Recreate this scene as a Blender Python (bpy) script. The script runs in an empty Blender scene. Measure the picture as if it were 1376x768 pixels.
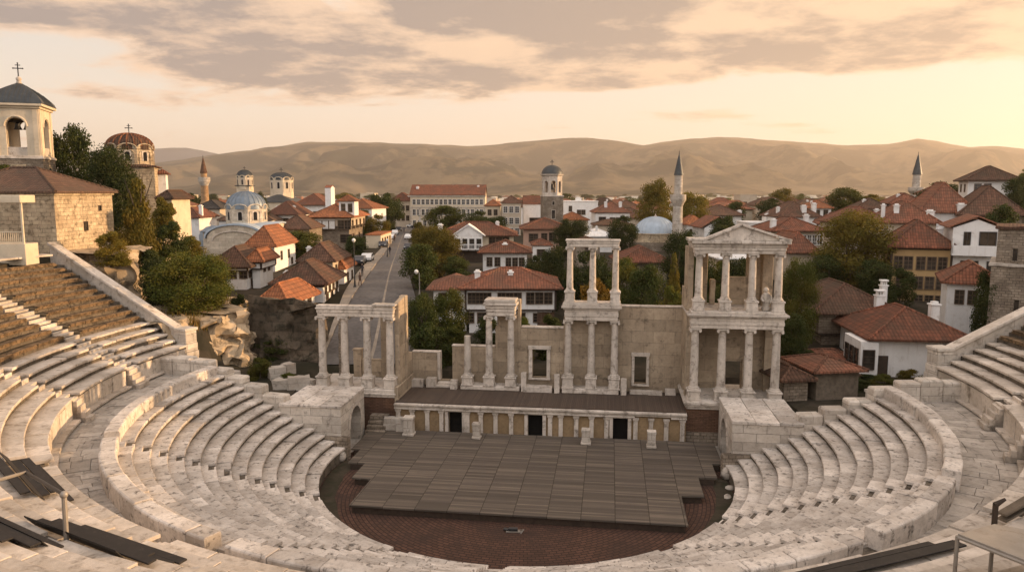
import bpy, bmesh, math, random
from mathutils import Vector, Matrix, noise

R_ = math.radians
scene = bpy.context.scene
COL = scene.collection
random.seed(7)

# ---------------------------------------------------------------- camera
CAM_H = 18.7
PITCH = math.atan(126 / 1000.0)
cam_d = bpy.data.cameras.new('camera')
cam_d.sensor_width = 36.0
cam_d.lens = 36.0 * 1000 / 1376
cam_d.clip_start = 0.5
cam_d.clip_end = 60000
cam = bpy.data.objects.new('camera', cam_d)
COL.objects.link(cam)
cam.location = (0, 0, CAM_H)
cam.rotation_euler = (math.pi / 2 - PITCH, 0, 0)
scene.camera = cam

# ---------------------------------------------------------------- light
SUN_EL, SUN_AZ = 9.0, 79.0          # azimuth clockwise from +Y (the view direction)
sun_d = bpy.data.lights.new('sun', 'SUN')
sun_d.energy = 5.0
sun_d.angle = R_(0.53)
sun_d.color = (1.0, 0.64, 0.34)
sun = bpy.data.objects.new('sun', sun_d)
COL.objects.link(sun)
_d = Vector((math.sin(R_(SUN_AZ)) * math.cos(R_(SUN_EL)), math.cos(R_(SUN_AZ)) * math.cos(R_(SUN_EL)), math.sin(R_(SUN_EL))))
sun.rotation_euler = _d.to_track_quat('Z', 'Y').to_euler()
sun.location = (60, 10, 60)

scene.view_settings.view_transform = 'Standard'
scene.view_settings.look = 'None'
scene.view_settings.exposure = 0.8
scene.view_settings.gamma = 1.0
scene.cycles.max_bounces = 6
scene.cycles.diffuse_bounces = 3
scene.cycles.glossy_bounces = 2
scene.cycles.transmission_bounces = 3
scene.cycles.transparent_max_bounces = 6
scene.cycles.volume_bounces = 0


# node helpers ---------------------------------------------------------
class NT:
    def __init__(s, tree):
        s.t = tree
        tree.nodes.clear()

    def n(s, typ, ins=None, **props):
        nd = s.t.nodes.new('ShaderNode' + typ)
        for k, v in props.items():
            setattr(nd, k, v)
        for k, v in (ins or {}).items():
            s.put(nd.inputs[k], v)
        return nd

    def put(s, sock, v):
        if isinstance(v, bpy.types.NodeSocket):
            s.t.links.new(v, sock)
        else:
            if sock.type == 'RGBA' and len(v) == 3:
                v = (*v, 1)
            sock.default_value = v

    def m(s, op, a, b=0.0, c=0.0, clamp=False):
        nd = s.n('Math', {0: a, 1: b, 2: c}, operation=op, use_clamp=clamp)
        return nd.outputs[0]

    def vm(s, op, a, b=(0, 0, 0)):
        return s.n('VectorMath', {0: a, 1: b}, operation=op).outputs[0]

    def mix(s, f, a, b, blend='MIX'):
        nd = s.n('Mix', {0: f, 6: a, 7: b}, data_type='RGBA', blend_type=blend)
        return nd.outputs[2]

    def step(s, v, lo, hi, a=0.0, b=1.0):
        nd = s.n('MapRange', {0: v, 1: lo, 2: hi, 3: a, 4: b}, interpolation_type='SMOOTHSTEP')
        return nd.outputs[0]

    def noise(s, vec, scale, detail=5, rough=.55, dist=0.0):
        return s.n('TexNoise', {'Vector': vec, 'Scale': scale, 'Detail': detail, 'Roughness': rough, 'Distortion': dist}).outputs[0]

    def sep(s, v):
        return s.n('SeparateXYZ', {0: v}).outputs

    def comb(s, x, y, z=0.0):
        return s.n('CombineXYZ', {0: x, 1: y, 2: z}).outputs[0]


# ---------------------------------------------------------------- world
world = bpy.data.worlds.new('World')
scene.world = world
world.use_nodes = True
w = NT(world.node_tree)
sky = w.n('TexSky', sky_type='NISHITA', sun_disc=False, sun_elevation=R_(SUN_EL), sun_rotation=R_(SUN_AZ),
          altitude=200, air_density=1.2, dust_density=3.0, ozone_density=1.0)
gc = w.n('TexCoord').outputs['Generated']
dx, dy, dz = w.sep(gc)
el = w.m('MULTIPLY', w.m('ARCSINE', dz), 57.2958)                    # elevation in degrees
az = w.m('MULTIPLY', w.m('ARCTAN2', dx, dy), 57.2958)               # bearing in degrees
skyc = w.mix(1.0, sky.outputs[0], (0.10, 0.10, 0.10), 'MULTIPLY')
# warm veil of thin high cloud between the camera and the clear sky
veil_az = w.step(az, -60, 70)
low = w.mix(veil_az, (0.77, 0.63, 0.485), (0.74, 0.61, 0.475))
high = w.mix(veil_az, (0.50, 0.475, 0.445), (0.62, 0.515, 0.41))
veil = w.mix(w.step(el, -1, 13), low, high)
front = w.step(w.m('ABSOLUTE', az), 115, 60)                       # behind the camera the veil gives way to bright sky added as fill
clear = w.mix(w.m('ADD', .30, w.m('MULTIPLY', front, .60)), w.mix(w.m('SUBTRACT', 1.0, front), skyc, (.84, .80, .80)), veil)
# cloud layer seen in perspective: direction projected on a plane overhead
den = w.m('ADD', w.m('MAXIMUM', dz, 0.0), 0.11)
cu = w.m('DIVIDE', dx, den)
cv = w.m('DIVIDE', dy, den)
cvec = w.comb(cu, w.m('MULTIPLY', cv, 1.25), 3.7)
n1 = w.noise(cvec, 0.66, 10, .60, .5)
n2 = w.noise(w.comb(cu, cv, 9.1), 2.4, 9, .64, .4)


def lobe(a0, e0, sa, se):
    qa = w.m('DIVIDE', w.m('SUBTRACT', az, a0), sa)
    qe = w.m('DIVIDE', w.m('SUBTRACT', el, e0), se)
    q = w.m('ADD', w.m('MULTIPLY', qa, qa), w.m('MULTIPLY', qe, qe))
    return w.m('EXPONENT', w.m('MULTIPLY', q, -1.0))


bias = w.m('ADD', .015, w.m('MULTIPLY', w.step(el, 4.6, 11.5), 0.32))
for amp, a0, e0, sa, se in ((.24, -14, 8.3, 10, 1.5), (.16, -20, 11.5, 16, 2.2), (.26, 7, 9.0, 12, 2.0), (.20, 17, 12.0, 16, 2.6),
                            (.20, 31, 9.2, 11, 1.2), (.13, -28, 6.3, 6.5, .55), (.16, 13, 5.6, 4.0, .35), (.12, -25, 14, 12, 2.2),
                            (-.16, -31, 9.3, 7, 1.6), (-.22, 20, 7.0, 12, .9)):
    bias = w.m('ADD', bias, w.m('MULTIPLY', lobe(a0, e0, sa, se), amp))
cov = w.m('ADD', w.m('ADD', n1, w.m('MULTIPLY', w.m('SUBTRACT', n2, .5), .42)), bias)
cmask = w.step(cov, .655, .80)
thick = w.step(w.m('ADD', cov, w.m('MULTIPLY', w.m('SUBTRACT', w.noise(w.comb(cu, cv, 2.2), 5.5, 8, .65), .5), .30)), .70, .90)
lit = w.step(w.noise(w.comb(w.m('ADD', cu, .25), cv, 5.0), 1.7, 8, .62), .40, .62)
c_lit = w.mix(w.m('SUBTRACT', 1.0, front), w.mix(veil_az, (0.62, 0.43, 0.30), (0.66, 0.45, 0.275)), (1.0, .91, .86))
c_sh = w.mix(w.m('SUBTRACT', 1.0, front), w.mix(veil_az, (0.205, 0.175, 0.17), (0.31, 0.225, 0.16)), (.80, .74, .72))
ccol = w.mix(w.m('MULTIPLY', thick, w.m('SUBTRACT', 1.15, lit), clamp=True), c_lit, c_sh)
final = w.mix(w.m('MULTIPLY', cmask, .93), clear, ccol)
final = w.mix(1.0, final, w.mix(w.step(el, 18, 55), (1, 1, 1), (.95, 1.0, 1.09)), 'MULTIPLY')     # slightly bluer overhead, kept bright as fill
bg = w.n('Background', {0: final, 1: 1.0})
wo = w.n('OutputWorld', {0: bg.outputs[0]})

# ---------------------------------------------------------------- frames and pixels of the survey
CX, CY, FPX = 688.0, 384.0, 1000.0
TC = Vector((0.9, 46.8, 0.0))               # centre of the orchestra
TA = R_(-7.5)                               # the theatre is turned a little against the view
_ex = Vector((math.cos(TA), math.sin(TA), 0))
_ey = Vector((-math.sin(TA), math.cos(TA), 0))


def ray(px, py):
    u, v = (px - CX) / FPX, (CY - py) / FPX
    return Vector((u, math.cos(PITCH) + v * math.sin(PITCH), -math.sin(PITCH) + v * math.cos(PITCH)))


def W(px, py, Y):
    d = ray(px, py)
    return Vector((0, 0, CAM_H)) + d * (Y / d.y)


def to_loc(x, y):
    p = Vector((x, y, 0)) - TC
    return p.dot(_ex), p.dot(_ey)


def to_world(xl, yl, z=0.0):
    p = TC + _ex * xl + _ey * yl
    return Vector((p.x, p.y, z))


def ss(a, b, x):
    t = max(0.0, min(1.0, (x - a) / (b - a)))
    return t * t * (3 - 2 * t)


def interp(x, tab):
    if x <= tab[0][0]:
        return tab[0][1]
    for (a, va), (b, vb) in zip(tab, tab[1:]):
        if x <= b:
            return va + (vb - va) * (x - a) / (b - a)
    return tab[-1][1]


TOWN = [(56, 3.2), (66, 4.0), (91, 6.0), (125, 6.8), (280, 6.0), (600, 2.0), (1500, -6.0), (4500, -16.0), (12000, -20.0)]


def lerp(a, b, t):
    return a + (b - a) * t


def ground(x, y):
    xl, yl = to_loc(x, y)
    rr = math.hypot(xl, yl)
    T = interp(y, TOWN)
    if y > 330:
        return T + 1.5 * noise.noise(Vector((x / 400, y / 400, 0)))
    z = T
    s2 = ss(-24.0, -26.5, x) * ss(77, 71, y) * ss(58.4, 60.0, y)
    z = lerp(z, 8.1 + .5 * noise.noise(Vector((x / 6, y / 6, 1))), s2)
    sh = max(0.0, y - 72) * .14 + max(0.0, y - 88) * .9
    s1 = ss(-37 - sh, -41.5 - sh, x) * ss(140, 118, y)
    z = lerp(z, 13.1 + 2.2 * ss(-44, -70, x), s1)
    z = lerp(z, 3.4, ss(-9.0, -6.5, x) * ss(17, 11, x) * ss(97, 89, y))
    r1 = ss(48, 64, x) * ss(270, 180, y)
    z = lerp(z, max(z, 8.8), r1)
    r2 = ss(58, 80, x) * ss(240, 165, y)
    z = lerp(z, 14.0, r2)
    r3 = ss(82, 116, x) * ss(250, 165, y)
    z = lerp(z, 26.0 - 5.0 * ss(72, 84, y), r3)  # rise out of view at right, height shaped to block the low sun
    back = ss(43.0, 46.0, rr) * ss(16, 11, yl)
    z = lerp(z, max(z, 12.1), back)
    ax = abs(xl)
    inside = False
    if rr < 43.2 and yl < math.tan(R_(15.0)) * ax - 1.5 and ax > 24.5:
        inside = True
    if rr < 43.2 and ax <= 24.5 and yl < 2.5:
        inside = True
    if ax < 18.3 and yl < 14.0:
        inside = True
    if inside:
        z = -0.35
    return z


def Gp(px, py):
    """where the sight line through a survey pixel meets the ground"""
    d = ray(px, py)
    y = 56.0
    while y < 9000:
        p = Vector((0, 0, CAM_H)) + d * (y / d.y)
        if p.z <= ground(p.x, p.y):
            return p
        y *= 1.004
    return p


# ---------------------------------------------------------------- mesh building
class MB:
    def __init__(s):
        s.v, s.f = [], []

    def add(s, vs, fs):
        o = len(s.v)
        s.v += [tuple(p) for p in vs]
        s.f += [tuple(i + o for i in f) for f in fs]
        return s

    def box(s, x0, x1, y0, y1, z0, z1):
        return s.add([(x0, y0, z0), (x1, y0, z0), (x1, y1, z0), (x0, y1, z0), (x0, y0, z1), (x1, y0, z1), (x1, y1, z1), (x0, y1, z1)],
                     [(0, 3, 2, 1), (4, 5, 6, 7), (0, 1, 5, 4), (1, 2, 6, 5), (2, 3, 7, 6), (3, 0, 4, 7)])

    def obox(s, cx, cy, z0, z1, wx, wy, ang=0.0):
        c, n = math.cos(ang), math.sin(ang)
        ps = [(cx + x * c - y * n, cy + x * n + y * c) for x, y in ((-wx / 2, -wy / 2), (wx / 2, -wy / 2), (wx / 2, wy / 2), (-wx / 2, wy / 2))]
        return s.prism(ps, z0, z1)

    def prism(s, pts, z0, z1):
        n = len(pts)
        vs = [(x, y, z0) for x, y in pts] + [(x, y, z1) for x, y in pts]
        fs = [tuple(range(n - 1, -1, -1)), tuple(range(n, 2 * n))] + [(i, (i + 1) % n, n + (i + 1) % n, n + i) for i in range(n)]
        return s.add(vs, fs)

    def extr(s, poly, y0, y1):           # polygon in x,z pushed along y
        n = len(poly)
        vs = [(x, y0, z) for x, z in poly] + [(x, y1, z) for x, z in poly]
        fs = [tuple(range(n)), tuple(range(2 * n - 1, n - 1, -1))] + [((i + 1) % n, i, n + i, n + (i + 1) % n) for i in range(n)]
        return s.add(vs, fs)

    def extx(s, poly, x0, x1):           # polygon in y,z pushed along x
        n = len(poly)
        vs = [(x0, y, z) for y, z in poly] + [(x1, y, z) for y, z in poly]
        fs = [tuple(range(n)), tuple(range(2 * n - 1, n - 1, -1))] + [((i + 1) % n, i, n + i, n + (i + 1) % n) for i in range(n)]
        return s.add(vs, fs)

    def lathe(s, cx, cy, prof, seg=16, ph=0.0):
        n = len(prof)
        vs, fs = [], []
        for k in range(seg):
            a = 2 * math.pi * k / seg + ph
            vs += [(cx + r * math.cos(a), cy + r * math.sin(a), z) for r, z in prof]
        for k in range(seg):
            k2 = (k + 1) % seg
            fs += [(k * n + i, k2 * n + i, k2 * n + i + 1, k * n + i + 1) for i in range(n - 1)]
        fs.append(tuple(k * n + n - 1 for k in range(seg)))
        fs.append(tuple(k * n for k in range(seg - 1, -1, -1)))
        return s.add(vs, fs)

    def tube(s, pts, rad, seg=8):
        pts = [Vector(p) for p in pts]
        if not isinstance(rad, (list, tuple)):
            rad = [rad] * len(pts)
        vs, fs = [], []
        for i, p in enumerate(pts):
            d = (pts[min(i + 1, len(pts) - 1)] - pts[max(i - 1, 0)]).normalized()
            a = d.orthogonal().normalized() if i == 0 else (a - d * a.dot(d)).normalized()
            b = d.cross(a)
            for k in range(seg):
                t = 2 * math.pi * k / seg
                vs.append(p + (a * math.cos(t) + b * math.sin(t)) * rad[i])
        for i in range(len(pts) - 1):
            for k in range(seg):
                k2 = (k + 1) % seg
                fs.append((i * seg + k, i * seg + k2, (i + 1) * seg + k2, (i + 1) * seg + k))
        fs.append(tuple(range(seg - 1, -1, -1)))
        fs.append(tuple((len(pts) - 1) * seg + k for k in range(seg)))
        return s.add(vs, fs)

    def sphere(s, c, r, seg=12, rings=7, sz=1.0):
        prof = [(max(1e-3, r * math.sin(math.pi * i / rings)), c[2] - r * sz * math.cos(math.pi * i / rings)) for i in range(rings + 1)]
        return s.lathe(c[0], c[1], prof, seg)

    def sweep(s, poly, a0, a1, n, rf=None):     # poly of (r,z) swept about the z axis, angles in degrees
        k = len(poly)
        vs, fs = [], []
        for i in range(n + 1):
            t = a0 + (a1 - a0) * i / n
            b = rf(t) if rf else 0.0
            c, q = math.cos(R_(t)), math.sin(R_(t))
            vs += [((r + b) * c, (r + b) * q, z) for r, z in poly]
        for i in range(n):
            fs += [(i * k + j, i * k + (j + 1) % k, (i + 1) * k + (j + 1) % k, (i + 1) * k + j) for j in range(k)]
        fs.append(tuple(range(k - 1, -1, -1)))
        fs.append(tuple(n * k + j for j in range(k)))
        return s.add(vs, fs)

    def move(s, dx=0, dy=0, dz=0):
        s.v = [(x + dx, y + dy, z + dz) for x, y, z in s.v]
        return s

    def rotz(s, a):
        c, n = math.cos(a), math.sin(a)
        s.v = [(x * c - y * n, x * n + y * c, z) for x, y, z in s.v]
        return s

    def merge(s, o):
        return s.add(o.v, o.f)

    def mesh(s, name, m, org=(0, 0, 0), bevel=0.0, sub=0, rough=0.0, freq=1.0, smooth=None):
        me = bpy.data.meshes.new(name)
        me.from_pydata([(x - org[0], y - org[1], z - org[2]) for x, y, z in s.v], [], s.f)
        bm = bmesh.new()
        bm.from_mesh(me)
        bmesh.ops.recalc_face_normals(bm, faces=bm.faces)
        if sub:
            ln = sub
            for _ in range(4):
                es = [e for e in bm.edges if e.calc_length() > ln * 1.5]
                if not es:
                    break
                bmesh.ops.subdivide_edges(bm, edges=es, cuts=1, use_grid_fill=True)
            bmesh.ops.triangulate(bm, faces=[f for f in bm.faces if len(f.verts) > 4])
        if bevel:
            es = [e for e in bm.edges if len(e.link_faces) == 2 and e.calc_face_angle(0) > 0.5]
            bmesh.ops.bevel(bm, geom=es, offset=bevel, segments=1, affect='EDGES', clamp_overlap=True)
        if rough:
            for v in bm.verts:
                p = Vector(v.co) + Vector(org)
                d = noise.noise_vector(p * freq) + .5 * noise.noise_vector(p * freq * 2.3 + Vector((7, 1, 3)))
                v.co += d * rough
        bm.to_mesh(me)
        bm.free()
        if smooth is not None:
            me.shade_smooth()
            me.set_sharp_from_angle(angle=R_(smooth))
        me.materials.append(m)
        return me


ORG = {}


def thing(name, label, cat, org=(0, 0, 0), group=None, rot=0.0, T=False):
    """an Empty at the thing's base; T: org is given in the theatre's own frame"""
    o = bpy.data.objects.new(name, None)
    COL.objects.link(o)
    o.empty_display_size = .5
    if T:
        o.location = to_world(*org)
        o.rotation_euler = (0, 0, TA + rot)
        ORG[o.name] = tuple(org)
    else:
        o.location = org
        o.rotation_euler = (0, 0, rot)
        ORG[o.name] = (0, 0, 0)
    o['label'] = label
    o['category'] = cat
    if group:
        o['group'] = group
    return o


def part(name, mb, m, parent, label=None, kind=None, **kw):
    org = ORG[parent.name]
    me = mb if isinstance(mb, bpy.types.Mesh) else mb.mesh(name, m, org, **kw)
    o = bpy.data.objects.new(name, me)
    COL.objects.link(o)
    o.parent = parent
    ORG[o.name] = org
    if label:
        o['label'] = label
    if kind:
        o['kind'] = kind
    return o


def single(name, label, cat, mb, m, group=None, kind=None, T=False, base=None, **kw):
    """a thing that is one mesh; its origin sits at its base"""
    xs, ys, zs = zip(*mb.v)
    b = base or ((min(xs) + max(xs)) / 2, (min(ys) + max(ys)) / 2, min(zs))
    o = bpy.data.objects.new(name, mb.mesh(name, m, b, **kw))
    COL.objects.link(o)
    if T:
        o.location = to_world(*b)
        o.rotation_euler = (0, 0, TA)
    else:
        o.location = b
    if label:
        o['label'] = label
    if cat:
        o['category'] = cat
    if group:
        o['group'] = group
    if kind:
        o['kind'] = kind
    return o


def copy_tree(o, parent=None):
    c = o.copy()
    COL.objects.link(c)
    c.parent = parent
    ORG[c.name] = ORG.get(o.name, (0, 0, 0))
    for ch in list(o.children):
        copy_tree(ch, c)
    return c


# ---------------------------------------------------------------- materials
MATS = {}


def newmat(name):
    m = bpy.data.materials.new(name)
    m.use_nodes = True
    return m, NT(m.node_tree)


def finish(m, t, col, rough=.9, bump=None, bdist=.03, bstr=.5, metal=0.0, spec=.25, **kw):
    b = t.n('BsdfPrincipled', {'Base Color': col, 'Roughness': rough, 'Metallic': metal, 'Specular IOR Level': spec})
    for k, v in kw.items():
        t.put(b.inputs[k], v)
    if bump is not None:
        bn = t.n('Bump', {'Height': bump, 'Distance': bdist, 'Strength': bstr})
        t.t.links.new(bn.outputs[0], b.inputs['Normal'])
    t.n('OutputMaterial', {0: b.outputs[0]})
    MATS[m.name] = m
    return m


def wallvec(t, tc):
    """u along the wall, v up (or across, on a level face)"""
    x, y, z = t.sep(tc.outputs['Object'])
    nx, ny, nz = t.sep(tc.outputs['Normal'])
    sx = t.m('GREATER_THAN', t.m('ABSOLUTE', nx), t.m('ABSOLUTE', ny))
    u = t.m('ADD', t.m('MULTIPLY', x, t.m('SUBTRACT', 1.0, sx)), t.m('MULTIPLY', y, sx))
    return u, z


def stone(name, c1, c2, stain, amt=.6, sc=.35, isl=.25, joints=None, bump=.5, wear=None, lo=.52, hi=.72, streak=0.0):
    m, t = newmat(name)
    tc = t.n('TexCoord')
    p = t.n('NewGeometry').outputs['Position']
    rnd = t.n('NewGeometry').outputs['Random Per Island']
    a = t.noise(p, sc, 6, .6)
    col = t.mix(t.step(a, .32, .68), c1, c2)
    f2 = t.noise(p, sc * 9, 8, .65)
    col = t.mix(t.step(f2, .38, .75, 0, .35), col, tuple(x * .55 for x in c2))
    b = t.noise(p, sc * 3.3, 9, .68, .4)
    st = t.m('MULTIPLY', t.step(b, lo, hi), amt)
    col = t.mix(st, col, stain)
    if streak:
        u, z = wallvec(t, tc)
        sn = t.noise(t.comb(t.m('MULTIPLY', u, 2.2), t.m('MULTIPLY', z, .22), 2.0), 1.0, 6, .6)
        col = t.mix(t.m('MULTIPLY', t.step(sn, .5, .75), streak), col, stain)
    if wear:
        e = t.noise(p, sc * 6.1, 9, .7)
        col = t.mix(t.step(e, .6, .72), col, wear)
    v = t.m('ADD', 1 - isl / 2, t.m('MULTIPLY', rnd, isl))
    col = t.mix(1.0, col, t.comb(v, v, v), 'MULTIPLY')
    h = t.m('ADD', t.m('MULTIPLY', f2, .6), b)
    if joints:
        bw, bh, dark, ms = joints
        u, z = wallvec(t, tc)
        wob = t.m('MULTIPLY', t.m('SUBTRACT', t.noise(p, 1.3, 2), .5), bh * .12)
        br = t.n('TexBrick', {'Vector': t.comb(u, t.m('ADD', z, wob)), 'Color1': (.72, .72, .72, 1), 'Color2': (1.12, 1.12, 1.12, 1), 'Mortar': (.9, .9, .9, 1),
                              'Scale': 1.0, 'Mortar Size': ms, 'Mortar Smooth': .4, 'Bias': 0.0, 'Brick Width': bw, 'Row Height': bh}, offset=.43, squash=1.0)
        col = t.mix(.8, col, br.outputs[0], 'MULTIPLY')
        brk = t.m('MULTIPLY', br.outputs[1], t.step(t.noise(p, 1.7, 4), .35, .6, .25, 1.0))
        col = t.mix(t.m('MULTIPLY', brk, dark), col, tuple(x * .3 for x in c2))
        h = t.m('SUBTRACT', h, t.m('MULTIPLY', br.outputs[1], 1.2))
    return finish(m, t, col, .92, h, .04, bump, spec=.12)


def plain(name, c, rough=.7, var=.25, metal=0.0, sc=1.5, dirt=None, spec=.3, bump=.15, streak=0.0):
    m, t = newmat(name)
    p = t.n('NewGeometry').outputs['Position']
    a = t.noise(p, sc, 7, .6)
    col = t.mix(t.step(a, .3, .72), c, tuple(x * (1 - var) for x in c))
    if dirt:
        col = t.mix(t.step(t.noise(p, sc * 2.3, 9, .7), .52, .75, 0, .7), col, dirt)
        if streak:
            u, z = wallvec(t, t.n('TexCoord'))
            sn = t.noise(t.comb(t.m('MULTIPLY', u, 2.6), t.m('MULTIPLY', z, .25), 2.0), 1.0, 7, .65)
            col = t.mix(t.m('MULTIPLY', t.step(sn, .52, .72), streak), col, dirt)
    return finish(m, t, col, rough, a, .01, bump, metal=metal, spec=spec)


def roof(name, c1, c2, c3, tile=.30):
    m, t = newmat(name)
    tc = t.n('TexCoord')
    p = t.n('NewGeometry').outputs['Position']
    x, y, z = t.sep(tc.outputs['Object'])
    nx, ny, nz = t.sep(tc.outputs['Normal'])
    sx = t.m('GREATER_THAN', t.m('ABSOLUTE', nx), t.m('ABSOLUTE', ny))
    u = t.m('ADD', t.m('MULTIPLY', x, t.m('SUBTRACT', 1.0, sx)), t.m('MULTIPLY', y, sx))
    d = t.m('ADD', t.m('MULTIPLY', y, t.m('SUBTRACT', 1.0, sx)), t.m('MULTIPLY', x, sx))
    fu = t.m('DIVIDE', u, tile)
    fv = t.m('DIVIDE', d, tile * 1.35)
    wn = t.n('TexWhiteNoise', {'Vector': t.comb(t.m('FLOOR', fu), t.m('FLOOR', fv), 0.0)}, noise_dimensions='3D')
    col = t.mix(wn.outputs[0], tuple(v * 1.15 for v in c1), tuple(v * .8 for v in c2))
    big = t.noise(p, .45, 7, .65)
    col = t.mix(t.step(big, .42, .66, 0, .85), col, c3)
    col = t.mix(t.step(t.noise(p, 2.2, 8, .7), .58, .72, 0, .6), col, tuple(v * .45 for v in c3))
    rows = t.m('PINGPONG', fv, .5)
    cols = t.m('ABSOLUTE', t.m('SINE', t.m('MULTIPLY', fu, math.pi)))
    ob = t.m('ADD', .72, t.m('MULTIPLY', t.n('ObjectInfo').outputs['Random'], .6))
    col = t.mix(t.m('MULTIPLY', t.m('FRACT', t.m('MULTIPLY', t.n('ObjectInfo').outputs['Random'], 7.3)), .55), col, c3)
    col = t.mix(1.0, col, t.comb(ob, ob, ob), 'MULTIPLY')
    gap = t.m('MAXIMUM', t.m('LESS_THAN', cols, .3), t.m('LESS_THAN', t.m('FRACT', fv), .2))
    col = t.mix(t.m('MULTIPLY', gap, .5), col, tuple(v * .3 for v in c3))
    h = t.m('ADD', cols, t.m('MULTIPLY', t.m('FRACT', fv), .5))
    return finish(m, t, col, .85, h, .07, .8, spec=.2)


def foliage(name, c1, c2, c3):
    m, t = newmat(name)
    g = t.n('NewGeometry')
    tc = t.n('TexCoord').outputs['Object']
    oi = t.n('ObjectInfo')
    col = t.mix(g.outputs['Random Per Island'], c1, c2)
    n = t.noise(g.outputs['Position'], .55, 4)
    col = t.mix(t.step(n, .42, .68, 0, .8), col, c3)
    v = t.m('ADD', .72, t.m('MULTIPLY', oi.outputs['Random'], .56))
    col = t.mix(1.0, col, t.comb(v, v, t.m('MULTIPLY', v, .9)), 'MULTIPLY')
    b = t.n('BsdfPrincipled', {'Base Color': col, 'Roughness': .7, 'Specular IOR Level': .2})
    tr = t.n('BsdfTranslucent', {0: t.mix(1.0, col, (1.3, 1.25, .7), 'MULTIPLY')})
    mx = t.n('MixShader', {0: .28, 1: b.outputs[0], 2: tr.outputs[0]})
    t.n('OutputMaterial', {0: mx.outputs[0]})
    MATS[name] = m
    return m


M_SEAT = stone('weathered_marble', (.60, .54, .47), (.43, .375, .315), (.09, .078, .066), .85, .85, .42, lo=.51, hi=.68)
M_SEATW = stone('warm_marble', (.57, .50, .42), (.42, .36, .29), (.13, .10, .07), .7, .5, .36, lo=.5, hi=.7)
M_RISER = stone('shade_dark_riser_stone', (0.174, 0.145, 0.112), (0.125, 0.103, 0.078), (0.032, 0.026, 0.019), .8, .8, .1, joints=(1.1, 5.0, .8, .03), lo=.48, hi=.66)  # darker than the seats: shade line under each nosing put into the colour
M_CHURCH = stone('church_stone', (.62, .54, .42), (.50, .42, .32), (.2, .16, .12), .5, .5, .1, joints=(1.2, .5, .4, .02))
M_BLUEH = plain('haze_blue_forest', (.075, .10, .135), .95, .35, sc=.003, spec=.05)  # forest colour with the blue of distant haze painted in
M_OLDSEAT = stone('dark_seat_stone', (.20, .145, .085), (.13, .095, .055), (.07, .055, .035), .8, .6, .3, lo=.46, hi=.64)  # brown stone darker than the open rows, used under the planks
M_COLUMN = stone('column_marble', (.60, .53, .45), (.44, .385, .32), (.15, .125, .10), .75, .55, .15, lo=.50, hi=.67, streak=.5)
M_WALL = stone('ochre_ashlar', (.43, .345, .245), (.325, .255, .178), (.11, .088, .065), .8, .45, .1, joints=(1.7, .95, .75, .012), streak=.3)
M_WHITE = stone('pale_ashlar', (.58, .52, .44), (.45, .39, .32), (.12, .10, .08), .75, .5, .1, joints=(1.5, .6, .8, .02))
M_ASHLAR2 = stone('tan_ashlar', (.54, .44, .30), (.38, .29, .19), (.13, .10, .065), .8, .6, .1, joints=(.85, .36, .8, .025), lo=.48, hi=.66)  # tan block stone with darker stains and joints
M_RUBBLE = stone('rubble_stone', (0.320, 0.264, 0.200), (0.192, 0.152, 0.112), (0.080, 0.064, 0.048), .7, .7, .1, joints=(.48, .24, .8, .03))
M_BRICK = stone('old_brick', (0.168, 0.095, 0.059), (0.119, 0.070, 0.049), (0.049, 0.038, 0.028), .6, .9, .1, joints=(.4, .12, .7, .02))
M_PANEL = stone('ochre_plaster_panel', (0.288, 0.204, 0.116), (0.224, 0.156, 0.088), (0.088, 0.064, 0.040), .45, .6, .3)
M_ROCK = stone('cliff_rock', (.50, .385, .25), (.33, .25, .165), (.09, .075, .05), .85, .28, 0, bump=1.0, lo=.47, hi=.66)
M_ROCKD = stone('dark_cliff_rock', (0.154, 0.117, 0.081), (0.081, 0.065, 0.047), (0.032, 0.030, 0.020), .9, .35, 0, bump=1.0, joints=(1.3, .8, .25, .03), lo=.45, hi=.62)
M_SOIL = stone('dry_soil', (0.070, 0.056, 0.038), (0.049, 0.040, 0.028), (0.035, 0.034, 0.020), .85, .25, 0, lo=.45, hi=.6)
M_PAVE = stone('walkway_slabs', (.45, .40, .34), (.34, .30, .25), (.12, .105, .09), .7, .6, .4, lo=.5, hi=.7)
M_WHITEP = plain('white_plaster', (.74, .72, .68), .9, .14, sc=.7, dirt=(.42, .37, .30), streak=.45)
M_CREAM = plain('cream_plaster', (.60, .50, .36), .9, .18, sc=.6, dirt=(.36, .29, .20), streak=.45)
M_OCHRE = plain('ochre_plaster', (.42, .28, .13), .9, .18, sc=.6, dirt=(.25, .16, .08), streak=.4)
M_BEIGE = plain('beige_plaster', (.48, .40, .30), .9, .18, sc=.6, dirt=(.28, .22, .16), streak=.5)
M_PINK = plain('rose_plaster', (.46, .30, .22), .9, .18, sc=.6, dirt=(.26, .18, .13))
M_TIMBER = plain('dark_timber', (0.056, 0.038, 0.026), .75, .4, sc=3)
M_PLANK = plain('grey_timber', (0.173, 0.139, 0.101), .85, .4, sc=2.5, dirt=(0.060, 0.049, 0.038))
M_BENCH = stone('weathered_bench_plank', (.21, .142, .082), (.12, .08, .048), (.05, .036, .022), .85, .9, .5, lo=.44, hi=.6)
M_BOARD = plain('tarred_board', (0.021, 0.018, 0.016), .6, .4, sc=2, dirt=(0.066, 0.054, 0.042))
M_METAL = plain('painted_metal', (.30, .27, .23), .5, .2, .3, dirt=(.15, .10, .06))
M_DARKM = plain('dark_metal', (.05, .05, .05), .45, .2, .4)
M_LEAD = plain('lead_sheet', (.20, .24, .275), .5, .25, .35, sc=1.2, dirt=(.12, .13, .14))
M_LEADD = plain('dark_lead_sheet', (.06, .065, .065), .5, .3, .3, sc=1.2, dirt=(.12, .11, .09))
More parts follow.
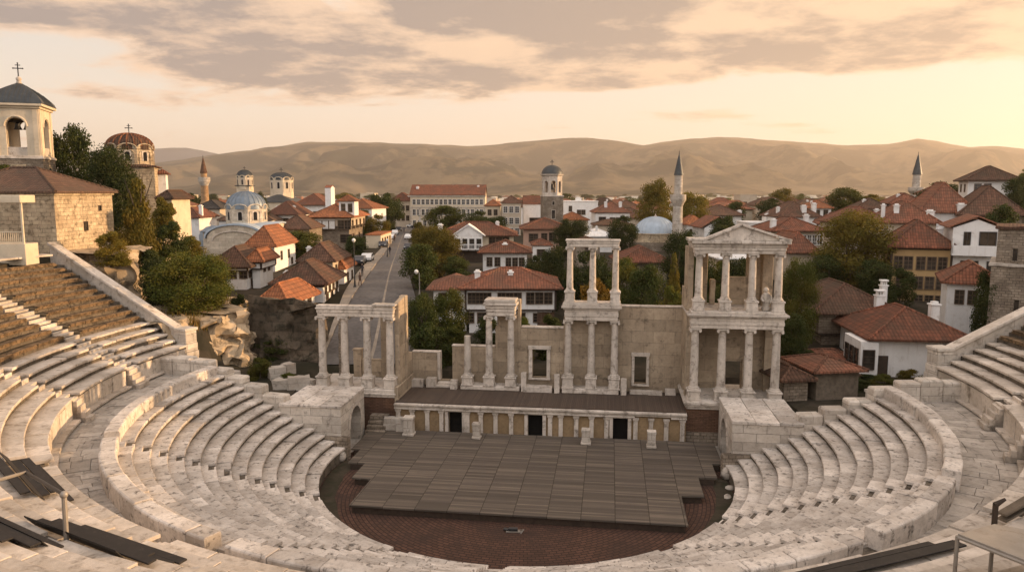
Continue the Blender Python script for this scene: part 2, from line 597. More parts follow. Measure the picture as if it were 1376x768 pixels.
M_LEADW = plain('pale_lead_sheet', (.42, .49, .55), .5, .2, .25, sc=.8, dirt=(.25, .25, .25))
M_FRAME = plain('window_frame_paint', (.14, .095, .06), .7, .2)
M_FRAMEW = plain('white_window_paint', (.70, .68, .64), .7, .15)
M_VOID = plain('interior_shade_black', (.012, .011, .010), 1.0, .3)  # near-black standing in for shade seen through doorways and church openings
M_CAR_W = plain('white_car_paint', (.7, .69, .66), .3, .05, .0, spec=.5)
M_CAR_D = plain('dark_car_paint', (.04, .045, .055), .3, .1, .0, spec=.5)
M_RUBBER = plain('black_rubber', (.02, .02, .02), .8, .1)
M_CLOTH = plain('dark_clothing', (.05, .045, .05), .9, .3)
M_CLOTH2 = plain('brown_clothing', (.12, .07, .05), .9, .3)
M_SKIN = plain('skin', (.42, .26, .18), .6, .1)
M_LAMP = plain('lamp_glass', (.7, .68, .62), .3, .05)
M_TRUNK = plain('tree_bark', (.10, .075, .05), .95, .5, sc=4, bump=.6)
M_RED = roof('red_roof_tile', (0.261, 0.095, 0.053), (0.189, 0.073, 0.041), (0.126, 0.068, 0.044))
M_ORANGE = roof('orange_roof_tile', (0.360, 0.135, 0.054), (0.261, 0.090, 0.040), (0.171, 0.076, 0.040))
M_BROWN = roof('brown_roof_tile', (0.144, 0.072, 0.045), (0.104, 0.050, 0.032), (0.079, 0.054, 0.036))
M_SLATE = roof('slate_roof', (0.086, 0.072, 0.061), (0.065, 0.054, 0.047), (0.050, 0.043, 0.036))


def glass():
    m, t = newmat('window_glass')
    p = t.n('NewGeometry').outputs['Position']
    col = t.mix(t.step(t.noise(p, .8, 3), .4, .65), (.018, .016, .014), (.05, .042, .034))
    return finish(m, t, col, .12, t.noise(p, 1.2, 2), .01, .15, spec=.5)


M_GLASS = glass()
F_DARK = foliage('dark_leaves', (0.025, 0.037, 0.008), (0.041, 0.054, 0.013), (0.054, 0.058, 0.011))
F_MID = foliage('green_leaves', (0.048, 0.063, 0.010), (0.081, 0.088, 0.015), (0.113, 0.094, 0.014))
F_OLIVE = foliage('olive_leaves', (0.081, 0.073, 0.013), (0.123, 0.098, 0.015), (0.151, 0.102, 0.014))
F_GOLD = foliage('golden_leaves', (0.160, 0.086, 0.013), (0.226, 0.116, 0.014), (0.123, 0.086, 0.014))
F_PINE = foliage('cypress_leaves', (0.042, 0.047, 0.010), (0.070, 0.068, 0.014), (0.103, 0.073, 0.014))
F_DRY = foliage('dry_grass_blades', (.20, .12, .035), (.15, .11, .03), (.09, .10, .025))


def deckmat():
    m, t = newmat('stage_deck_planks')
    x, y, z = t.sep(t.n('TexCoord').outputs['Object'])
    p = t.n('NewGeometry').outputs['Position']
    pu = t.m('DIVIDE', x, 1.92)
    ci = t.m('FLOOR', pu)
    r0 = t.n('TexWhiteNoise', {'Vector': t.comb(ci, 3.0, 0.0)}, noise_dimensions='3D').outputs[0]
    pv = t.m('DIVIDE', t.m('ADD', y, t.m('MULTIPLY', r0, .5)), 1.0)
    ri = t.m('FLOOR', pv)
    pan = t.n('TexWhiteNoise', {'Vector': t.comb(ci, ri, 1.0)}, noise_dimensions='3D').outputs[0]
    pk = t.m('DIVIDE', y, .17)
    pki = t.m('FLOOR', pk)
    pl = t.n('TexWhiteNoise', {'Vector': t.comb(ci, pki, 7.0)}, noise_dimensions='3D').outputs[0]
    v = t.m('ADD', t.m('MULTIPLY', pan, .30), t.m('MULTIPLY', t.m('POWER', pl, 2.2), .85))
    col = t.mix(v, (0.071, 0.059, 0.046), (0.170, 0.138, 0.106))
    col = t.mix(t.step(t.noise(p, .5, 6), .4, .7, 0, .5), col, (0.094, 0.077, 0.064))
    gr = t.noise(t.comb(t.m('MULTIPLY', x, .9), t.m('MULTIPLY', y, 14.0)), 1.0, 5)
    col = t.mix(t.step(gr, .5, .8, 0, .45), col, (0.064, 0.046, 0.034))
    e1 = t.m('LESS_THAN', t.m('PINGPONG', pu, .5), .012)
    e2 = t.m('LESS_THAN', t.m('PINGPONG', pv, .5), .018)
    e3 = t.m('MULTIPLY', t.m('LESS_THAN', t.m('FRACT', pk), .10), .45)
    e = t.m('MAXIMUM', t.m('MAXIMUM', e1, t.m('MULTIPLY', e2, .5)), e3)
    col = t.mix(t.m('MULTIPLY', e, .8), col, (0.024, 0.019, 0.013))
    return finish(m, t, col, .7, t.m('SUBTRACT', gr, e), .02, .5, spec=.2)


def podfloor():
    m, t = newmat('stage_floor_boards')
    x, y, z = t.sep(t.n('TexCoord').outputs['Object'])
    p = t.n('NewGeometry').outputs['Position']
    pu = t.m('DIVIDE', x, .14)
    pl = t.n('TexWhiteNoise', {'Vector': t.comb(t.m('FLOOR', pu), t.m('FLOOR', t.m('DIVIDE', x, 3.2)), 7.0)}, noise_dimensions='3D').outputs[0]
    col = t.mix(pl, (0.065, 0.046, 0.035), (0.094, 0.068, 0.050))
    col = t.mix(t.step(t.noise(p, .7, 6), .42, .7, 0, .6), col, (0.069, 0.054, 0.043))
    e = t.m('LESS_THAN', t.m('FRACT', pu), .1)
    col = t.mix(t.m('MULTIPLY', e, .7), col, (0.023, 0.018, 0.013))
    return finish(m, t, col, .75, t.m('SUBTRACT', 1.0, e), .02, .4, spec=.2)


def orchmat():
    m, t = newmat('brick_orchestra_paving')
    x, y, z = t.sep(t.n('TexCoord').outputs['Object'])
    p = t.n('NewGeometry').outputs['Position']
    y2 = t.m('ADD', y, 1.5)
    r = t.m('SQRT', t.m('ADD', t.m('MULTIPLY', x, x), t.m('MULTIPLY', y2, y2)))
    a = t.m('MULTIPLY', t.m('ARCTAN2', x, y2), 11.0)
    br = t.n('TexBrick', {'Vector': t.comb(a, r), 'Color1': (0.070, 0.038, 0.025, 1), 'Color2': (0.102, 0.053, 0.036, 1), 'Mortar': (0.029, 0.018, 0.014, 1), 'Scale': 1.0,
                          'Mortar Size': .03, 'Mortar Smooth': .2, 'Bias': 0, 'Brick Width': .5, 'Row Height': .24}, offset=.5)
    col = t.mix(t.step(t.noise(p, .4, 7, .65), .42, .7, 0, .75), br.outputs[0], (0.041, 0.026, 0.020))
    col = t.mix(t.step(t.noise(p, 3.0, 6, .7), .62, .75, 0, .5), col, (0.131, 0.081, 0.054))
    return finish(m, t, col, .85, br.outputs[1], -.02, .5, spec=.2)


def cobble():
    m, t = newmat('cobblestones')
    p = t.n('NewGeometry').outputs['Position']
    vo = t.n('TexVoronoi', {'Vector': p, 'Scale': 2.1, 'Randomness': .85})
    col = t.mix(vo.outputs[0], (0.102, 0.097, 0.095), (0.031, 0.029, 0.029))
    col = t.mix(t.step(t.noise(p, .22, 6, .65), .42, .68, 0, .6), col, (0.136, 0.126, 0.116))
    col = t.mix(t.step(t.noise(p, .9, 7, .7), .5, .75, 0, .5), col, (0.061, 0.056, 0.054))
    return finish(m, t, col, .6, vo.outputs[0], -.03, .6, spec=.35)


def terrain_mat():
    m, t = newmat('town_ground')
    p = t.n('NewGeometry').outputs['Position']
    x, y, z = t.sep(p)
    a = t.noise(p, .22, 8, .65)
    col = t.mix(t.step(a, .4, .62), (0.030, 0.027, 0.017), (0.060, 0.048, 0.034))
    col = t.mix(t.step(t.noise(p, 1.4, 6, .7), .5, .72, 0, .6), col, (0.024, 0.024, 0.013))
    fl = t.n('TexVoronoi', {'Vector': p, 'Scale': .0042, 'Randomness': 1.0}).outputs[1]
    fr = t.sep(fl)[0]
    fld = t.mix(fr, (.30, .22, .11), (.13, .13, .05))
    col = t.mix(t.step(y, 500, 1500), col, fld)
    return finish(m, t, col, .95, a, .1, .4, spec=.1)


def hillmat():
    m, t = newmat('wooded_hillside')
    p = t.n('NewGeometry').outputs['Position']
    z = t.sep(p)[2]
    a = t.noise(p, .0026, 10, .66)
    col = t.mix(t.step(a, .47, .55), (.026, .030, .022), (.125, .095, .055))
    col = t.mix(t.step(t.noise(p, .008, 9, .72), .50, .60, 0, .7), col, (0.030, 0.028, 0.022))
    lo = t.step(z, 150, 25)
    col = t.mix(t.m('MULTIPLY', lo, t.step(t.noise(p, .0012, 6, .6), .45, .62)), col, (0.172, 0.129, 0.079))
    return finish(m, t, col, .95, t.noise(p, .012, 8, .7), 9.0, .5, spec=.05)


M_DECK, M_POD, M_ORCH, M_COB, M_TERR, M_HILL = deckmat(), podfloor(), orchmat(), cobble(), terrain_mat(), hillmat()
M_FLAG = stone('pavement_flags', (.33, .28, .22), (.25, .21, .165), (.13, .11, .09), .5, .6, .1)


# ================================================================ THE SETTING
def struct(name, me_or_mb, m=None, **kw):
    o = single(name, None, None, me_or_mb, m, kind='structure', base=(0, 0, 0), **kw)
    return o


def axis(lo, hi, step, far0, far1, grow=1.22):
    xs = []
    v = lo
    while v <= hi:
        xs.append(v)
        v += step
    d, v = step, hi
    while v < far1:
        d *= grow
        v += d
        xs.append(min(v, far1))
    d, v = step, lo
    while v > far0:
        d *= grow
        v -= d
        xs.insert(0, max(v, far0))
    return xs


gx = axis(-80, 124, 1.5, -11800, 11800)
gy = axis(-30, 190, 1.5, -400, 11800)
tv = [(x, y, ground(x, y)) for y in gy for x in gx]
nx_ = len(gx)
tf = [(j * nx_ + i, j * nx_ + i + 1, (j + 1) * nx_ + i + 1, (j + 1) * nx_ + i) for j in range(len(gy) - 1) for i in range(nx_ - 1)]
struct('ground', MB().add(tv, tf), M_TERR, smooth=60)

# mountains: two ridges with side valleys, foot at about 4 km
RIDGE = [(-2200, 196), (-900, 190), (-300, 205), (60, 214), (140, 222), (215, 219), (300, 207), (360, 199), (420, 190), (470, 190), (560, 193), (640, 196), (710, 189), (780, 184), (815, 187), (860, 195),
         (885, 190), (960, 183), (1030, 188), (1130, 195), (1180, 193), (1220, 186), (1250, 190), (1290, 197), (1330, 196), (1376, 201), (1700, 190), (2400, 186), (3600, 200)]
RY = 8200.0


def fbm(x, y, oct=6):
    v, a, f = 0, 1, 1
    for _ in range(oct):
        n = 1 - abs(noise.noise(Vector((x * f, y * f, 4.2)))) * 2
        v += a * n
        a *= .52
        f *= 2.03
    return v


R2 = (6500.0, 620, [(-2200, 225), (0, 240), (300, 246), (370, 238), (420, 226), (470, 214), (520, 210), (570, 214), (640, 226), (700, 224), (760, 210), (820, 202), (880, 198), (950, 203), (1030, 214), (1120, 222), (1200, 214), (1290, 210), (1376, 218), (2400, 225), (3600, 230)])
R3 = (5200.0, 420, [(-2200, 262), (250, 256), (330, 250), (395, 240), (440, 226), (480, 238), (520, 243), (560, 226), (588, 213), (622, 226), (670, 244), (760, 240), (830, 226), (880, 222), (960, 236), (1040, 246), (1140, 238), (1230, 240), (1376, 248), (2400, 250), (3600, 255)])


def hill_z(x, y):
    px = CX + x / y * 992.0
    zr = W(px, interp(px, RIDGE), RY).z
    t = (y - 4000) / (RY - 4000)
    if t <= 1:
        base = zr * (ss(.25, 1, t) * .6 + max(0, t) ** 1.6 * .4)
    else:
        base = zr * (1 - .5 * ss(1, 1.5, t))
    for Yr, wd, prof in (R2, R3):
        zz = W(px, interp(px, prof), Yr).z
        q = (y - Yr) / (wd * (1.25 if y < Yr else .8))
        r = zz * math.exp(-q * q)
        d = base - r
        base = max(base, r) + 18 * math.exp(-abs(d) / 30)
    amp = 210 * max(0, min(1, t * 3.0)) * (1 - ss(.66, .97, t))
    base += amp * (fbm(x / 1250 + 3, y / 2000, 4) - 1.05)
    base += 10 * ss(.6, 1, t) * noise.noise(Vector((x / 160, y / 160, 0)))
    if t < 1:                       # foothills never rise above the crest line behind them
        cap = CAM_H + (zr - CAM_H) * (y / RY) - 30 * (1 - t)
        d = base - cap
        base = cap + d - 22 * math.log1p(math.exp(min(60, d / 22.0)))
    return base - 22 * (1 - ss(0, .12, t)) - 2


hx = [-8800 + i * 62 for i in range(285)]
hy = [3950 + j * 62 for j in range(90)]
hv = [(x, y, hill_z(x, y)) for y in hy for x in hx]
hf = [(j * 285 + i, j * 285 + i + 1, (j + 1) * 285 + i + 1, (j + 1) * 285 + i) for j in range(89) for i in range(284)]
struct('hills', MB().add(hv, hf), M_HILL, smooth=80)
# the pale far mountain on the left
fm = MB()
FAR = [(-900, 214), (100, 206), (180, 203), (215, 200), (248, 198), (275, 201), (310, 208), (360, 216), (440, 232)]
fx = [i * 20 for i in range(-45, 23)]
fv = []
for k, (yy, fr) in enumerate(((9300, 0.0), (10000, .5), (10800, 1.0), (11600, .55))):
    for px in fx:
        q = W(px, interp(px, FAR), 10800)
        fv.append(((px - CX) / 992 * yy, yy, (q.z + 18 * noise.noise(Vector((px / 40, yy / 900, 0)))) * fr))
nf = len(fx)
fm.add(fv, [(j * nf + i, j * nf + i + 1, (j + 1) * nf + i + 1, (j + 1) * nf + i) for j in range(3) for i in range(nf - 1)])
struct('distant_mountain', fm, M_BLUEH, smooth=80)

# the street: a cobbled sheet that follows the ground
ROAD = [(492, 428, 560), (470, 437, 564), (440, 450, 564), (400, 472, 558), (371, 493, 550), (350, 509, 548), (336, 519, 548), (322, 528, 549), (312, 535, 551), (306, 538, 556), (301, 541, 566)]
rp = []
for py, a, b in ROAD:
    rp.append((Gp(a, py), Gp(b, py)))
rl, rr_ = [], []
for (a, b), (c, d) in zip(rp, rp[1:]):
    n = max(2, int((c - a).length / 1.5))
    for i in range(n):
        rl.append(a.lerp(c, i / n))
        rr_.append(b.lerp(d, i / n))


def strip(cols, dz):
    """cols: list of point lists, all of the same length, from left to right"""
    vs, fs = [], []
    k = len(cols)
    for row in zip(*cols):
        vs += [(p.x, p.y, ground(p.x, p.y) + dz) for p in row]
    for i in range(len(cols[0]) - 1):
        fs += [(i * k + j, i * k + j + 1, (i + 1) * k + j + 1, (i + 1) * k + j) for j in range(k - 1)]
    return MB().add(vs, fs)


def across(f):
    return [a.lerp(b, f) for a, b in zip(rl, rr_)]


struct('street', strip([across(f / 6) for f in range(7)], .12), M_COB)
struct('street_gutter', strip([across(.50), across(.535)], .135), M_FLAG)
def side(f):
    n = len(rl)
    return [a.lerp(b, f * ss(.0, .22, i / n)) for i, (a, b) in enumerate(zip(rl, rr_))]


pv = [side(-.28), side(-.14), side(0.0)]
pm = strip(pv, .24)
kb = strip([across(0.0), across(.018)], .24)
struct('pavement', pm, M_FLAG)
kv = MB()
for i in range(len(rl) - 1):
    a, b = rl[i], rl[i + 1]
    za, zb = ground(a.x, a.y), ground(b.x, b.y)
    kv.add([(a.x, a.y, za), (b.x, b.y, zb), (b.x + .2, b.y, zb), (a.x + .2, a.y, za), (a.x, a.y, za + .26), (b.x, b.y, zb + .26), (b.x + .2, b.y, zb + .26), (a.x + .2, a.y, za + .26)],
           [(0, 3, 2, 1), (4, 5, 6, 7), (0, 1, 5, 4), (1, 2, 6, 5), (2, 3, 7, 6), (3, 0, 4, 7)])
struct('kerb', kv, M_FLAG)


def rocks(name, path, top, bot, m, amp=.9, freq=.35, back=6.0, res=.45, label=None, cat=None, lean=.25, steps=None):
    """a rough rock face that follows a path on plan, with a top that runs back into the slope"""
    pts = []
    for (a, b) in zip(path, path[1:]):
        a, b = Vector(a), Vector(b)
        n = max(1, int((b - a).length / res))
        pts += [a.lerp(b, i / n) for i in range(n)]
    pts.append(Vector(path[-1]))
    n = len(pts)
    vs, fs = [], []
    rows = 22
    for j in range(rows + 6):
        for i, p in enumerate(pts):
            t = i / max(1, n - 1)
            q0, q1 = pts[max(0, i - 1)], pts[min(n - 1, i + 1)]
            d = (q1 - q0).normalized()
            nrm = Vector((d.y, -d.x, 0))           # outward: right-hand side of the path
            zt, zb = interp(t, top), interp(t, bot)
            if j < rows:
                f = j / (rows - 1)
                z = zb + (zt - zb) * f
                off = -lean * (z - zb)
            else:
                f = (j - rows + 1) / 6
                z = zt + (.25 if back > 4 else -.6) * f
                off = -lean * (zt - zb) - back * f
            pos = Vector((p.x, p.y, z)) + nrm * off
            nv = noise.noise_vector(pos * freq) + .55 * noise.noise_vector(pos * freq * 2.4) + .3 * noise.noise_vector(pos * freq * 6)
            ck = abs(noise.noise(Vector((pos.x * .7, pos.y * .7, pos.z * .3))))
            pos += Vector((nv.x, nv.y, nv.z * .5)) * amp + nrm * (-.9 * amp * max(0, .22 - ck) * 3)
            vs.append(pos)
    R = rows + 6
    fs = [(j * n + i, j * n + i + 1, (j + 1) * n + i + 1, (j + 1) * n + i) for j in range(R - 1) for i in range(n - 1)]
    mb = MB().add(vs, fs)
    return single(name, label, cat, mb, m, kind='structure', base=(0, 0, 0), smooth=26)


def Wv(px, py, Y):
    p = W(px, py, Y)
    return (p.x, p.y, 0)


rocks('rock_cliff', [Wv(232, 470, 57.8), Wv(258, 470, 59.2), Wv(292, 470, 61), Wv(320, 470, 62.0), Wv(344, 470, 63.2), Wv(352, 470, 65.5), Wv(350, 470, 75)],
      [(0, 8.2), (.35, 8.3), (.55, 8.6), (1, 8.2)], [(0, 3.0), (1, 2.4)], M_ROCK, amp=.8, freq=.75, back=7, res=.3)
rocks('rock_outcrop', [Wv(96, 380, 66.3), Wv(120, 380, 66.5), Wv(150, 380, 67), Wv(190, 380, 67.5), Wv(212, 380, 73)],
      [(0, 13.2), (.6, 13.2), (.8, 12.0), (1, 12.6)], [(0, 8.4), (1, 7.0)], M_ROCK, amp=.7, freq=.5, back=6)
rocks('rock_spur', [Wv(200, 380, 80), Wv(226, 380, 80.5), Wv(246, 380, 82), Wv(256, 380, 88), Wv(258, 380, 98)],
      [(0, 13.2), (.5, 13.5), (.75, 12.0), (1, 9.0)], [(0, 7.0), (1, 6.5)], M_ROCK, amp=.8, freq=.4, back=7)
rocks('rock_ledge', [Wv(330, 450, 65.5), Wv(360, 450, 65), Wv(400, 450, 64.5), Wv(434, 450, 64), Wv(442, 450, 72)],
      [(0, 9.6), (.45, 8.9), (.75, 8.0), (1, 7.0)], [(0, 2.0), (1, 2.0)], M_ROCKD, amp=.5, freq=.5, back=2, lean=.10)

# evening haze: one closed box of air round the whole scene
hz = MB().box(-11900, 11900, -450, 11900, -45, 760)
hm, ht = newmat('evening_haze')
vp = ht.n('VolumePrincipled', {'Color': (1.0, .90, .80), 'Density': 7.5e-5, 'Anisotropy': .45})
ht.n('OutputMaterial', {1: vp.outputs[0]})
hz_o = single('haze', None, None, hz, hm, kind='stuff', base=(0, 0, 0))

# ================================================================ THE THEATRE
NR = 13
R0, DR = 13.1, .8
Z0, DZ = .95, .375
A0, A1 = 171.0, 369.0
WT = [(-16, 28.9), (0, 27.9), (17, 27.1), (30, 26.5), (40, 26.1), (55, 25.7), (65, 25.6), (90, 25.6)]


def Rw(th):
    th = th % 360
    ph = (th - 180) if th <= 270 else (360 - th)
    if th < 60:
        ph = -th
    if 150 < th < 180:
        ph = th - 180
    return interp(ph, WT)


AISLES = [(209.3, 'L'), (248.0, 'L'), (270.8, 'C'), (309.0, 'R'), (330.4, 'R')]


def aisle_gap(r):
    w = 1.0 / r * 57.3 / 2
    return [(a - w, a + w) for a, _ in AISLES]


def seat_poly(rf, rb, zb, z, nose=.06):
    return [(rf, max(zb, z - .15)), (rb, max(zb, z - .15)), (rb, z), (rf + .015, z), (rf, z - .02)]


def row_blocks(mb, rf, rb, zb, z, spans, bl=1.35, rfun=None, jr=.016, jz=.012, rng=random, nose=.11, miss=0.0):
    for s0, s1 in spans:
        a = s0
        while a < s1 - .05:
            rmid = rf + (rfun(a) if rfun else 0)
            da = bl * rng.uniform(.65, 1.45) / rmid * 57.3
            b = min(a + da, s1)
            if s1 - b < .4 * bl / rmid * 57.3:
                b = s1
            g = .018 / rmid * 57.3
            dr, dz = rng.uniform(-jr, jr), rng.uniform(-jz, jz)
            if rng.random() < .06:
                dz -= .05
                dr += .05
            n = max(1, int((b - a) / 2.2 + .5))
            tilt = rng.uniform(-.012, .012)
            poly = seat_poly(rf + dr, rb, zb, z + dz, nose)
            poly[2] = (poly[2][0], poly[2][1] + tilt)
            if rng.random() >= miss:
                mb.sweep(poly, a + g, b - g, n, rfun)
            a = b


def spans_between(a0, a1, gaps):
    out, a = [], a0
    for g0, g1 in gaps:
        if g1 < a0 or g0 > a1:
            continue
        out.append((a, g0))
        a = g1
    out.append((a, a1))
    return out


rg = random.Random(11)
low = thing('seating_tier', 'lower horseshoe tier of pale worn marble seat rows around the brick orchestra', 'seating', (0, -13.1, 0), T=True)
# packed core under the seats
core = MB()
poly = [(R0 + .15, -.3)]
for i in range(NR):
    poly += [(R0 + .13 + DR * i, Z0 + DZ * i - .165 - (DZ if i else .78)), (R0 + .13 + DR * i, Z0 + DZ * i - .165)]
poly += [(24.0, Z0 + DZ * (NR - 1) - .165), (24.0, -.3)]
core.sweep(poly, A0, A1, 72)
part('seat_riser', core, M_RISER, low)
for i in range(NR):
    rf, z = R0 + DR * i, Z0 + DZ * i
    gaps = aisle_gap(rf + .4)
    zb = 0.0 if i == 0 else z - DZ - .02
    for sp in spans_between(A0 + rg.uniform(-.4, .4), A1 + rg.uniform(-.4, .4), gaps):
        mb = MB()
        row_blocks(mb, rf, rf + DR + .12, zb, z, [sp], rng=rg)
        part('seat_row', mb, M_SEAT, low, bevel=.012)
for a, sd in AISLES:
    mb = MB()
    for i in range(NR):
        rf, z = R0 + DR * i, Z0 + DZ * i
        w = 1.0 / (rf + .4) * 57.3 / 2 - .06
        mb.sweep([(rf + .02, z - DZ - .3), (rf + .42, z - DZ - .3), (rf + .42, z - DZ / 2 + rg.uniform(-.02, .02)), (rf + .02, z - DZ / 2 + rg.uniform(-.02, .02))], a - w, a + w, 1)
        mb.sweep([(rf + .42, z - DZ - .3), (rf + .85, z - DZ - .3), (rf + .85, z - .02), (rf + .42, z - .01)], a - w, a + w, 1)
    part('aisle_steps', mb, M_SEAT, low, bevel=.012)
par = MB()
pg = [(209.3 - 1.1, 209.3 + 1.3), (248 - 1.0, 248 + 1.6), (309 - 1.8, 309 + 1.0), (330.4 - 1.4, 330.4 + 1.2)]
for s0, s1 in spans_between(A0 + .3, A1 - .3, pg):
    a = s0
    while a < s1 - .01:
        b = min(a + rg.uniform(3.5, 6.5), s1)
        if s1 - b < 2:
            b = s1
        d = rg.uniform(-.03, .03)
        zt = 6.08 + rg.uniform(-.03, .04)
        par.sweep([(23.38 + d, 5.0), (24.12 + d, 5.0), (24.16 + d, zt - .06), (24.1 + d, zt), (23.42 + d, zt), (23.36 + d, zt - .08)], a + .04, b - .04, 3)
        a = b
part('parapet', par, M_SEAT, low, bevel=.03)

# paved walkway between the two tiers
wk = MB()
a = 164.5
while a < 375.5:
    b = a + rg.uniform(1.2, 2.6)
    cuts = [0.0] + sorted(min(.88, max(.12, (q + rg.uniform(-.3, .3)) / 3)) for q in ((1, 2) if rg.random() < .7 else (1.5,))) + [1.0]
    for f0, f1 in zip(cuts, cuts[1:]):
        dz, sk0 = rg.uniform(-.025, .025), rg.uniform(-.12, .12)
        vs = []
        for t in (a + .025, b - .025):
            ri, ro = 24.0, Rw(t) + .1
            for f, z in ((f0, 4.9), (f1, 4.9), (f1, 5.1 + dz), (f0, 5.1 + dz)):
                r = ri + (ro - ri) * f + (.012 if f == f0 else -.012)
                vs.append((r * math.cos(R_(t)), r * math.sin(R_(t)), z))
        wk.add(vs, [(3, 2, 1, 0), (4, 5, 6, 7)] + [(j, (j + 1) % 4, 4 + (j + 1) % 4, 4 + j) for j in range(4)])
    a = b
wk.sweep([(23.9, -.3), (30.0, -.3), (30.0, 5.0), (23.9, 5.02)], 164, 376, 60)
walk = single('walkway', None, None, wk, M_PAVE, kind='structure', T=True, base=(0, 0, 0), bevel=.008)

# upper tier
UZ, UDZ, UDR = 6.7, .40, .9
NU = 15
UA0, UA1 = 164.6, 375.4
UAIS = [(178.4, 1.5), (195.0, 1.0), (222.0, 1.0), (247.0, 1.0), (293, 1.0), (318, 1.0), (345, 1.0), (357.4, 1.5)]


def ugaps(lo, hi):
    return [(a - w_, a + w_) for a, w_ in UAIS if lo + 1.5 < a < hi - 1.5]


for ulab, ua, ub_, planks in (('upper left tier of sunlit seat rows with golden brown plank benches under the stone house', UA0, 221.0, True),
                              ('upper tier of pale seat rows at the bottom edge, carrying the dark boards', 223.0, 317.0, False),
                              ('upper right tier of shaded seat rows beside the white tiled roof house', 319.0, UA1, True)):
    am = R_((ua + ub_) / 2)
    up = thing('seating_tier', ulab, 'seating', (27 * math.cos(am), 27 * math.sin(am), 5.1), T=True)
    ends = (ua, ub_)
    ucore = MB()
    poly = [(.25, 4.9)]
    for j in range(NU + 1):
        zz = UZ + UDZ * j - .165
        of = .13 if j else .25
        poly += [(of + UDR * j, zz - (UDZ if j else 1.43)), (of + UDR * j, zz)]
    poly += [(14.6, UZ + UDZ * NU - .165), (14.6, -.3), (2.5, -.3), (2.5, 4.9)]
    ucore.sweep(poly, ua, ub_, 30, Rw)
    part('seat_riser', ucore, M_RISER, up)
    l0, l1 = ua + (.6 if ua == UA0 else .02), ub_ - (.6 if ub_ == UA1 else .02)
    for s0, s1 in spans_between(l0, l1, ugaps(ua, ub_)):
        uw, uc, ubm = MB(), MB(), MB()
        a = s0
        while a < s1 - .01:
            b = min(a + rg.uniform(2.6, 4.4), s1)
            if s1 - b < 1.5:
                b = s1
            d = rg.uniform(-.04, .04)
            uw.sweep([(.04 + d, 5.1), (1.1, 5.1), (1.1, 6.5), (.04 + d, 6.42)], a + .03, b - .03, 2, Rw)
            a = b
        part('tier_wall', uw, M_SEATW, up, bevel=.02)
        row_blocks(uc, -.1, 1.1, 6.43, 6.72, [(s0, s1)], 2.0, Rw, rng=rg)
        part('wall_coping', uc, M_SEATW, up, bevel=.02)
        row_blocks(ubm, -.38, .2, 5.1, 5.36, [(s0, s1)], 1.6, Rw, rng=rg, nose=.02)
        part('wall_plinth', ubm, M_SEATW, up, bevel=.03)
    for j in range(1, NU + 1):
        rf, z = UDR * j, UZ + UDZ * j
        for s0, s1 in spans_between(l0 + rg.uniform(0, .4), l1, ugaps(ua, ub_)):
            mb = MB()
            row_blocks(mb, rf, rf + UDR + .12, z - UDZ - .02, z, [(s0, s1)], 1.5 if j < 5 else 2.2, Rw, rng=rg)
            part('seat_row', mb, M_SEATW if j < 5 or not planks else M_OLDSEAT, up, bevel=.015)
            if j >= 5 and planks:
                pl = MB()
                a = s0 + .3
                while a < s1 - .8:
                    b = min(a + rg.uniform(5, 9), s1 - .25)
                    dz = rg.uniform(-.015, .03)
                    for q in range(2):
                        dq = dz + rg.uniform(-.012, .012)
                        pl.sweep([(rf - .10 + .27 * q, z + .06 + dq), (rf + .13 + .27 * q, z + .06 + dq), (rf + .13 + .27 * q, z + .105 + dq), (rf - .10 + .27 * q, z + .105 + dq)], a + rg.uniform(0, .3), b - .08, 5, Rw)
                    pl.sweep([(rf - .03, z - .16 + dz), (rf + .02, z - .16 + dz), (rf + .02, z + .055 + dz), (rf - .03, z + .055 + dz)], a, b - .06, 5, Rw)
                    a = b
                part('bench_planks', pl, M_BENCH, up, bevel=.01)
    for a, w_ in UAIS:
        if not (ua + 1.5 < a < ub_ - 1.5):
            continue
        st = MB()
        for j in range(NU + 1):
            rf, z = UDR * j, UZ + UDZ * j
            for q in range(2):
                zt = z - UDZ + .2 * (q + 1) + rg.uniform(-.03, .03)
                st.sweep([(rf + .45 * q, z - UDZ - .3), (rf + .45 * q + .5, z - UDZ - .3), (rf + .45 * q + .5, zt), (rf + .45 * q, zt + .01)], a - w_ + .1, a + w_ - .1, 1, Rw)
        for q in range(4):
            st.sweep([(-.9 + .25 * q, 5.1), (.1, 5.1), (.1, 5.1 + .33 * (q + 1)), (-.9 + .25 * q, 5.1 + .33 * (q + 1))] if q < 3 else [(-.2, 5.1), (.3, 5.1), (.3, 6.4), (-.2, 6.4)], a - w_ + .1, a + w_ - .1, 1, Rw)
        part('aisle_steps', st, M_SEATW, up, bevel=.02)
    tw = MB()
    row_blocks(tw, UDR * (NU + 1), UDR * (NU + 1) + 1.2, UZ + UDZ * NU - .3, UZ + UDZ * NU + (.75 if planks else .1), [(l0, l1)], 3.0, Rw, rng=rg, nose=.0)
    part('top_wall', tw, M_SEATW, up, bevel=.03)

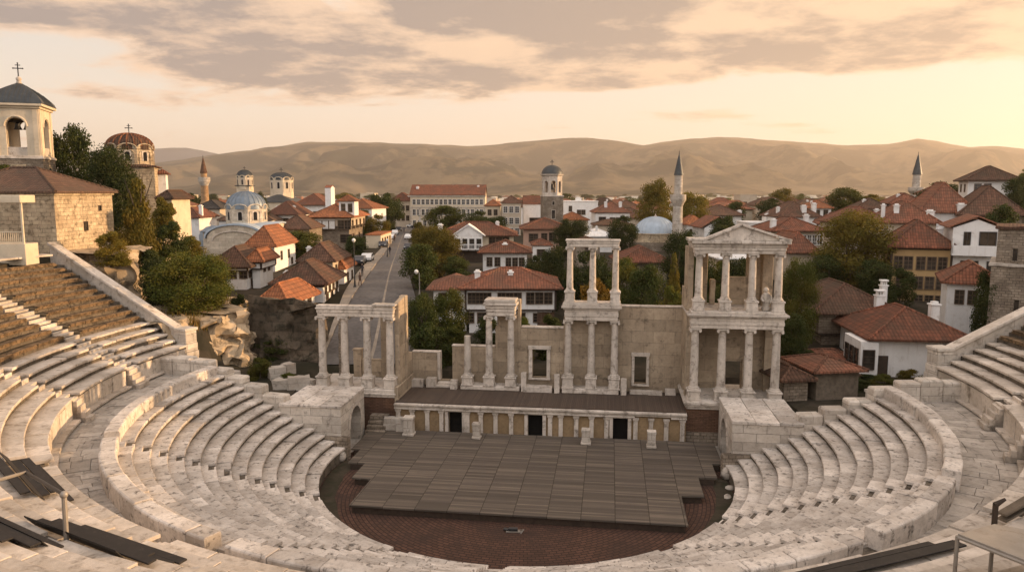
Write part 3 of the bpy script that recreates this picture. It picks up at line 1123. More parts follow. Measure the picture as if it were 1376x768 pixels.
# sloping balustrades with a pedestal at the foot, one at each end of the upper tier
for sgn, lab in ((1, 'pale stone balustrade sloping down beside the sunlit bench rows, below the stone house'),
                 (-1, 'pale stone balustrade sloping down in the shade, in front of the white tiled-roof house')):
    a = 164.0 if sgn > 0 else 376.0
    cs, sn = math.cos(R_(a)), math.sin(R_(a))
    b0, b1 = 30.1, 44.6
    t = thing('balustrade', lab, 'balustrade', (29.5 * cs, 29.5 * sn, 5.1), T=True)

    def slab(w0, w1, h0, h1, r0=b0, r1=b1):
        zz = lambda r: 6.55 + (r - 29.2) * UDZ / UDR
        vs = []
        for r in (r0, r1):
            for wd, h in ((w0, h0), (w1, h0), (w1, h1), (w0, h1)):
                vs.append((r * cs - wd * sn, r * sn + wd * cs, zz(r) + h))
        return MB().add(vs, [(0, 1, 2, 3), (7, 6, 5, 4), (0, 4, 5, 1), (1, 5, 6, 2), (2, 6, 7, 3), (3, 7, 4, 0)])
    mb = MB()
    r = b0
    while r < b1:
        r2 = min(r + 2.4, b1)
        mb.merge(slab(-.22, .22, -8, .75, r + .01, r2 - .01))
        r = r2
    part('wall', mb, M_SEATW, t, bevel=.02)
    mb = MB()
    r = b0
    while r < b1:
        r2 = min(r + 3.3, b1)
        mb.merge(slab(-.42, .42, .75, 1.02, r + .006, r2 - .006))
        r = r2
    part('coping', mb, M_SEATW, t, bevel=.04)
    pd = MB()
    ang = R_(a)
    for z0, z1, wd in ((-.3, 5.6, 1.25), (5.6, 6.1, 1.3), (6.12, 6.75, 1.2), (6.77, 7.75, 1.12), (7.76, 7.98, 1.3)):
        pd.obox(29.4 * cs, 29.4 * sn, z0, z1, wd, wd, ang)
    part('pedestal', pd, M_WHITE, t, bevel=.03)

# stepped coping wall at each end of the lower tier
for sgn, lab in ((1, 'low stepped wall of rough marble blocks closing the lower seats below the rock cliff'),
                 (-1, 'low stepped wall of rough marble blocks closing the lower seats beside the tiled sheds')):
    a = 170.2 if sgn > 0 else 369.8
    cs, sn = math.cos(R_(a)), math.sin(R_(a))
    t = thing('stepped_wall', lab, 'wall', (21 * cs, 21 * sn, 2.5), T=True)
    r = 17.9
    while r < 28.3:
        ln = rg.uniform(1.2, 1.9)
        zt = 4.15 + (min(r, 24.2) - 17.9) * .36 + rg.uniform(-.08, .12)
        mb = MB().obox((r + ln / 2) * cs, (r + ln / 2) * sn, 1.0, zt, ln - .03, 1.0, R_(a) + rg.uniform(-.03, .03))
        part('block', mb, M_WHITE, t, bevel=.09)
        r += ln
# end walls that carry the ends of the two tiers
for a in (170.6, 369.4):
    cs, sn = math.cos(R_(a)), math.sin(R_(a))
    mb = MB()
    mb.obox(18.2 * cs, 18.2 * sn, -.3, 1.6, 10.5, .5, R_(a))
    single('retaining_wall', 'low rubble wall under the left end of the lower seat rows' if a < 200 else 'low rubble wall under the right end of the lower seat rows', 'wall', mb, M_RUBBLE, T=True)

# orchestra paving, earth ring, wooden stage
ob = MB().lathe(0, 0, [(.01, -.25), (13.6, -.25), (13.6, 0.0), (.01, 0.0)], 96)
ob.v = [v for v in ob.v]
orch = single('orchestra_paving', None, None, ob, M_ORCH, kind='structure', T=True, base=(0, 0, 0))
pa = MB().box(-20.5, 20.5, 1.5, 12, -.3, -.012)
single('parodos_paving', None, None, pa, M_PAVE, kind='structure', T=True, base=(0, 0, 0))
er = MB()
for k in range(48):
    t0, t1 = 172 + k * (196 / 48), 172 + (k + 1) * (196 / 48)
    wd0, wd1 = [(.35 + .75 * abs(math.cos(R_(t))) ** 2 + .15 * noise.noise(Vector((t / 6, 0, 0)))) for t in (t0, t1)]
    er.add([((13.12) * math.cos(R_(t0)), 13.12 * math.sin(R_(t0)), .06), ((13.12 - wd0) * math.cos(R_(t0)), (13.12 - wd0) * math.sin(R_(t0)), .02),
            ((13.12 - wd1) * math.cos(R_(t1)), (13.12 - wd1) * math.sin(R_(t1)), .02), ((13.12) * math.cos(R_(t1)), 13.12 * math.sin(R_(t1)), .06)], [(0, 1, 2, 3)])
single('earth_strip', None, None, er, M_SOIL, kind='structure', T=True, base=(0, 0, 0))

dk = thing('wooden_stage', 'low wide stage of grey brown planks with stepped sides on the brick orchestra', 'stage', (0, 0, 0), T=True)
out = [(-9.7, -6.45), (9.75, -6.55), (9.75, -2.5), (11.1, -2.4), (11.1, .6), (12.3, .65), (12.3, 3.2), (13.0, 3.2), (13.0, 7.55), (-12.9, 7.55), (-12.9, 2.9), (-12.2, 2.9), (-12.2, .3), (-11.0, .3), (-11.0, -2.3), (-9.7, -2.4)]
part('deck', MB().prism(out, .40, .52), M_DECK, dk, bevel=.01)
ins = [(x * .985, y + (.09 if y < 0 else 0)) for x, y in out]
part('skirt', MB().prism(ins, 0.003, .395), M_TIMBER, dk)
# strips of lighter edging along the stepped side
sb = MB().box(12.05, 12.32, .58, .64, .525, .56)


# ================================================================ THE STAGE BUILDING
def column(parent, x, y, z0, zp, zt, r=.3, mat=None, seg=20, broken=False):
    mat = mat or M_COLUMN
    hb = r * .75
    zc = zt - r * 1.25
    prof = [(r * 1.35, zp), (r * 1.42, zp + hb * .2), (r * 1.36, zp + hb * .4), (r * 1.12, zp + hb * .55), (r * 1.2, zp + hb * .72), (r * 1.12, zp + hb * .9), (r * 1.0, zp + hb * 1.05)]
    n = 6
    for i in range(n + 1):
        t = i / n
        prof.append((r * (1 - .17 * t ** 1.6), zp + hb * 1.1 + (zc - zp - hb * 1.1) * t))
    shaft = part('column', MB().lathe(x, y, prof, seg), mat, parent, smooth=40, rough=.012, freq=2.5)
    if z0 < zp:
        pd = MB()
        w = r * 1.42
        pd.box(x - w * 1.12, x + w * 1.12, y - w * 1.12, y + w * 1.12, z0, z0 + .14)
        pd.box(x - w, x + w, y - w, y + w, z0 + .14, zp - .13)
        pd.box(x - w * 1.14, x + w * 1.14, y - w * 1.14, y + w * 1.14, zp - .13, zp)
        part('pedestal', pd, mat, shaft, bevel=.02)
    if not broken:
        cp = MB()
        rt = r * .83
        h = zt - zc
        cp.lathe(x, y, [(rt * 1.0, zc - .02), (rt * 1.12, zc + h * .08), (rt * 1.05, zc + h * .16), (rt * 1.18, zc + h * .5), (rt * 1.4, zc + h * .62), (rt * 1.3, zc + h * .7)], seg)
        aw = r * 1.3
        cp.box(x - aw, x + aw, y - aw, y + aw, zc + h * .78, zt)
        for sx in (-1, 1):             # scrolls of the capital
            vo = MB().lathe(0, 0, [(.01, -aw * .95), (r * .33, -aw * .95), (r * .28, 0), (r * .33, aw * .95), (.01, aw * .95)], 10)
            vo.v = [(x + sx * r * 1.05 + px, y + pz, zc + h * .58 + py) for px, py, pz in vo.v]
            cp.merge(vo)
        part('capital', cp, mat, shaft, smooth=35)
    return shaft


def moulding(mb, x0, x1, y0, y1, steps):
    """stack of slabs: (z0, z1, projection)"""
    for z0, z1, p in steps:
        mb.box(x0 - p, x1 + p, y0 - p, y1 + p, z0, z1)
    return mb


# podium with three doors, pilasters and ochre panels
pod = thing('stage_podium', 'long marble faced podium with three dark doorways and ochre panels behind the wooden stage', 'podium', (0, 9, 0), T=True)
PF = 7.9
PIL = [-10.86, -9.75, -8.56, -7.44, -5.4, -4.36, -3.22, -2.02, .95, 1.76, 2.92, 4.07, 5.18, 7.33, 8.46, 9.58, 10.75]
DOORS = [(-6.9, -5.82), (-.74, .38), (5.66, 6.76)]
mb = MB()
xs = [-11.1] + [v for d in DOORS for v in d] + [11.0]
for a, b in zip(xs[0::2], xs[1::2]):
    mb.box(a, b, PF + .12, PF + .6, 0, 2.05)
mb.box(-11.1, 11.0, PF + .121, PF + .6, 2.05, 2.4)
mb.box(-11.1, 11.0, 13.6, 13.9, 0, 2.4)
part('wall', mb, M_PANEL, pod)
mb = MB().box(-11.1, 11.0, PF - .06, PF + .25, .0, .16)
for a, b in DOORS:
    mb.box(a + .02, b - .02, PF - .1, PF + .6, -.01, .03)
part('plinth', mb, M_COLUMN, pod, bevel=.02)
for x in PIL:
    mb = MB()
    mb.box(x - .16, x + .16, PF - .02, PF + .2, .16, 1.98)
    mb.box(x - .21, x + .21, PF - .07, PF + .2, .16, .32)
    mb.box(x - .2, x + .2, PF - .06, PF + .2, 1.83, 1.9)
    mb.box(x - .23, x + .23, PF - .09, PF + .2, 1.9, 2.06)
    part('pilaster', mb, M_COLUMN, pod, bevel=.012)
for a, b in DOORS:
    d = part('door', MB().box(a - .02, b + .02, PF + .75, PF + .8, 0.0, 2.02), M_VOID, pod, label='black sheet standing in for shade in the open doorway')  # black sheet standing in for the shade inside the doorway
    fr = MB()
    fr.box(a - .26, a, PF - .05, PF + .35, .0, 2.0)
    fr.box(b, b + .26, PF - .05, PF + .35, .0, 2.0)
    fr.box(a - .3, b + .3, PF - .08, PF + .35, 2.0, 2.2)
    part('door_frame', fr, M_COLUMN, d, bevel=.02)
mb = MB()
x = -11.15
while x < 11.0:
    x2 = min(x + rg.uniform(1.6, 2.8), 11.05)
    if rg.random() < .9:
        mb.box(x + .006, x2 - .006, PF - .16, PF + .4, 2.07, 2.20 + rg.uniform(-.02, .02))
    mb.box(x + .006, x2 - .006, PF - .1, PF + .4, 2.2, 2.36)
    mb.box(x + .006, x2 - .006, PF - .22 + rg.uniform(-.02, .02), PF + .5, 2.36, 2.52 + rg.uniform(-.015, .015))
    x = x2
part('cornice', mb, M_COLUMN, pod, bevel=.025)
part('stage_floor', MB().box(-11.1, 11.0, PF + .12, 13.35, 2.53, 2.6), M_POD, pod)

# right pavilion -------------------------------------------------------
PX = [11.6, 13.57, 15.5, 17.45]


def paraskenion(side):
    return [side * x for x in PX]


rp_ = thing('pavilion', 'tall two storey marble pavilion with gable and eight columns, right of the stage', 'ruin', (14.5, 11, 0), T=True)
mb = MB().box(11.02, 18.2, 8.45, 13.6, -.3, 1.0)
mb2 = MB().box(11.0, 18.15, 8.5, 13.55, 1.0, 2.75)
part('base_rubble', mb, M_RUBBLE, rp_)
part('base_brick', mb2, M_BRICK, rp_)
mb = MB()
moulding(mb, 11.05, 18.1, 8.4, 13.7, [(2.75, 2.95, .03), (2.95, 3.1, .14), (3.1, 3.33, .22)])
part('platform', mb, M_COLUMN, rp_, bevel=.03)
for x in PX:
    column(rp_, x, 9.2, 3.34, 4.1, 8.72, .32)
# side wall and back wall of the lower storey
mb = MB()
mb.box(11.02, 11.45, 9.9, 10.6, 3.33, 9.9)
mb.box(11.02, 11.45, 11.6, 13.4, 3.33, 9.9)
mb.box(11.02, 11.45, 10.6, 11.6, 5.9, 9.9)
mb.box(11.45, 14.35, 12.5, 13.1, 3.33, 9.9)
mb.box(15.62, 17.95, 12.5, 13.1, 3.33, 9.9)
mb.box(14.35, 15.62, 12.5, 13.1, 5.55, 9.9)
part('back_wall', mb, M_WALL, rp_)
mb = MB()
for bx_ in ((17.2, 17.9, 12.0, 12.49, 3.33, 9.3), (11.46, 12.1, 12.1, 12.49, 3.33, 9.3), (15.63, 15.95, 12.3, 12.49, 3.33, 5.75)):
    part('pier', MB().box(*bx_), M_WALL, rp_, bevel=.02)
mb = MB()
moulding(mb, 11.25, 17.85, 8.85, 12.9, [(8.74, 9.02, 0), (9.03, 9.3, .05), (9.3, 9.55, .02), (9.55, 9.68, .14), (9.69, 9.86, .32)])
part('entablature', mb, M_COLUMN, rp_, bevel=.025)
mb = MB().box(11.2, 17.9, 8.75, 12.95, 9.862, 10.06)
part('upper_step', mb, M_COLUMN, rp_, bevel=.03)
for x in (11.75, 13.65, 15.55, 17.4):
    column(rp_, x, 9.2, 10.07, 10.85, 14.25, .285)
mb = MB()
mb.box(11.05, 11.45, 10.0, 12.7, 9.9, 14.6)
mb.box(10.95, 11.5, 10.6, 13.2, 9.9, 11.4)
part('side_wall', mb, M_WALL, rp_, bevel=.03)
mb = MB()
part('pier', MB().box(12.2, 12.75, 12.2, 12.85, 10.06, 14.2), M_WALL, rp_, bevel=.03)
mb.box(16.75, 17.5, 11.6, 12.8, 10.06, 14.2)
mb.box(15.7, 16.75, 12.4, 12.8, 10.06, 14.2)
part('pier', mb, M_WALL, rp_, bevel=.03)
part('parapet_wall', MB().box(14.3, 15.7, 12.3, 12.75, 10.06, 12.1).box(14.2, 15.75, 12.22, 12.83, 12.1, 12.2), M_WALL, rp_, bevel=.02)
part('broken_pier', MB().box(12.95, 13.35, 12.1, 12.6, 10.06, 12.0), M_WALL, rp_, bevel=.06, sub=.4, rough=.05, freq=2)
mb = MB()
moulding(mb, 11.35, 17.75, 8.85, 12.85, [(14.26, 14.5, 0), (14.5, 14.76, .04), (14.76, 14.86, .12), (14.87, 15.0, .1)])
x = 11.1
while x < 17.9:
    x2 = min(x + rg.uniform(.7, 1.4), 18.05)
    mb.box(x, x2 - .01, 8.5 + rg.uniform(-.06, .08), 13.1, 15.0 + .004, 15.22 + rg.uniform(-.03, .02))
    x = x2
mb.box(10.85, 12.2, 8.55, 9.6, 15.21, 15.38)
mb.box(17.2, 18.1, 8.6, 9.6, 15.21, 15.36)
part('entablature', mb, M_COLUMN, rp_, bevel=.03)
pd = MB()
pd.extr([(12.2, 15.2), (17.75, 15.2), (14.6, 16.3)], 8.85, 9.5)
part('gable', pd, M_COLUMN, rp_, bevel=.02)
pc = MB()
for (xa, za), (xb, zb) in (((12.05, 15.2), (14.6, 16.28)), ((17.95, 15.2), (14.6, 16.28))):
    n = 4
    for i in range(n):
        a0, a1 = i / n, (i + 1) / n - .006
        x0, z0, x1, z1 = xa + (xb - xa) * a0, za + (zb - za) * a0, xa + (xb - xa) * a1, za + (zb - za) * a1
        pc.extr([(x0, z0), (x1, z1), (x1, z1 + .17), (x0, z0 + .17)], 8.62, 9.6)
part('gable_cornice', pc, M_COLUMN, rp_, bevel=.02)
# broken statue that stands on the upper floor
sm = MB()
sm.lathe(16.65, 9.5, [(.3, 10.07), (.33, 10.2), (.27, 10.35), (.3, 10.6), (.36, 10.95), (.33, 11.2), (.22, 11.38), (.16, 11.44), (.01, 11.46)], 14)
sm.sphere((16.6, 9.42, 11.62), .2, 10, 7)
sm.tube([(16.4, 9.4, 11.2), (16.28, 9.2, 10.95), (16.4, 9.08, 10.8)], [.12, .1, .09])
sm.tube([(16.92, 9.5, 11.2), (17.0, 9.32, 10.9), (16.95, 9.2, 10.65)], [.12, .1, .08])
single('broken_statue', 'small worn statue fragment standing between the upper columns of the gabled pavilion', 'statue', sm, M_WHITE, T=True, sub=.12, rough=.035, freq=4, smooth=50)

# left colonnade -------------------------------------------------------
lc = thing('colonnade', 'one storey row of four marble columns under a beam, in front of the street', 'ruin', (-14.5, 10.5, 0), T=True)
part('base_wall', MB().box(-18.1, -11.2, 8.5, 13.0, -.3, 2.75), M_BRICK, lc)
mb = MB()
moulding(mb, -18.1, -11.3, 8.45, 13.2, [(2.75, 2.95, .03), (2.95, 3.1, .12), (3.1, 3.35, .02)])
part('platform', mb, M_COLUMN, lc, bevel=.03)
part('end_wall', MB().box(-11.28, -10.98, 8.42, 13.4, 2.4, 3.6), M_WALL, lc, bevel=.03)
for x in (-17.35, -15.5, -13.65, -11.8):
    column(lc, x, 9.2, 3.36, 4.2, 8.98, .31)
mb = MB()
moulding(mb, -17.6, -11.45, 8.93, 9.47, [(9.0, 9.28, 0), (9.29, 9.58, .04), (9.58, 9.7, .12), (9.7, 9.9, .05)])
mb.box(-13.1, -11.2, 8.75, 9.75, 9.9, 10.05)
part('entablature', mb, M_COLUMN, lc, bevel=.035)
mb = MB()
mb.extx([(9.5, 3.6), (11.19, 3.6), (11.19, 10.35), (9.5, 10.1)], -11.5, -11.12)
part('pier', mb, M_WALL, lc, bevel=.03)
part('pier', MB().box(-11.6, -11.05, 11.2, 11.9, 3.6, 10.4), M_WALL, lc, bevel=.03)
part('rear_pier', MB().box(-13.3, -12.55, 11.6, 12.2, 3.35, 9.0), M_WALL, lc, bevel=.03)
part('side_wall', MB().extx([(11.9, 3.6), (13.8, 3.6), (13.8, 5.3), (11.9, 5.7)], -11.5, -11.1), M_WALL, lc, bevel=.04)
mb = MB()
mb.box(-15.9, -15.2, 12.2, 12.7, 3.35, 5.6)
mb.box(-15.2, -12.6, 12.3, 12.6, 3.35, 4.9)
mb.box(-15.95, -12.6, 12.15, 12.75, 5.6, 5.72) if False else mb.box(-15.95, -15.15, 12.15, 12.75, 5.6, 5.75)
part('low_wall', mb, M_WALL, lc, bevel=.04)
mb = MB().lathe(-16.9, 12.4, [(.32, 3.36), (.3, 6), (.26, 8.9), (.2, 8.95)], 14)
part('brick_column', mb, M_RUBBLE, lc, smooth=50, sub=.35, rough=.05, freq=3)

# two storey aedicule in the middle -------------------------------------
ae = thing('aedicule', 'two storey marble column screen with three columns on each floor, against the stage wall', 'ruin', (3.9, 12.6, 2.6), T=True)
mb = MB().box(1.55, 6.1, 12.1, 13.4, 2.6, 2.98)
part('plinth', mb, M_COLUMN, ae, bevel=.04)
for x in (2.0, 3.87, 5.72):
    column(ae, x, 12.55, 2.98, 3.95, 8.52, .3)
part('back_wall', MB().box(1.6, 6.05, 13.3, 13.8, 2.6, 8.6), M_WALL, ae)
mb = MB()
moulding(mb, 1.75, 5.95, 12.2, 13.75, [(8.54, 8.85, 0), (8.86, 9.2, .04), (9.2, 9.42, .02), (9.42, 9.55, .14), (9.56, 9.72, .28)])
mb.box(1.6, 6.1, 12.05, 13.6, 9.721, 9.98)
part('entablature', mb, M_COLUMN, ae, bevel=.03)
for x in (2.1, 3.9, 5.7):
    column(ae, x, 12.55, 9.98, 10.9, 14.4, .265)
mb = MB()
moulding(mb, 1.85, 5.95, 12.25, 12.85, [(14.41, 14.66, 0), (14.67, 14.86, .03), (14.86, 15.02, .1)])
part('upper_beam', mb, M_COLUMN, ae, bevel=.03)

# aedicule of two columns with a heavy curved cornice
pr = thing('aedicule', 'pair of marble columns carrying a heavy broken cornice, left of the larger framed doorway', 'ruin', (-3.6, 12.7, 2.6), T=True)
part('plinth', MB().box(-6.8, -1.9, 12.15, 13.4, 2.6, 2.95), M_COLUMN, pr, bevel=.05)
for x in (-4.45, -2.65):
    column(pr, x, 12.55, 2.95, 3.75, 8.72, .3)
mb = MB()
moulding(mb, -4.6, -2.35, 12.2, 13.5, [(8.74, 9.05, 0), (9.06, 9.35, .05), (9.35, 9.6, .12), (9.61, 9.85, .26), (9.85, 10.12, .16)])
part('entablature', mb, M_COLUMN, pr, bevel=.06)
part('pier', MB().box(-3.9, -2.0, 13.35, 13.85, 5.9, 8.74).box(-2.2, -1.95, 13.3, 13.9, 5.9, 10.0), M_WALL, pr, bevel=.03)
sc_ = thing('column_stump', 'broken single column without a capital, leftmost on the stage wall plinth', 'column', (-6.25, 12.55, 2.95), T=True)
column(sc_, -6.25, 12.55, 2.952, 3.7, 7.4, .3, broken=True)

# the wall behind
bw = thing('stage_wall', 'long ochre ashlar back wall of the stage with two framed doorways', 'wall', (2, 13.6, 0), T=True)
mb = MB()
mb.box(-7.7, -4.05, 13.35, 13.85, 0, 5.95)
mb.box(-4.05, -.97, 13.36, 13.86, 0, 7.65)
mb.box(.22, 1.6, 13.36, 13.86, 0, 7.65)
mb.box(-.97, .22, 13.36, 13.86, 0, 3.5)
mb.box(-.97, .22, 13.36, 13.86, 5.9, 7.65)
mb.box(6.05, 7.35, 13.36, 13.86, 0, 9.55)
mb.box(8.3, 11.02, 13.36, 13.86, 0, 9.55)
mb.box(7.35, 8.3, 13.36, 13.86, 0, 3.25)
mb.box(7.35, 8.3, 13.36, 13.86, 5.55, 9.55)
mb.box(1.6, 6.05, 13.4, 13.8, 0, 2.6)
part('masonry', mb, M_WALL, bw)
mb = MB()
mb.box(-7.75, -4.1, 13.3, 13.9, 5.95, 6.06)
mb.box(-1.9, 1.6, 13.3, 13.9, 7.65, 7.78)
mb.box(6.1, 11.0, 13.3, 13.9, 9.55, 9.68)
part('coping', mb, M_COLUMN, bw, bevel=.03)
for a, b, z0, z1, w_ in ((-.97, .22, 3.5, 5.9, .3), (7.35, 8.3, 3.25, 5.55, .22)):
    mb = MB()
    mb.box(a - w_, a, 13.2, 13.6, z0, z1)
    mb.box(b, b + w_, 13.2, 13.6, z0, z1)
    mb.box(a - w_ - .05, b + w_ + .05, 13.15, 13.6, z1, z1 + .3)
    mb.box(a - w_ - .02, b + w_ + .02, 13.1, 13.6, z0 - .14, z0)
    part('door_frame', mb, M_COLUMN, bw, bevel=.02)
bl = thing('stage_wall', 'low ochre wall piece with a gap and steps, between the colonnade and the broken column', 'wall', (-9.9, 13.6, 0), T=True)
part('masonry', MB().box(-11.1, -8.75, 13.35, 13.85, 0, 5.35).box(-8.76, -7.7, 13.4, 13.8, 0, 3.05), M_WALL, bl)
part('coping', MB().box(-11.15, -8.9, 13.3, 13.9, 5.35, 5.46).box(-8.98, -8.72, 13.28, 13.92, 3.05, 5.47), M_COLUMN, bl, bevel=.02)
part('steps', MB().box(-9.0, -7.6, 12.5, 13.38, 2.6, 2.78).box(-8.9, -7.7, 12.9, 13.38, 2.78, 2.95), M_COLUMN, bl, bevel=.03)
# parapet stones on the stage floor and in front of the podium
BLK = [(-10.5, 12.7, 2.6, .95, .6, .62, 'squat marble block with a moulded rim beside the left wall piece'),
       (-9.35, 12.75, 2.6, .8, .55, .75, 'squarish marble block right of a squat block by the left wall piece'),
       (-7.35, 12.3, 2.6, .55, .5, .75, 'leaning marble block beside the wall plinth of the broken column'),
       (-1.55, 12.3, 2.6, .4, .4, 1.55, 'upright marble post left of the larger framed doorway'),
       (1.15, 12.2, 2.6, .42, .4, 1.5, 'upright marble post between the framed doorway and the two storey screen'),
       (6.5, 12.3, 2.6, .45, .4, 1.3, 'upright marble post right of the two storey screen'),
       (9.0, 12.6, 2.6, 1.1, .5, .3, 'flat marble slab lying at the foot of the wall near the pavilion'),
       (10.2, 12.8, 2.6, .8, .5, .45, 'small marble block in the corner by the pavilion'),
       (-.4, 12.5, 2.6, 2.3, .9, .4, 'broad marble doorstep below the larger framed doorway'),
       (7.8, 12.8, 2.6, 1.6, .6, .25, 'thin marble doorstep below the narrower framed doorway')]
for x, y, z, wx, wy, h, lab in BLK:
    mb = MB().obox(x, y, z + .003, z + h, wx, wy, rg.uniform(-.06, .06))
    single('marble_block', lab, 'stone block', mb, M_COLUMN, T=True, sub=.3, bevel=.0, rough=.03, freq=2.5, smooth=30, group='loose marble blocks')
for x, y, h, w_, lab in ((-9.6, 6.4, 1.45, .72, 'tallest marble pedestal with moulded base standing at the back left of the wooden stage'),
                         (-4.4, 6.3, 1.2, .55, 'slim pedestal of worn marble on the stage between the left and middle doorways'),
                         (3.72, 6.1, 1.15, .6, 'worn marble pedestal on the stage just left of the right doorway'),
                         (8.4, 5.95, 1.25, .58, 'chipped pale marble pedestal on the stage near the brick corner')):
    z = .52
    mb = MB().box(x - w_ * .6, x + w_ * .6, y - w_ * .55, y + w_ * .55, z + .002, z + .2)
    mb.prism([(x - w_ * .5, y - w_ * .45), (x + w_ * .5, y - w_ * .45), (x + w_ * .5, y + w_ * .45), (x - w_ * .5, y + w_ * .45)], z + .2, z + h - .22)
    mb.box(x - w_ * .56, x + w_ * .56, y - w_ * .5, y + w_ * .5, z + h - .22, z + h)
    single('pedestal', lab, 'pedestal', mb, M_WHITE, T=True, bevel=.035, rough=.02, freq=3, group='pedestals on the wooden stage')

# vaulted side passages
for sg, lab in ((-1, 'pale ashlar vaulted passage with an arch, left of the stage beside the stone steps'),
                (1, 'pale ashlar vaulted passage with a wide cracked roof slab, right of the stage')):
    t = thing('vaulted_passage', lab, 'passage', (sg * 15.6, 5, 0), T=True)
    y0, y1, zt = 2.35, (7.4 if sg < 0 else 8.3), 3.8
    yc, ra, zs = (5.35, 1.15, 1.75) if sg < 0 else (5.7, 1.3, 1.6)
    prof = [(y0, 0), (yc - ra, 0), (yc - ra, zs)] + [(yc - ra * math.cos(math.pi * i / 12), zs + ra * math.sin(math.pi * i / 12)) for i in range(1, 12)] + [(yc + ra, zs), (yc + ra, 0), (y1, 0), (y1, zt - .22), (y0, zt - .22)]
    mb = MB()
    xa, xb = sorted((sg * 13.4, sg * 17.9))
    mb.extx(prof, xa, xb)
    part('masonry', mb, M_WHITE, t)
    mb = MB()
    n = 3
    for i in range(n):
        for k in range(2):
            ya, yb = y0 - .08 + (y1 - y0 + .08) * k / 2, y0 - .08 + (y1 - y0 + .08) * (k + 1) / 2
            x0, x1 = xa - .06 + (xb - xa + .12) * i / n, xa - .06 + (xb - xa + .12) * (i + 1) / n
            mb.box(x0 + .015, x1 - .015, ya + .015, yb - .015, zt - .215, zt + rg.uniform(-.03, .03))
    part('roof_slab', mb, M_SEAT, t, bevel=.03)
    ar = MB()
    for i in range(9):
        t0, t1 = math.pi * i / 9 + .012, math.pi * (i + 1) / 9 - .012
        pl_ = [(yc - r_ * math.cos(a_), zs + r_ * math.sin(a_)) for r_, a_ in ((ra + .003, t0), (ra + .003, t1), (ra + .38, t1), (ra + .38, t0))]
        ar.extx(pl_, *(sorted((sg * 13.4 - sg * .06, sg * 13.5))))
    ar.box(*sorted((sg * 13.34, sg * 13.5)), yc - ra - .4, yc - ra, zs - .18, zs)
    ar.box(*sorted((sg * 13.34, sg * 13.5)), yc + ra, yc + ra + .4, zs - .18, zs)
    part('arch_ring', ar, M_COLUMN, t, bevel=.015)
    mb = MB().box(*sorted((sg * 17.2, sg * 17.3)), yc - ra - .1, yc + ra + .1, 0, 3.2)
    part('passage_end', mb, M_RUBBLE, t)
for x, y, r_, h, lab in ((-13.25, 1.75, .45, .8, 'round pale boulder at the inner end of the left seat rows'), (-13.6, .9, .3, .5, 'small pale stone beside the round boulder at the left seats'),
                         (13.1, 1.75, .42, .95, 'upright rounded marble lump at the inner end of the right seat rows'),
                         (13.0, .2, .28, .28, 'small white stone on the earth below the right seats'), (12.7, -1.2, .25, .2, 'smallest white stone on the earth below the right seats')):
    mb = MB().sphere((x, y, h * .5 - .03), r_, 10, 7, h * .5 / r_)
    single('stone', lab, 'stone', mb, M_WHITE, T=True, rough=.09, freq=2.2, smooth=45, group='loose stones by the orchestra')
# steps and broken blocks right of the left arch
sp = thing('stone_steps', 'short flight of grey stone steps beside the left arch', 'steps', (-12.3, 7.2, 0), T=True)
mb = MB()
for i in range(5):
    mb.box(-13.2 + .03 * i, -11.6 - .02 * i, 6.4 + .32 * i, 8.4, .3 * i + .003, .3 * (i + 1))
part('flight', mb, M_RUBBLE, sp, bevel=.03)
for x, y, wx, wy, h, lab in ((-11.25, 7.5, 1.2, .6, .95, 'rough broken block right of the stone steps'), (-10.35, 7.35, 1.0, .6, 1.0, 'rough block with a notched base beside the tallest pedestal')):
    single('marble_block', lab, 'stone block', MB().obox(x, y, .525, .52 + h, wx, wy, .1), M_WHITE, T=True, sub=.3, rough=.08, freq=2, smooth=35, group='loose marble blocks')
# small camera rig lying on the brick paving
rg_t = thing('stage_lamp', 'small dark floor lamp lying on the brick paving in front of the stage', 'lamp', (.2, -7.5, 0), T=True)
part('body', MB().obox(.15, -7.5, .06, .22, .5, .22, .1).obox(-.25, -7.45, .05, .14, .3, .2, -.3), M_DARKM, rg_t, bevel=.02)
part('bracket', MB().obox(.2, -7.5, .003, .055, .9, .3, .1).tube([(.5, -7.4, .05), (.75, -7.6, .2), (.6, -7.75, .02)], .03), M_METAL, rg_t)


# ================================================================ THE TOWN
FOOT = []          # taken ground: (x, y, radius)
_wc = {}


def win_mesh(ww, wh, fm, mull):
    key = (round(ww, 2), round(wh, 2), fm.name, mull)
    if key not in _wc:
        f = MB()
        t = max(.07, min(.12, ww * .1))
        f.box(-ww / 2 - t, -ww / 2, -.09, .03, -wh / 2 - t, wh / 2 + t)
        f.box(ww / 2, ww / 2 + t, -.09, .03, -wh / 2 - t, wh / 2 + t)
        f.box(-ww / 2, ww / 2, -.09, .03, wh / 2, wh / 2 + t)
        f.box(-ww / 2, ww / 2, -.13, .03, -wh / 2 - t, -wh / 2)
        for k in range(1, mull[0] + 1):
            x = -ww / 2 + ww * k / (mull[0] + 1)
            f.box(x - .025, x + .025, -.055, .02, -wh / 2, wh / 2)
        for k in range(1, mull[1] + 1):
            z = -wh / 2 + wh * k / (mull[1] + 1)
            f.box(-ww / 2, ww / 2, -.05, .02, z - .025, z + .025)
        p = MB().box(-ww / 2, ww / 2, -.022, .015, -wh / 2, wh / 2)
        _wc[key] = (f.mesh('window', fm), p.mesh('pane', M_GLASS))
    return _wc[key]


def window(par, x, y, z, rot, ww, wh, fm, mull=(1, 2), pane=True):
    a, b = win_mesh(ww, wh, fm, mull)
    o = part('window', a, None, par)
    o.location = (x, y, z)
    o.rotation_euler = (0, 0, rot)
    if pane:
        part('pane', b, None, o)
    return o


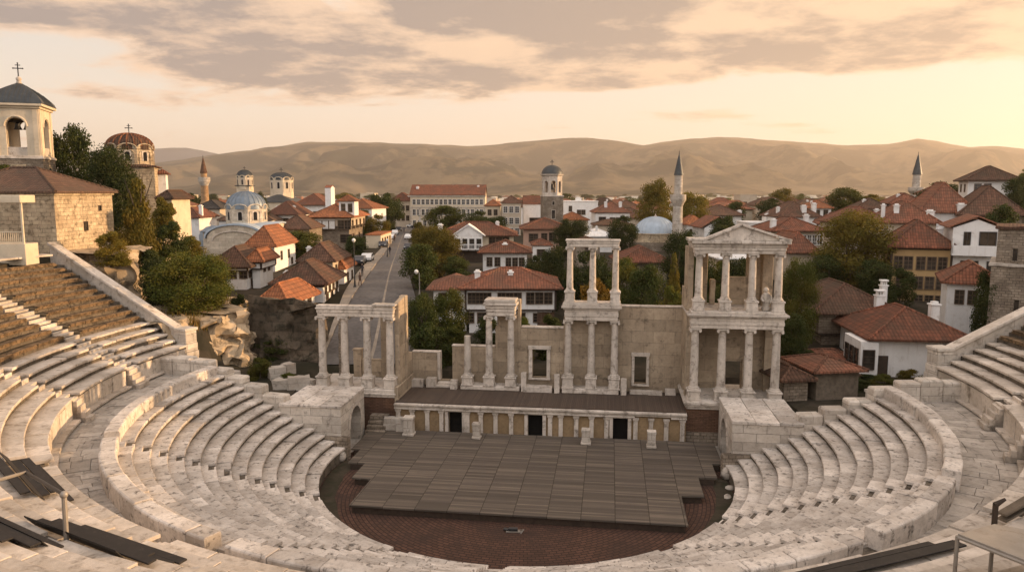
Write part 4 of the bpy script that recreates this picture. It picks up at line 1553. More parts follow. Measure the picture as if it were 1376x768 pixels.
def hip(mb, x0, x1, y0, y1, z, rh, th=.16):
    w_, d_ = x1 - x0, y1 - y0
    if w_ >= d_:
        k = d_ / 2 * .92
        r = [(x0 + k, (y0 + y1) / 2, z + th + rh), (x1 - k, (y0 + y1) / 2, z + th + rh)]
        top = [(4, 5, 9, 8), (5, 6, 9), (6, 7, 8, 9), (7, 4, 8)]
    else:
        k = w_ / 2 * .92
        r = [((x0 + x1) / 2, y0 + k, z + th + rh), ((x0 + x1) / 2, y1 - k, z + th + rh)]
        top = [(4, 5, 8), (5, 6, 9, 8), (6, 7, 9), (7, 4, 8, 9)]
    vs = [(x0, y0, z), (x1, y0, z), (x1, y1, z), (x0, y1, z), (x0, y0, z + th), (x1, y0, z + th), (x1, y1, z + th), (x0, y1, z + th)] + r
    return mb.add(vs, [(0, 3, 2, 1), (0, 1, 5, 4), (1, 2, 6, 5), (2, 3, 7, 6), (3, 0, 4, 7)] + top)


def gable(mb, x0, x1, y0, y1, z, rh, axis='x', th=.14):
    """ridge along the axis; a folded sheet of tiles with real thickness"""
    if axis == 'x':
        ym = (y0 + y1) / 2
        return mb.extx([(y0, z), (ym, z + rh), (y1, z), (y1, z + th), (ym, z + rh + th), (y0, z + th)], x0, x1)
    xm = (x0 + x1) / 2
    return mb.extr([(x0, z), (xm, z + rh), (x1, z), (x1, z + th), (xm, z + rh + th), (x0, z + th)], y0, y1)


def ridge_caps(mb, pts, r=.13):
    for a, b in pts:
        mb.tube([a, b], r, 6)


def house(label, L, R, yb, ye, Y=None, yaw=0.0, d=8.0, wall=None, roofm=None, rt='hip', rh=2.0, oh=.6, low=None, wins=(), chim=(), name='house', cat='house',
          fm=None, mull=(1, 2), group=None, frames=True, trim=None, sink=2.5, cmat=None, axis='x'):
    wall, roofm, fm = wall or M_WHITEP, roofm or M_RED, fm or M_FRAME
    mid = (L + R) / 2
    if Y is None:
        Y = Gp(mid, yb).y
    M = W(mid, yb, Y)
    zb, c_, n_ = M.z, math.cos(R_(yaw)), math.sin(R_(yaw))
    ends = []
    for p in (L, R):
        u = W(p, yb, Y).x / Y
        k = (M.y * u - M.x) / (c_ - n_ * u)
        ends.append(M + Vector((c_, n_, 0)) * k)
    a, b = ends
    w_ = (b - a).length
    ctr = (a + b) / 2
    h = W(mid, ye, Y).z - zb
    t = thing(name, label, cat, (ctr.x, ctr.y, zb), group, R_(yaw))
    cx_ = ctr.x - n_ * d / 2
    FOOT.append((cx_, ctr.y + d / 2, max(w_, d) * .62))
    x0, x1 = -w_ / 2, w_ / 2
    if low:
        h1, ins, lm = low
        part('wall', MB().box(x0 + ins, x1 - ins, ins, d - ins, -sink, h1), lm, t, label='lower storey wall')
        part('wall', MB().box(x0, x1, 0, d, h1, h), wall, t, label='upper storey wall')
        mb = MB().box(x0 - .03, x1 + .03, -.03, d + .03, h1 - .16, h1 + .0)
        part('floor_beam', mb, M_TIMBER, t)
    else:
        part('wall', MB().box(x0, x1, 0, d, -sink, h), wall, t)
    if trim:
        mb = MB()
        for xx in (x0, x1):
            for yy in (0, d):
                mb.box(xx - .11, xx + .11, yy - .11, yy + .11, (low[0] if low else 0), h)
        mb.box(x0 - .06, x1 + .06, -.06, d + .06, h - .22, h - .02)
        part('corner_post', mb, trim, t)
    r = MB()
    if rt == 'hip':
        hip(r, x0 - oh, x1 + oh, -oh, d + oh, h, rh)
        e = .05
        W2, D2 = x1 - x0 + 2 * oh, d + 2 * oh
        z0 = h + .16
        if W2 >= D2:
            k = D2 / 2 * .92
            ra, rb = (x0 - oh + k, d / 2, z0 + rh), (x1 + oh - k, d / 2, z0 + rh)
            prs = [(ra, rb), ((x0 - oh, -oh, z0), ra), ((x0 - oh, d + oh, z0), ra), ((x1 + oh, -oh, z0), rb), ((x1 + oh, d + oh, z0), rb)]
        else:
            k = W2 / 2 * .92
            ra, rb = (0, -oh + k, z0 + rh), (0, d + oh - k, z0 + rh)
            prs = [(ra, rb), ((x0 - oh, -oh, z0), ra), ((x1 + oh, -oh, z0), ra), ((x0 - oh, d + oh, z0), rb), ((x1 + oh, d + oh, z0), rb)]
        rf = part('roof', r, roofm, t)
        c = MB()
        ridge_caps(c, prs, .12)
        part('ridge_tiles', c, roofm, rf)
    elif rt == 'gable':
        gx0, gx1 = (x0 - oh * .4, x1 + oh * .4)
        if axis == 'x':
            gable(r, gx0, gx1, -oh, d + oh, h - .05, rh)
            g = MB().extx([(0, h - .05), (d / 2, h + rh * (1 - oh / (d / 2 + oh)) - .1), (d, h - .05)], x0 + .002, x1 - .002)
        else:
            gable(r, x0 - oh, x1 + oh, -oh * .5, d + oh * .5, h - .05, rh, 'y')
            g = MB().extr([(x0, h - .05), (0, h + rh * (1 - oh / (w_ / 2 + oh)) - .1), (x1, h - .05)], .002, d - .002)
        part('gable', g, wall, t)
        part('roof', r, roofm, t)
    elif rt == 'flat':
        r.box(x0 - .15, x1 + .15, -.15, d + .15, h, h + .25)
        part('roof', r, roofm, t)
    for (fc, n, u0, u1, zc, ww, wh) in wins:
        for k in range(n):
            f = u0 + (u1 - u0) * (k / (n - 1) if n > 1 else .5)
            z = zc * h
            ins = low[1] if (low and z < low[0]) else 0
            if fc == 'f':
                window(t, x0 + f * w_, ins, z, 0, ww, wh, fm, mull, frames)
            elif fc == 'r':
                window(t, x1 - ins, f * d, z, math.pi / 2, ww, wh, fm, mull, frames)
            elif fc == 'l':
                window(t, x0 + ins, d - f * d, z, -math.pi / 2, ww, wh, fm, mull, frames)
    for (fx, fy, hc, sz) in chim:
        c = MB()
        px, py = x0 + fx * w_, fy * d
        hc, sz = hc * .78, sz * .8
        c.obox(px, py, h - .3, h + hc, sz, sz)
        c.obox(px, py, h + hc, h + hc + .12, sz + .18, sz + .18)
        c.obox(px, py, h + hc + .12, h + hc + .32, sz * .7, sz * .7)
        part('chimney', c, cmat or M_WHITEP, t)
    return t, w_, h


# ---- left foreground hill -------------------------------------------------
def stone_house():
    Y = 66.0
    X1 = W(75, 300, Y).x
    X0 = X1 - 11.0
    zb, ze = 12.6, W(75, 262, Y).z
    t = thing('stone_house', 'squat stone house with tiled hip roof on the rock above the bench rows', 'house', (X1 - 5.5, Y, zb))
    FOOT.append((X1 - 5, Y + 5, 8))
    h = ze - zb
    part('wall', MB().box(-5.5, 5.5, 0, 9.6, -2, h), M_ASHLAR2, t)
    part('cornice', MB().box(-5.65, 5.65, -.15, 9.75, h - .02, h + .16), M_ASHLAR2, t)
    rf = part('roof', hip(MB(), -5.95, 5.95, -.45, 10.05, h + .165, 2.2), M_BROWN, t)
    c = MB()
    z0 = h + .33
    k = 10.5 / 2 * .92
    ridge_caps(c, [((-5.95 + k, 4.8, z0 + 2.2), (5.95 - k, 4.8, z0 + 2.2)), ((5.95, -.45, z0), (5.95 - k, 4.8, z0 + 2.2)), ((5.95, 10.05, z0), (5.95 - k, 4.8, z0 + 2.2)), ((-5.95, -.45, z0), (-5.95 + k, 4.8, z0 + 2.2))], .13)
    part('ridge_tiles', c, M_BROWN, rf)
    window(t, 5.5, 4.6, h * .5, math.pi / 2, .45, .75, M_TIMBER, (0, 0))
    window(t, -1.3, 0, h * .42, 0, .8, 1.6, M_TIMBER, (0, 0))
    window(t, 5.5, 7.2, h * .78, math.pi / 2, .3, .4, M_TIMBER, (0, 0))


stone_house()


def terrace():
    Y = 60.5
    a, b = W(-40, 330, Y), W(33, 330, Y)
    t = thing('porch', 'cream porch with thin posts and railing in front of the stone house', 'porch', ((a.x + b.x) / 2, Y, a.z))
    w_ = (b.x - a.x) / 2
    hz_ = W(41, 262, Y).z - a.z
    part('base', MB().box(-w_, w_ + .1, -.1, 1.6, -1.6, .15), M_CREAM, t, bevel=.03)
    part('roof', MB().box(-w_ - .2, w_ + .1, -.25, 1.7, hz_ - .62, hz_), M_CREAM, t, bevel=.04)
    for x in (-w_ + .2, -w_ + 2.1, w_ - .05):
        part('post', MB().box(x - .07, x + .07, -.05, .09, .15, hz_ - .62), M_CREAM, t)
    rl_ = MB().box(-w_, w_, -.02, .05, 1.08, 1.16).box(-w_, w_, -.02, .05, .25, .31)
    x = -w_ + .1
    while x < w_ - .05:
        rl_.box(x, x + .035, 0, .035, .3, 1.1)
        x += .16
    part('railing', rl_, M_CREAM, t)


terrace()


def arch_poly(x0, x1, z0, z1, openings, n=10):
    """outline of a wall in x,z with arched openings that start on its bottom edge"""
    p = [(x0, z0)]
    for xc, r, zs in openings:
        p += [(xc - r, z0), (xc - r, zs)] + [(xc - r * math.cos(math.pi * i / n), zs + r * math.sin(math.pi * i / n)) for i in range(1, n)] + [(xc + r, zs), (xc + r, z0)]
    return p + [(x1, z0), (x1, z1), (x0, z1)]


def belfry(mb, w_, z0, z1, openings, th=.45):
    """four walls of a square bell storey round the z axis"""
    for k in range(4):
        m_ = MB().extr(arch_poly(-w_ / 2 + (0 if k % 2 == 0 else th + .002), w_ / 2 - (0 if k % 2 == 0 else th + .002), z0, z1, openings), -w_ / 2, -w_ / 2 + th)
        mb.merge(m_.rotz(k * math.pi / 2))
    return mb


def bell_mb(x, y, z, r):
    return MB().lathe(x, y, [(.02, z), (r * .25, z), (r * .42, z - r * .2), (r * .5, z - r * .8), (r * .68, z - r * 1.25), (r * .85, z - r * 1.5), (r * .7, z - r * 1.5), (.02, z - r * .9)], 14)


def cross_mb(z, h, t=.05):
    mb = MB().box(-t, t, -t, t, z, z + h).box(-h * .32, h * .32, -t * .9, t * .9, z + h * .58, z + h * .58 + 2 * t)
    mb.box(-h * .17, h * .17, -t * .9, t * .9, z + h * .82, z + h * .82 + 1.6 * t)
    for x, zz in ((-h * .32, z + h * .58 + t), (h * .32, z + h * .58 + t), (0, z + h)):
        mb.sphere((x, 0, zz), t * 1.7, 8, 5)
    return mb


def bell_tower_stone():
    Y = 84.0
    c = W(24, 240, Y)
    zb = 13.0
    w_ = 4.9
    z = lambda py: W(20, py, Y).z - zb
    t = thing('bell_tower', 'pale square bell tower with grey metal cap and cross, above the stone house', 'bell tower', (c.x - .6, Y + w_ / 2, zb), None, R_(17))
    FOOT.append((c.x, Y + 3, 5))
    h2, h3, h4 = z(209), z(145), z(139)
    o1 = part('shaft', MB().box(-w_ / 2, w_ / 2, -w_ / 2, w_ / 2, -2, h2 - .35), M_RUBBLE, t)
    for rot in (0, math.pi / 2):
        f = MB().extr(arch_poly(-.75, .75, h2 - 3.4, h2 - .95, [(0, .5, h2 - 1.75)]), -.05, .1)
        f.rotz(rot)
        q = part('window', f.move(-(-w_ / 2) * math.sin(rot) * 1 if rot else 0, -w_ / 2 if not rot else 0, 0) if not rot else f.move(w_ / 2, 0, 0), M_ASHLAR2, t)
        b = MB().box(-.5, .5, -.03, .05, h2 - 3.4, h2 - 1.3).rotz(rot)
        part('pane', b.move(0, -w_ / 2, 0) if not rot else b.move(w_ / 2, 0, 0), M_VOID, q)  # near-black sheet standing in for the shade inside the opening
    part('string_course', MB().box(-w_ / 2 - .12, w_ / 2 + .12, -w_ / 2 - .12, w_ / 2 + .12, h2 - .35, h2 - .12).box(-w_ / 2 - .04, w_ / 2 + .04, -w_ / 2 - .04, w_ / 2 + .04, h2 - .12, h2), M_SEATW, t, bevel=.03)
    bs = part('bell_storey', belfry(MB(), w_ * .96, h2, h3, [(0, w_ * .2, h2 + (h3 - h2) * .62)]), M_CREAM, t)
    for k in range(4):
        part('balustrade', MB().box(-w_ * .2, w_ * .2, -w_ * .46, -w_ * .43, h2 + .02, h2 + .95).rotz(k * math.pi / 2), M_SEATW, bs)
    pl = MB()
    for k in range(4):
        for sx in (-1, 1):
            pl.merge(MB().box(sx * w_ * .40 - .25, sx * w_ * .40 + .25, -w_ * .48 - .07, -w_ * .48 + .02, h2, h3 - .1).rotz(k * math.pi / 2))
        rg2 = []
        for i in range(11):
            a = math.pi * i / 10
            rg2.append((-w_ * .23 * math.cos(a), -w_ * .48 - .03, h2 + (h3 - h2) * .62 + w_ * .23 * math.sin(a)))
        pl.merge(MB().tube(rg2, .1, 6).rotz(k * math.pi / 2))
    part('pilaster', pl, M_CREAM, bs)
    for x in (-.45, .5):
        part('bell', bell_mb(x, 0, h2 + (h3 - h2) * .74, .55), M_DARKM, bs)
    part('bell_beam', MB().box(-w_ * .45, w_ * .45, -.12, .12, h2 + (h3 - h2) * .74, h2 + (h3 - h2) * .8), M_TIMBER, bs)
    part('cornice', MB().box(-w_ / 2 - .1, w_ / 2 + .1, -w_ / 2 - .1, w_ / 2 + .1, h3, h3 + .25).box(-w_ / 2 - .4, w_ / 2 + .4, -w_ / 2 - .4, w_ / 2 + .4, h3 + .25, h4 + .05), M_CREAM, t, bevel=.04)
    hc = z(108) - h4
    mb = MB()
    n, seg = 8, 4
    rows = []
    for i in range(n + 1):
        f = i / n
        r = (w_ / 2 + .42) * (1 - f ** 1.35) + .14 * f
        rows.append((r, h4 + .06 + hc * (f ** .82 * .55 + f * .45)))
    vs, fs = [], []
    for r, zz in rows:
        vs += [(-r, -r, zz), (r, -r, zz), (r, r, zz), (-r, r, zz)]
    for i in range(n):
        fs += [(i * 4 + k, i * 4 + (k + 1) % 4, i * 4 + 4 + (k + 1) % 4, i * 4 + 4 + k) for k in range(4)]
    fs += [(3, 2, 1, 0), tuple(n * 4 + k for k in range(4))]
    mb.add(vs, fs)
    cap = part('cap', mb, M_LEADD, t)
    rb = MB()
    for k in range(4):
        for q in range(-4, 5):
            pts = []
            for r, zz in rows:
                if abs(q) * .17 * (w_ / 2) <= r * .98:
                    pts.append((q * .17 * (w_ / 2), -r - .01, zz + .02))
            if len(pts) > 1:
                rb.merge(MB().tube(pts, .035, 4).rotz(k * math.pi / 2))
    part('seam', rb, M_LEADD, cap)
    zt = h4 + hc
    part('finial', MB().lathe(0, 0, [(.25, zt - .1), (.3, zt + .1), (.2, zt + .25), (.3, zt + .45), (.28, zt + .6), (.05, zt + .8)], 12), M_SEATW, t, smooth=50)
    part('cross', cross_mb(zt + .75, 1.5, .05), M_DARKM, t)


bell_tower_stone()


def drum_church(label, cx, Y, yb, y_e, y_drum0, y_drum1, y_top, w_px, dr_px, mat, dome_mat, yaw=0.0, body=(1, 1), n=8, gab=True, cross=True, scal=1.0, tile=False, zb=None, name='church', cat='church', arch=False):
    c = W(cx, yb, Y)
    zb = c.z if zb is None else zb
    z = lambda py: W(cx, py, Y).z - zb
    w_ = w_px / 1000 * Y
    r = dr_px / 2000 * Y
    t = thing(name, label, cat, (c.x, Y + w_ * .5, zb), None, R_(yaw))
    FOOT.append((c.x, Y + w_ / 2, w_ * .7))
    he, d0, d1, zt = z(y_e), z(y_drum0), z(y_drum1), z(y_top)
    W2, D2 = w_ * body[0], w_ * body[1]
    part('wall', MB().box(-W2 / 2, W2 / 2, -D2 / 2, D2 / 2, -3, he), mat, t)
    rf = MB()
    hip(rf, -W2 / 2 - .35, W2 / 2 + .35, -D2 / 2 - .35, D2 / 2 + .35, he, max(.6, (d0 - he) * .8))
    part('roof', rf, dome_mat if not tile else M_BROWN, t)
    dr = part('drum', MB().lathe(0, 0, [(r, min(he, d0) - .5), (r, d1), (r * .9, d1 + .02)], n, math.pi / n), mat, t)
    mb = MB()
    for k in range(n):
        a = 2 * math.pi * k / n
        ap = r * math.cos(math.pi / n)
        sw = r * math.sin(math.pi / n)
        # scalloped gable over each side of the drum
        arc = [(-sw, d1 - .02)] + [(-sw * math.cos(math.pi * i / 8), d1 - .02 + sw * .55 * math.sin(math.pi * i / 8)) for i in range(1, 8)] + [(sw, d1 - .02)]
        g = MB().extr(arc, -ap - .06, -ap + .5)
        g.merge(MB().tube([(x, -ap - .1, zz + .05) for x, zz in arc], .09 * max(1, r / 3), 6))
        g.merge(MB().tube([(x * .72, -ap - .05, d1 - (d1 - d0) * .28 + (zz - d1) * .72) for x, zz in arc], .06 * max(1, r / 3), 5))
        for sx in (-1, 1):
            g.merge(MB().obox(sx * sw * .72, -ap - .02, d0, d1 - (d1 - d0) * .28, .12 * r / 2.5, .14))
        mb.merge(g.rotz(a))
    part('drum_arches', mb, mat, dr)
    for k in range(n):
        a = 2 * math.pi * k / n + math.pi / 2
        ap = r * math.cos(math.pi / n)
        hh = (d1 - d0)
        f = MB().extr(arch_poly(-r * .15, r * .15, d0 + hh * .28, d0 + hh * .92, [(0, r * .10, d0 + hh * .7)], 6), -.08, .05)
        f.move(0, -ap, 0).rotz(2 * math.pi * k / n)
        q = part('window', f, M_SEATW, dr)
        p = MB().box(-r * .105, r * .105, -.03, .03, d0 + hh * .28, d0 + hh * .8).move(0, -ap, 0).rotz(2 * math.pi * k / n)
        part('pane', p, M_VOID, q)  # near-black sheet standing in for the shade inside the opening
    prof = []
    rd = r * .97
    db = d1 + r * math.sin(math.pi / n) * .28
    for i in range(11):
        a = math.pi / 2 * i / 10
        prof.append((max(.02, rd * math.cos(a)), db + (zt - db) * math.sin(a)))
    dm = part('dome', MB().lathe(0, 0, [(rd, d1 - .1)] + prof, 32), dome_mat if not tile else M_BROWN, t, smooth=40)
    sm_ = MB()
    for k in range(24 if not tile else 20):
        a = 2 * math.pi * k / (24 if not tile else 20)
        sm_.tube([((rr2 + .02) * math.cos(a), (rr2 + .02) * math.sin(a), zz + .02) for rr2, zz in prof], .05 * max(1, r / 3) * (2.2 if tile else 1), 4)
    part('dome_rib', sm_, dome_mat if not tile else M_ORANGE, dm)
    if cross:
        part('cross', cross_mb(zt - .05, r * .42, .05), M_DARKM, t)
    return t, w_, he, zt, W2, D2


t_, w_, he, zt, W2, D2 = drum_church('domed church with ribbed tile dome and tan wall, behind the dark trees on the rock', 164, 100, 290, 224, 222, 199, 177, 64, 61, M_ASHLAR2, M_BROWN, 20, (1.0, 1.1), 8, tile=True, zb=13.2)
for yy in (-.1, .22):
    window(t_, W2 / 2, yy * D2, he * .52, math.pi / 2, .6, 1.7, M_SEATW, (0, 1))
nv = MB().box(W2 / 2, W2 / 2 + 1.0, D2 * .1, D2 * .55, -2, he * .9)
part('wall', nv, M_WHITEP, t_, label='white side wall at the right end')
part('roof', hip(MB(), W2 / 2 - .3, W2 / 2 + 1.4, D2 * .06, D2 * .59, he * .9 + .01, .6), M_RED, t_, label='red tiled roof over the side wall')

t_, w_, he, zt, W2, D2 = drum_church('big pale stone church with blue grey lead dome behind the orange roofed white house', 318, 140, 352, 312, 303, 281, 257, 92, 55, M_CHURCH, M_LEAD, 0, (.95, 1.0), 8, cross=False)
# wavy gable fronts with blind arch
for rot, ww in ((0, W2), (math.pi / 2, D2)):
    dd = (D2 if rot == 0 else W2) / 2
    arc = [(-ww * .42 * math.cos(math.pi * i / 14), he * .8 + ww * .2 * math.sin(math.pi * i / 14)) for i in range(15)]
    g = MB().extr([(-ww * .42, -1)] + arc + [(ww * .42, -1)], -dd - .6, -dd + .1)
    part('gable', g.rotz(rot), M_CHURCH, t_)
    g = MB().extr([(x * 1.06, zz + .02) for x, zz in arc] + [(x * 1.1, zz + .35 if abs(x) < ww * .41 else zz + .05) for x, zz in reversed(arc)], -dd - .85, dd * .2)
    part('roof', g.rotz(rot), M_LEADW, t_, label='curved lead roof over the gable')
    g = MB().tube([(x * .8, -dd - .64, he * .15 + (zz) * .72) for x, zz in arc], .16, 6)
    part('blind_arch', g.rotz(rot), M_SEATW, t_)
ap_ = MB().lathe(-W2 * .5, -D2 * .1, [(W2 * .22, -2), (W2 * .22, he * .86), (W2 * .19, he * 1.0), (W2 * .11, he * 1.14), (.02, he * 1.2)], 20)
part('apse', ap_, M_LEAD, t_, smooth=40)

drum_church('distant church with dark green dome on a pale drum, right of the slim bell turret', 371, 225, 300, 272, 258, 241, 231, 62, 31, M_CREAM, M_LEADD, 0, (.8, 1.1), 8)
# slim bell turret in front of it
drum_church('slim cream bell turret with small dark dome, left of the distant green domed church', 327.5, 200, 290, 250, 252, 238, 228, 20, 21, M_CREAM, M_LEADD, 0, (.85, .85), 8, name='bell_turret', cat='bell tower')


def minaret(label, cx, Y, yb, y_bal, y_cone, y_top, w_px, mat, cone, zb=None):
    c = W(cx, yb, Y)
    zb = c.z if zb is None else zb
    z = lambda py: W(cx, py, Y).z - zb
    r = w_px / 2000 * Y
    t = thing('minaret', label, 'minaret', (c.x, Y, zb))
    FOOT.append((c.x, Y, r * 2))
    b, k, e = z(y_bal), z(y_cone), z(y_top)
    part('base', MB().lathe(0, 0, [(r * 1.5, -4), (r * 1.5, (b) * .28), (r * 1.1, b * .36)], 12), mat, t)
    part('shaft', MB().lathe(0, 0, [(r * 1.05, b * .35), (r * .98, b - .5)], 20), mat, t, smooth=30)
    part('balcony', MB().lathe(0, 0, [(r * 1.0, b - 1.3), (r * 1.15, b - 1.0), (r * 1.25, b - .7), (r * 1.5, b - .3), (r * 1.62, b), (r * 1.62, b + 1.0), (r * 1.5, b + 1.0), (r * 1.5, b + .05), (r * .8, b + .05)], 24), M_WHITE if mat is not M_BRICK else M_SEATW, t, smooth=25)
    part('turret', MB().lathe(0, 0, [(r * .84, b), (r * .82, k), (r * .92, k + .1)], 20), mat, t, smooth=30)
    part('cone', MB().lathe(0, 0, [(r * 1.0, k + .1), (r * .6, k + (e - k) * .4), (r * .22, k + (e - k) * .75), (r * .06, k + (e - k) * .86)], 20), cone, t, smooth=30)
    f = MB().lathe(0, 0, [(.05, k + (e - k) * .84), (.12, k + (e - k) * .87), (.05, k + (e - k) * .9), (.1, k + (e - k) * .93), (.03, k + (e - k) * .96), (.02, e)], 8)
    part('finial', f, M_DARKM, t)
    return t


M_MINB = stone('tan_brick', (.40, .26, .14), (.32, .20, .11), (.16, .10, .06), .5, .4, .1, joints=(.9, .35, .5, .03))
minaret('tan brick minaret with a pale balcony band, behind the lead domed church', 276.5, 205, 286, 243, 233, 208, 9.5, M_MINB, M_BRICK)
minaret('tall white minaret with dark cone beside the pale blue mosque dome', 909, 150, 345, 268, 236, 202, 13, M_WHITE, M_LEADD)
minaret('distant white minaret with dark cone above the red roofs, at far right', 1228, 230, 300, 256, 235, 203, 12.5, M_WHITE, M_LEADD)


def mosque():
    Y = 152.0
    c = W(886, 338, Y)
    t = thing('mosque', 'small mosque with pale blue lead dome on a stone drum, beside the white minaret', 'mosque', (c.x, Y + 5, c.z))
    FOOT.append((c.x, Y + 5, 8))
    z = lambda py: W(886, py, Y).z - c.z
    r = 28 / 1000 * Y
    part('wall', MB().box(-r * 1.15, r * 1.2, -r * 1.1, r * 1.1, -3, z(326)), M_RUBBLE, t)
    part('drum', MB().lathe(0, 0, [(r * 1.08, z(328)), (r * 1.08, z(316)), (r * 1.12, z(315.5)), (r * 1.12, z(314.5)), (r, z(314))], 12), M_ASHLAR2, t)
    prof = [(r * 1.05, z(314.6))]
    for i in range(11):
        a = math.pi / 2 * i / 10
        prof.append((max(.02, r * math.cos(a)), z(314) + (z(292) - z(314)) * math.sin(a)))
    d = part('dome', MB().lathe(0, 0, prof, 32), M_LEADW, t, smooth=40)
    s = MB()
    for k in range(28):
        a = 2 * math.pi * k / 28
        s.tube([((q + .02) * math.cos(a), (q + .02) * math.sin(a), zz + .02) for q, zz in prof[1:]], .05, 4)
    part('dome_rib', s, M_LEADW, d)
    part('finial', MB().lathe(0, 0, [(.25, z(292) - .1), (.3, z(291)), (.1, z(290)), (.05, z(288))], 8), M_SEATW, t)


mosque()


def clock_tower():
    Y = 192.0
    c = W(742, 322, Y)
    t = thing('bell_tower', 'tall pale bell tower with open arches and dark dome, in the middle of the town', 'bell tower', (c.x, Y + 3, c.z), None, R_(6))
    FOOT.append((c.x, Y + 3, 5))
    z = lambda py: W(742, py, Y).z - c.z
    w_ = 27 / 1000 * Y
    part('shaft', MB().box(-w_ / 2, w_ / 2, -w_ / 2, w_ / 2, -2, z(264)), M_RUBBLE, t)
    part('string_course', MB().box(-w_ / 2 - .12, w_ / 2 + .12, -w_ / 2 - .12, w_ / 2 + .12, z(264), z(262.5)), M_SEATW, t)
    window(t, 0, -w_ / 2, z(273), 0, .6, .9, M_SEATW, (0, 0))
    window(t, 0, -w_ / 2, z(288), 0, .9, 2.2, M_SEATW, (0, 0))
    oc = MB()
    n = 8
    r = w_ / 2 * 1.05
    ap, sw = r * math.cos(math.pi / n), r * math.sin(math.pi / n)
    for k in range(n):
        rr3 = sw * .62 if k % 2 == 0 else sw * .5
        oc.merge(MB().extr(arch_poly(-sw, sw, z(262.5), z(236), [(0, rr3, z(246))], 8), -ap, -ap + .3).rotz(2 * math.pi * k / n))
    b = part('bell_storey', oc, M_SEATW, t)
    sl = MB()
    for k in range(n):
        sl.merge(MB().box(-sw * .9, sw * .9, -ap + .02, -ap + .2, z(262.4), z(258.5)).rotz(2 * math.pi * k / n))
    part('balustrade', sl, M_WHITE, b)
    part('bell', bell_mb(0, 0, z(247), 1.0), M_DARKM, b)
    part('cornice', MB().lathe(0, 0, [(r * .9, z(236)), (r * 1.12, z(235.4)), (r * 1.16, z(233.6)), (r * .9, z(233.5))], n, math.pi / n), M_SEATW, t)
    prof = []
    for i in range(10):
        a = math.pi / 2 * i / 9
        prof.append((max(.03, r * 1.02 * math.cos(a)), z(233.5) + (z(221) - z(233.5)) * math.sin(a)))
    part('dome', MB().lathe(0, 0, prof, 24), M_LEADD, t, smooth=40)
    part('cross', cross_mb(z(221) - .1, 1.3, .06), M_DARKM, t)


clock_tower()


# ---- houses: left of the street ------------------------------------------
house('white two storey house with bright orange hip roof in front of the lead domed church', 333, 370, 365, 332, d=11, roofm=M_ORANGE, rh=3.0, oh=.5,
      wins=[('f', 1, .5, .5, .62, .9, 1.3), ('r', 2, .3, .65, .6, .75, 1.3), ('r', 1, .8, .8, .25, .8, 1.0)])
house('white house with timber upper floor and two chimneys, partly behind the big leafy tree', 286, 334, 390, 359, d=8, roofm=M_BROWN, rh=2.4, oh=.7, low=(2.6, .35, M_WHITEP), trim=M_TIMBER,
      wins=[('f', 2, .55, .85, .72, .9, 1.2), ('r', 3, .2, .7, .72, .7, 1.2), ('r', 2, .3, .7, .2, .7, 1.2)], chim=[(.3, .4, 1.6, .8), (.62, .5, 1.6, .8)])
house('small white wing with orange roof joined to the timber floored white house', 336, 352, 386, 352, Y=97, d=6, roofm=M_ORANGE, rh=1.5, oh=.5, low=(2.5, .3, M_WHITEP), trim=M_TIMBER,
      wins=[('r', 2, .35, .65, .74, .7, 1.1)])
house('grey sided house with orange lit roof and pale end wall, beside the pavement', 405, 448, 386, 352, d=9, wall=M_BEIGE, roofm=M_BROWN, rh=2.2, oh=.5,
      wins=[('r', 4, .2, .85, .66, .7, 1.2), ('r', 3, .25, .8, .25, .7, 1.3)], chim=[(.05, .4, 2.0, .7)])
house('broad low tiled house with a row of small side windows, nearest the pavement', 372, 436, 409, 382, d=8.5, wall=M_BEIGE, roofm=M_BROWN, rh=2.4, oh=.7, low=(2.2, .2, M_WHITEP), trim=M_TIMBER,
      wins=[('r', 4, .18, .85, .7, .8, 1.1), ('r', 3, .25, .8, .2, .9, 1.3)], chim=[(.1, .3, 1.4, .7)])
house('low white house with orange roof standing directly on the dark rock ledge', 352, 385, 424, 408, Y=78, d=7.5, roofm=M_ORANGE, rh=1.9, oh=.6, yaw=-8,
      wins=[('r', 3, .3, .8, .55, .8, .9)], chim=[(.65, .6, 1.2, .25)], cmat=M_METAL)
house('narrow shed like house with orange roof behind the row of small side windows', 446, 463, 386, 362, Y=101, d=7, roofm=M_ORANGE, rh=1.4, oh=.3, wins=[('r', 2, .3, .7, .5, .8, 1.2)])
ht_, w_, h_ = house('large timber framed merchant house with a white attic turret beside the street', 420, 472, 330, 292, Y=160, d=16, wall=M_BEIGE, roofm=M_ORANGE, rh=2.6, oh=1.0, low=(4.2, .5, M_RUBBLE), trim=M_TIMBER,
                    wins=[('f', 3, .18, .52, .74, 1.2, 1.7), ('f', 2, .75, .92, .74, 1.2, 1.8), ('r', 4, .12, .88, .74, 1.3, 1.8), ('f', 1, .86, .86, .25, 2.4, 1.6), ('r', 2, .3, .7, .25, 1.4, 1.6)])
part('wall', MB().box(-w_ * .48, w_ * .1, -.06, .0, h_ * .6, h_ * .93), M_WHITEP, ht_, label='white plastered panel')
tx = w_ * .18
part('turret', MB().box(tx, tx + 3.3, 1.2, 5.5, h_, h_ + 3.4), M_WHITEP, ht_)
part('turret_roof', hip(MB(), tx - .5, tx + 3.8, .7, 6.0, h_ + 3.4, 1.3), M_ORANGE, ht_)
for k in range(2):
    window(ht_, tx + .9 + 1.5 * k, 1.2, h_ + 2.0, 0, .8, 1.7, M_FRAME, (0, 1))
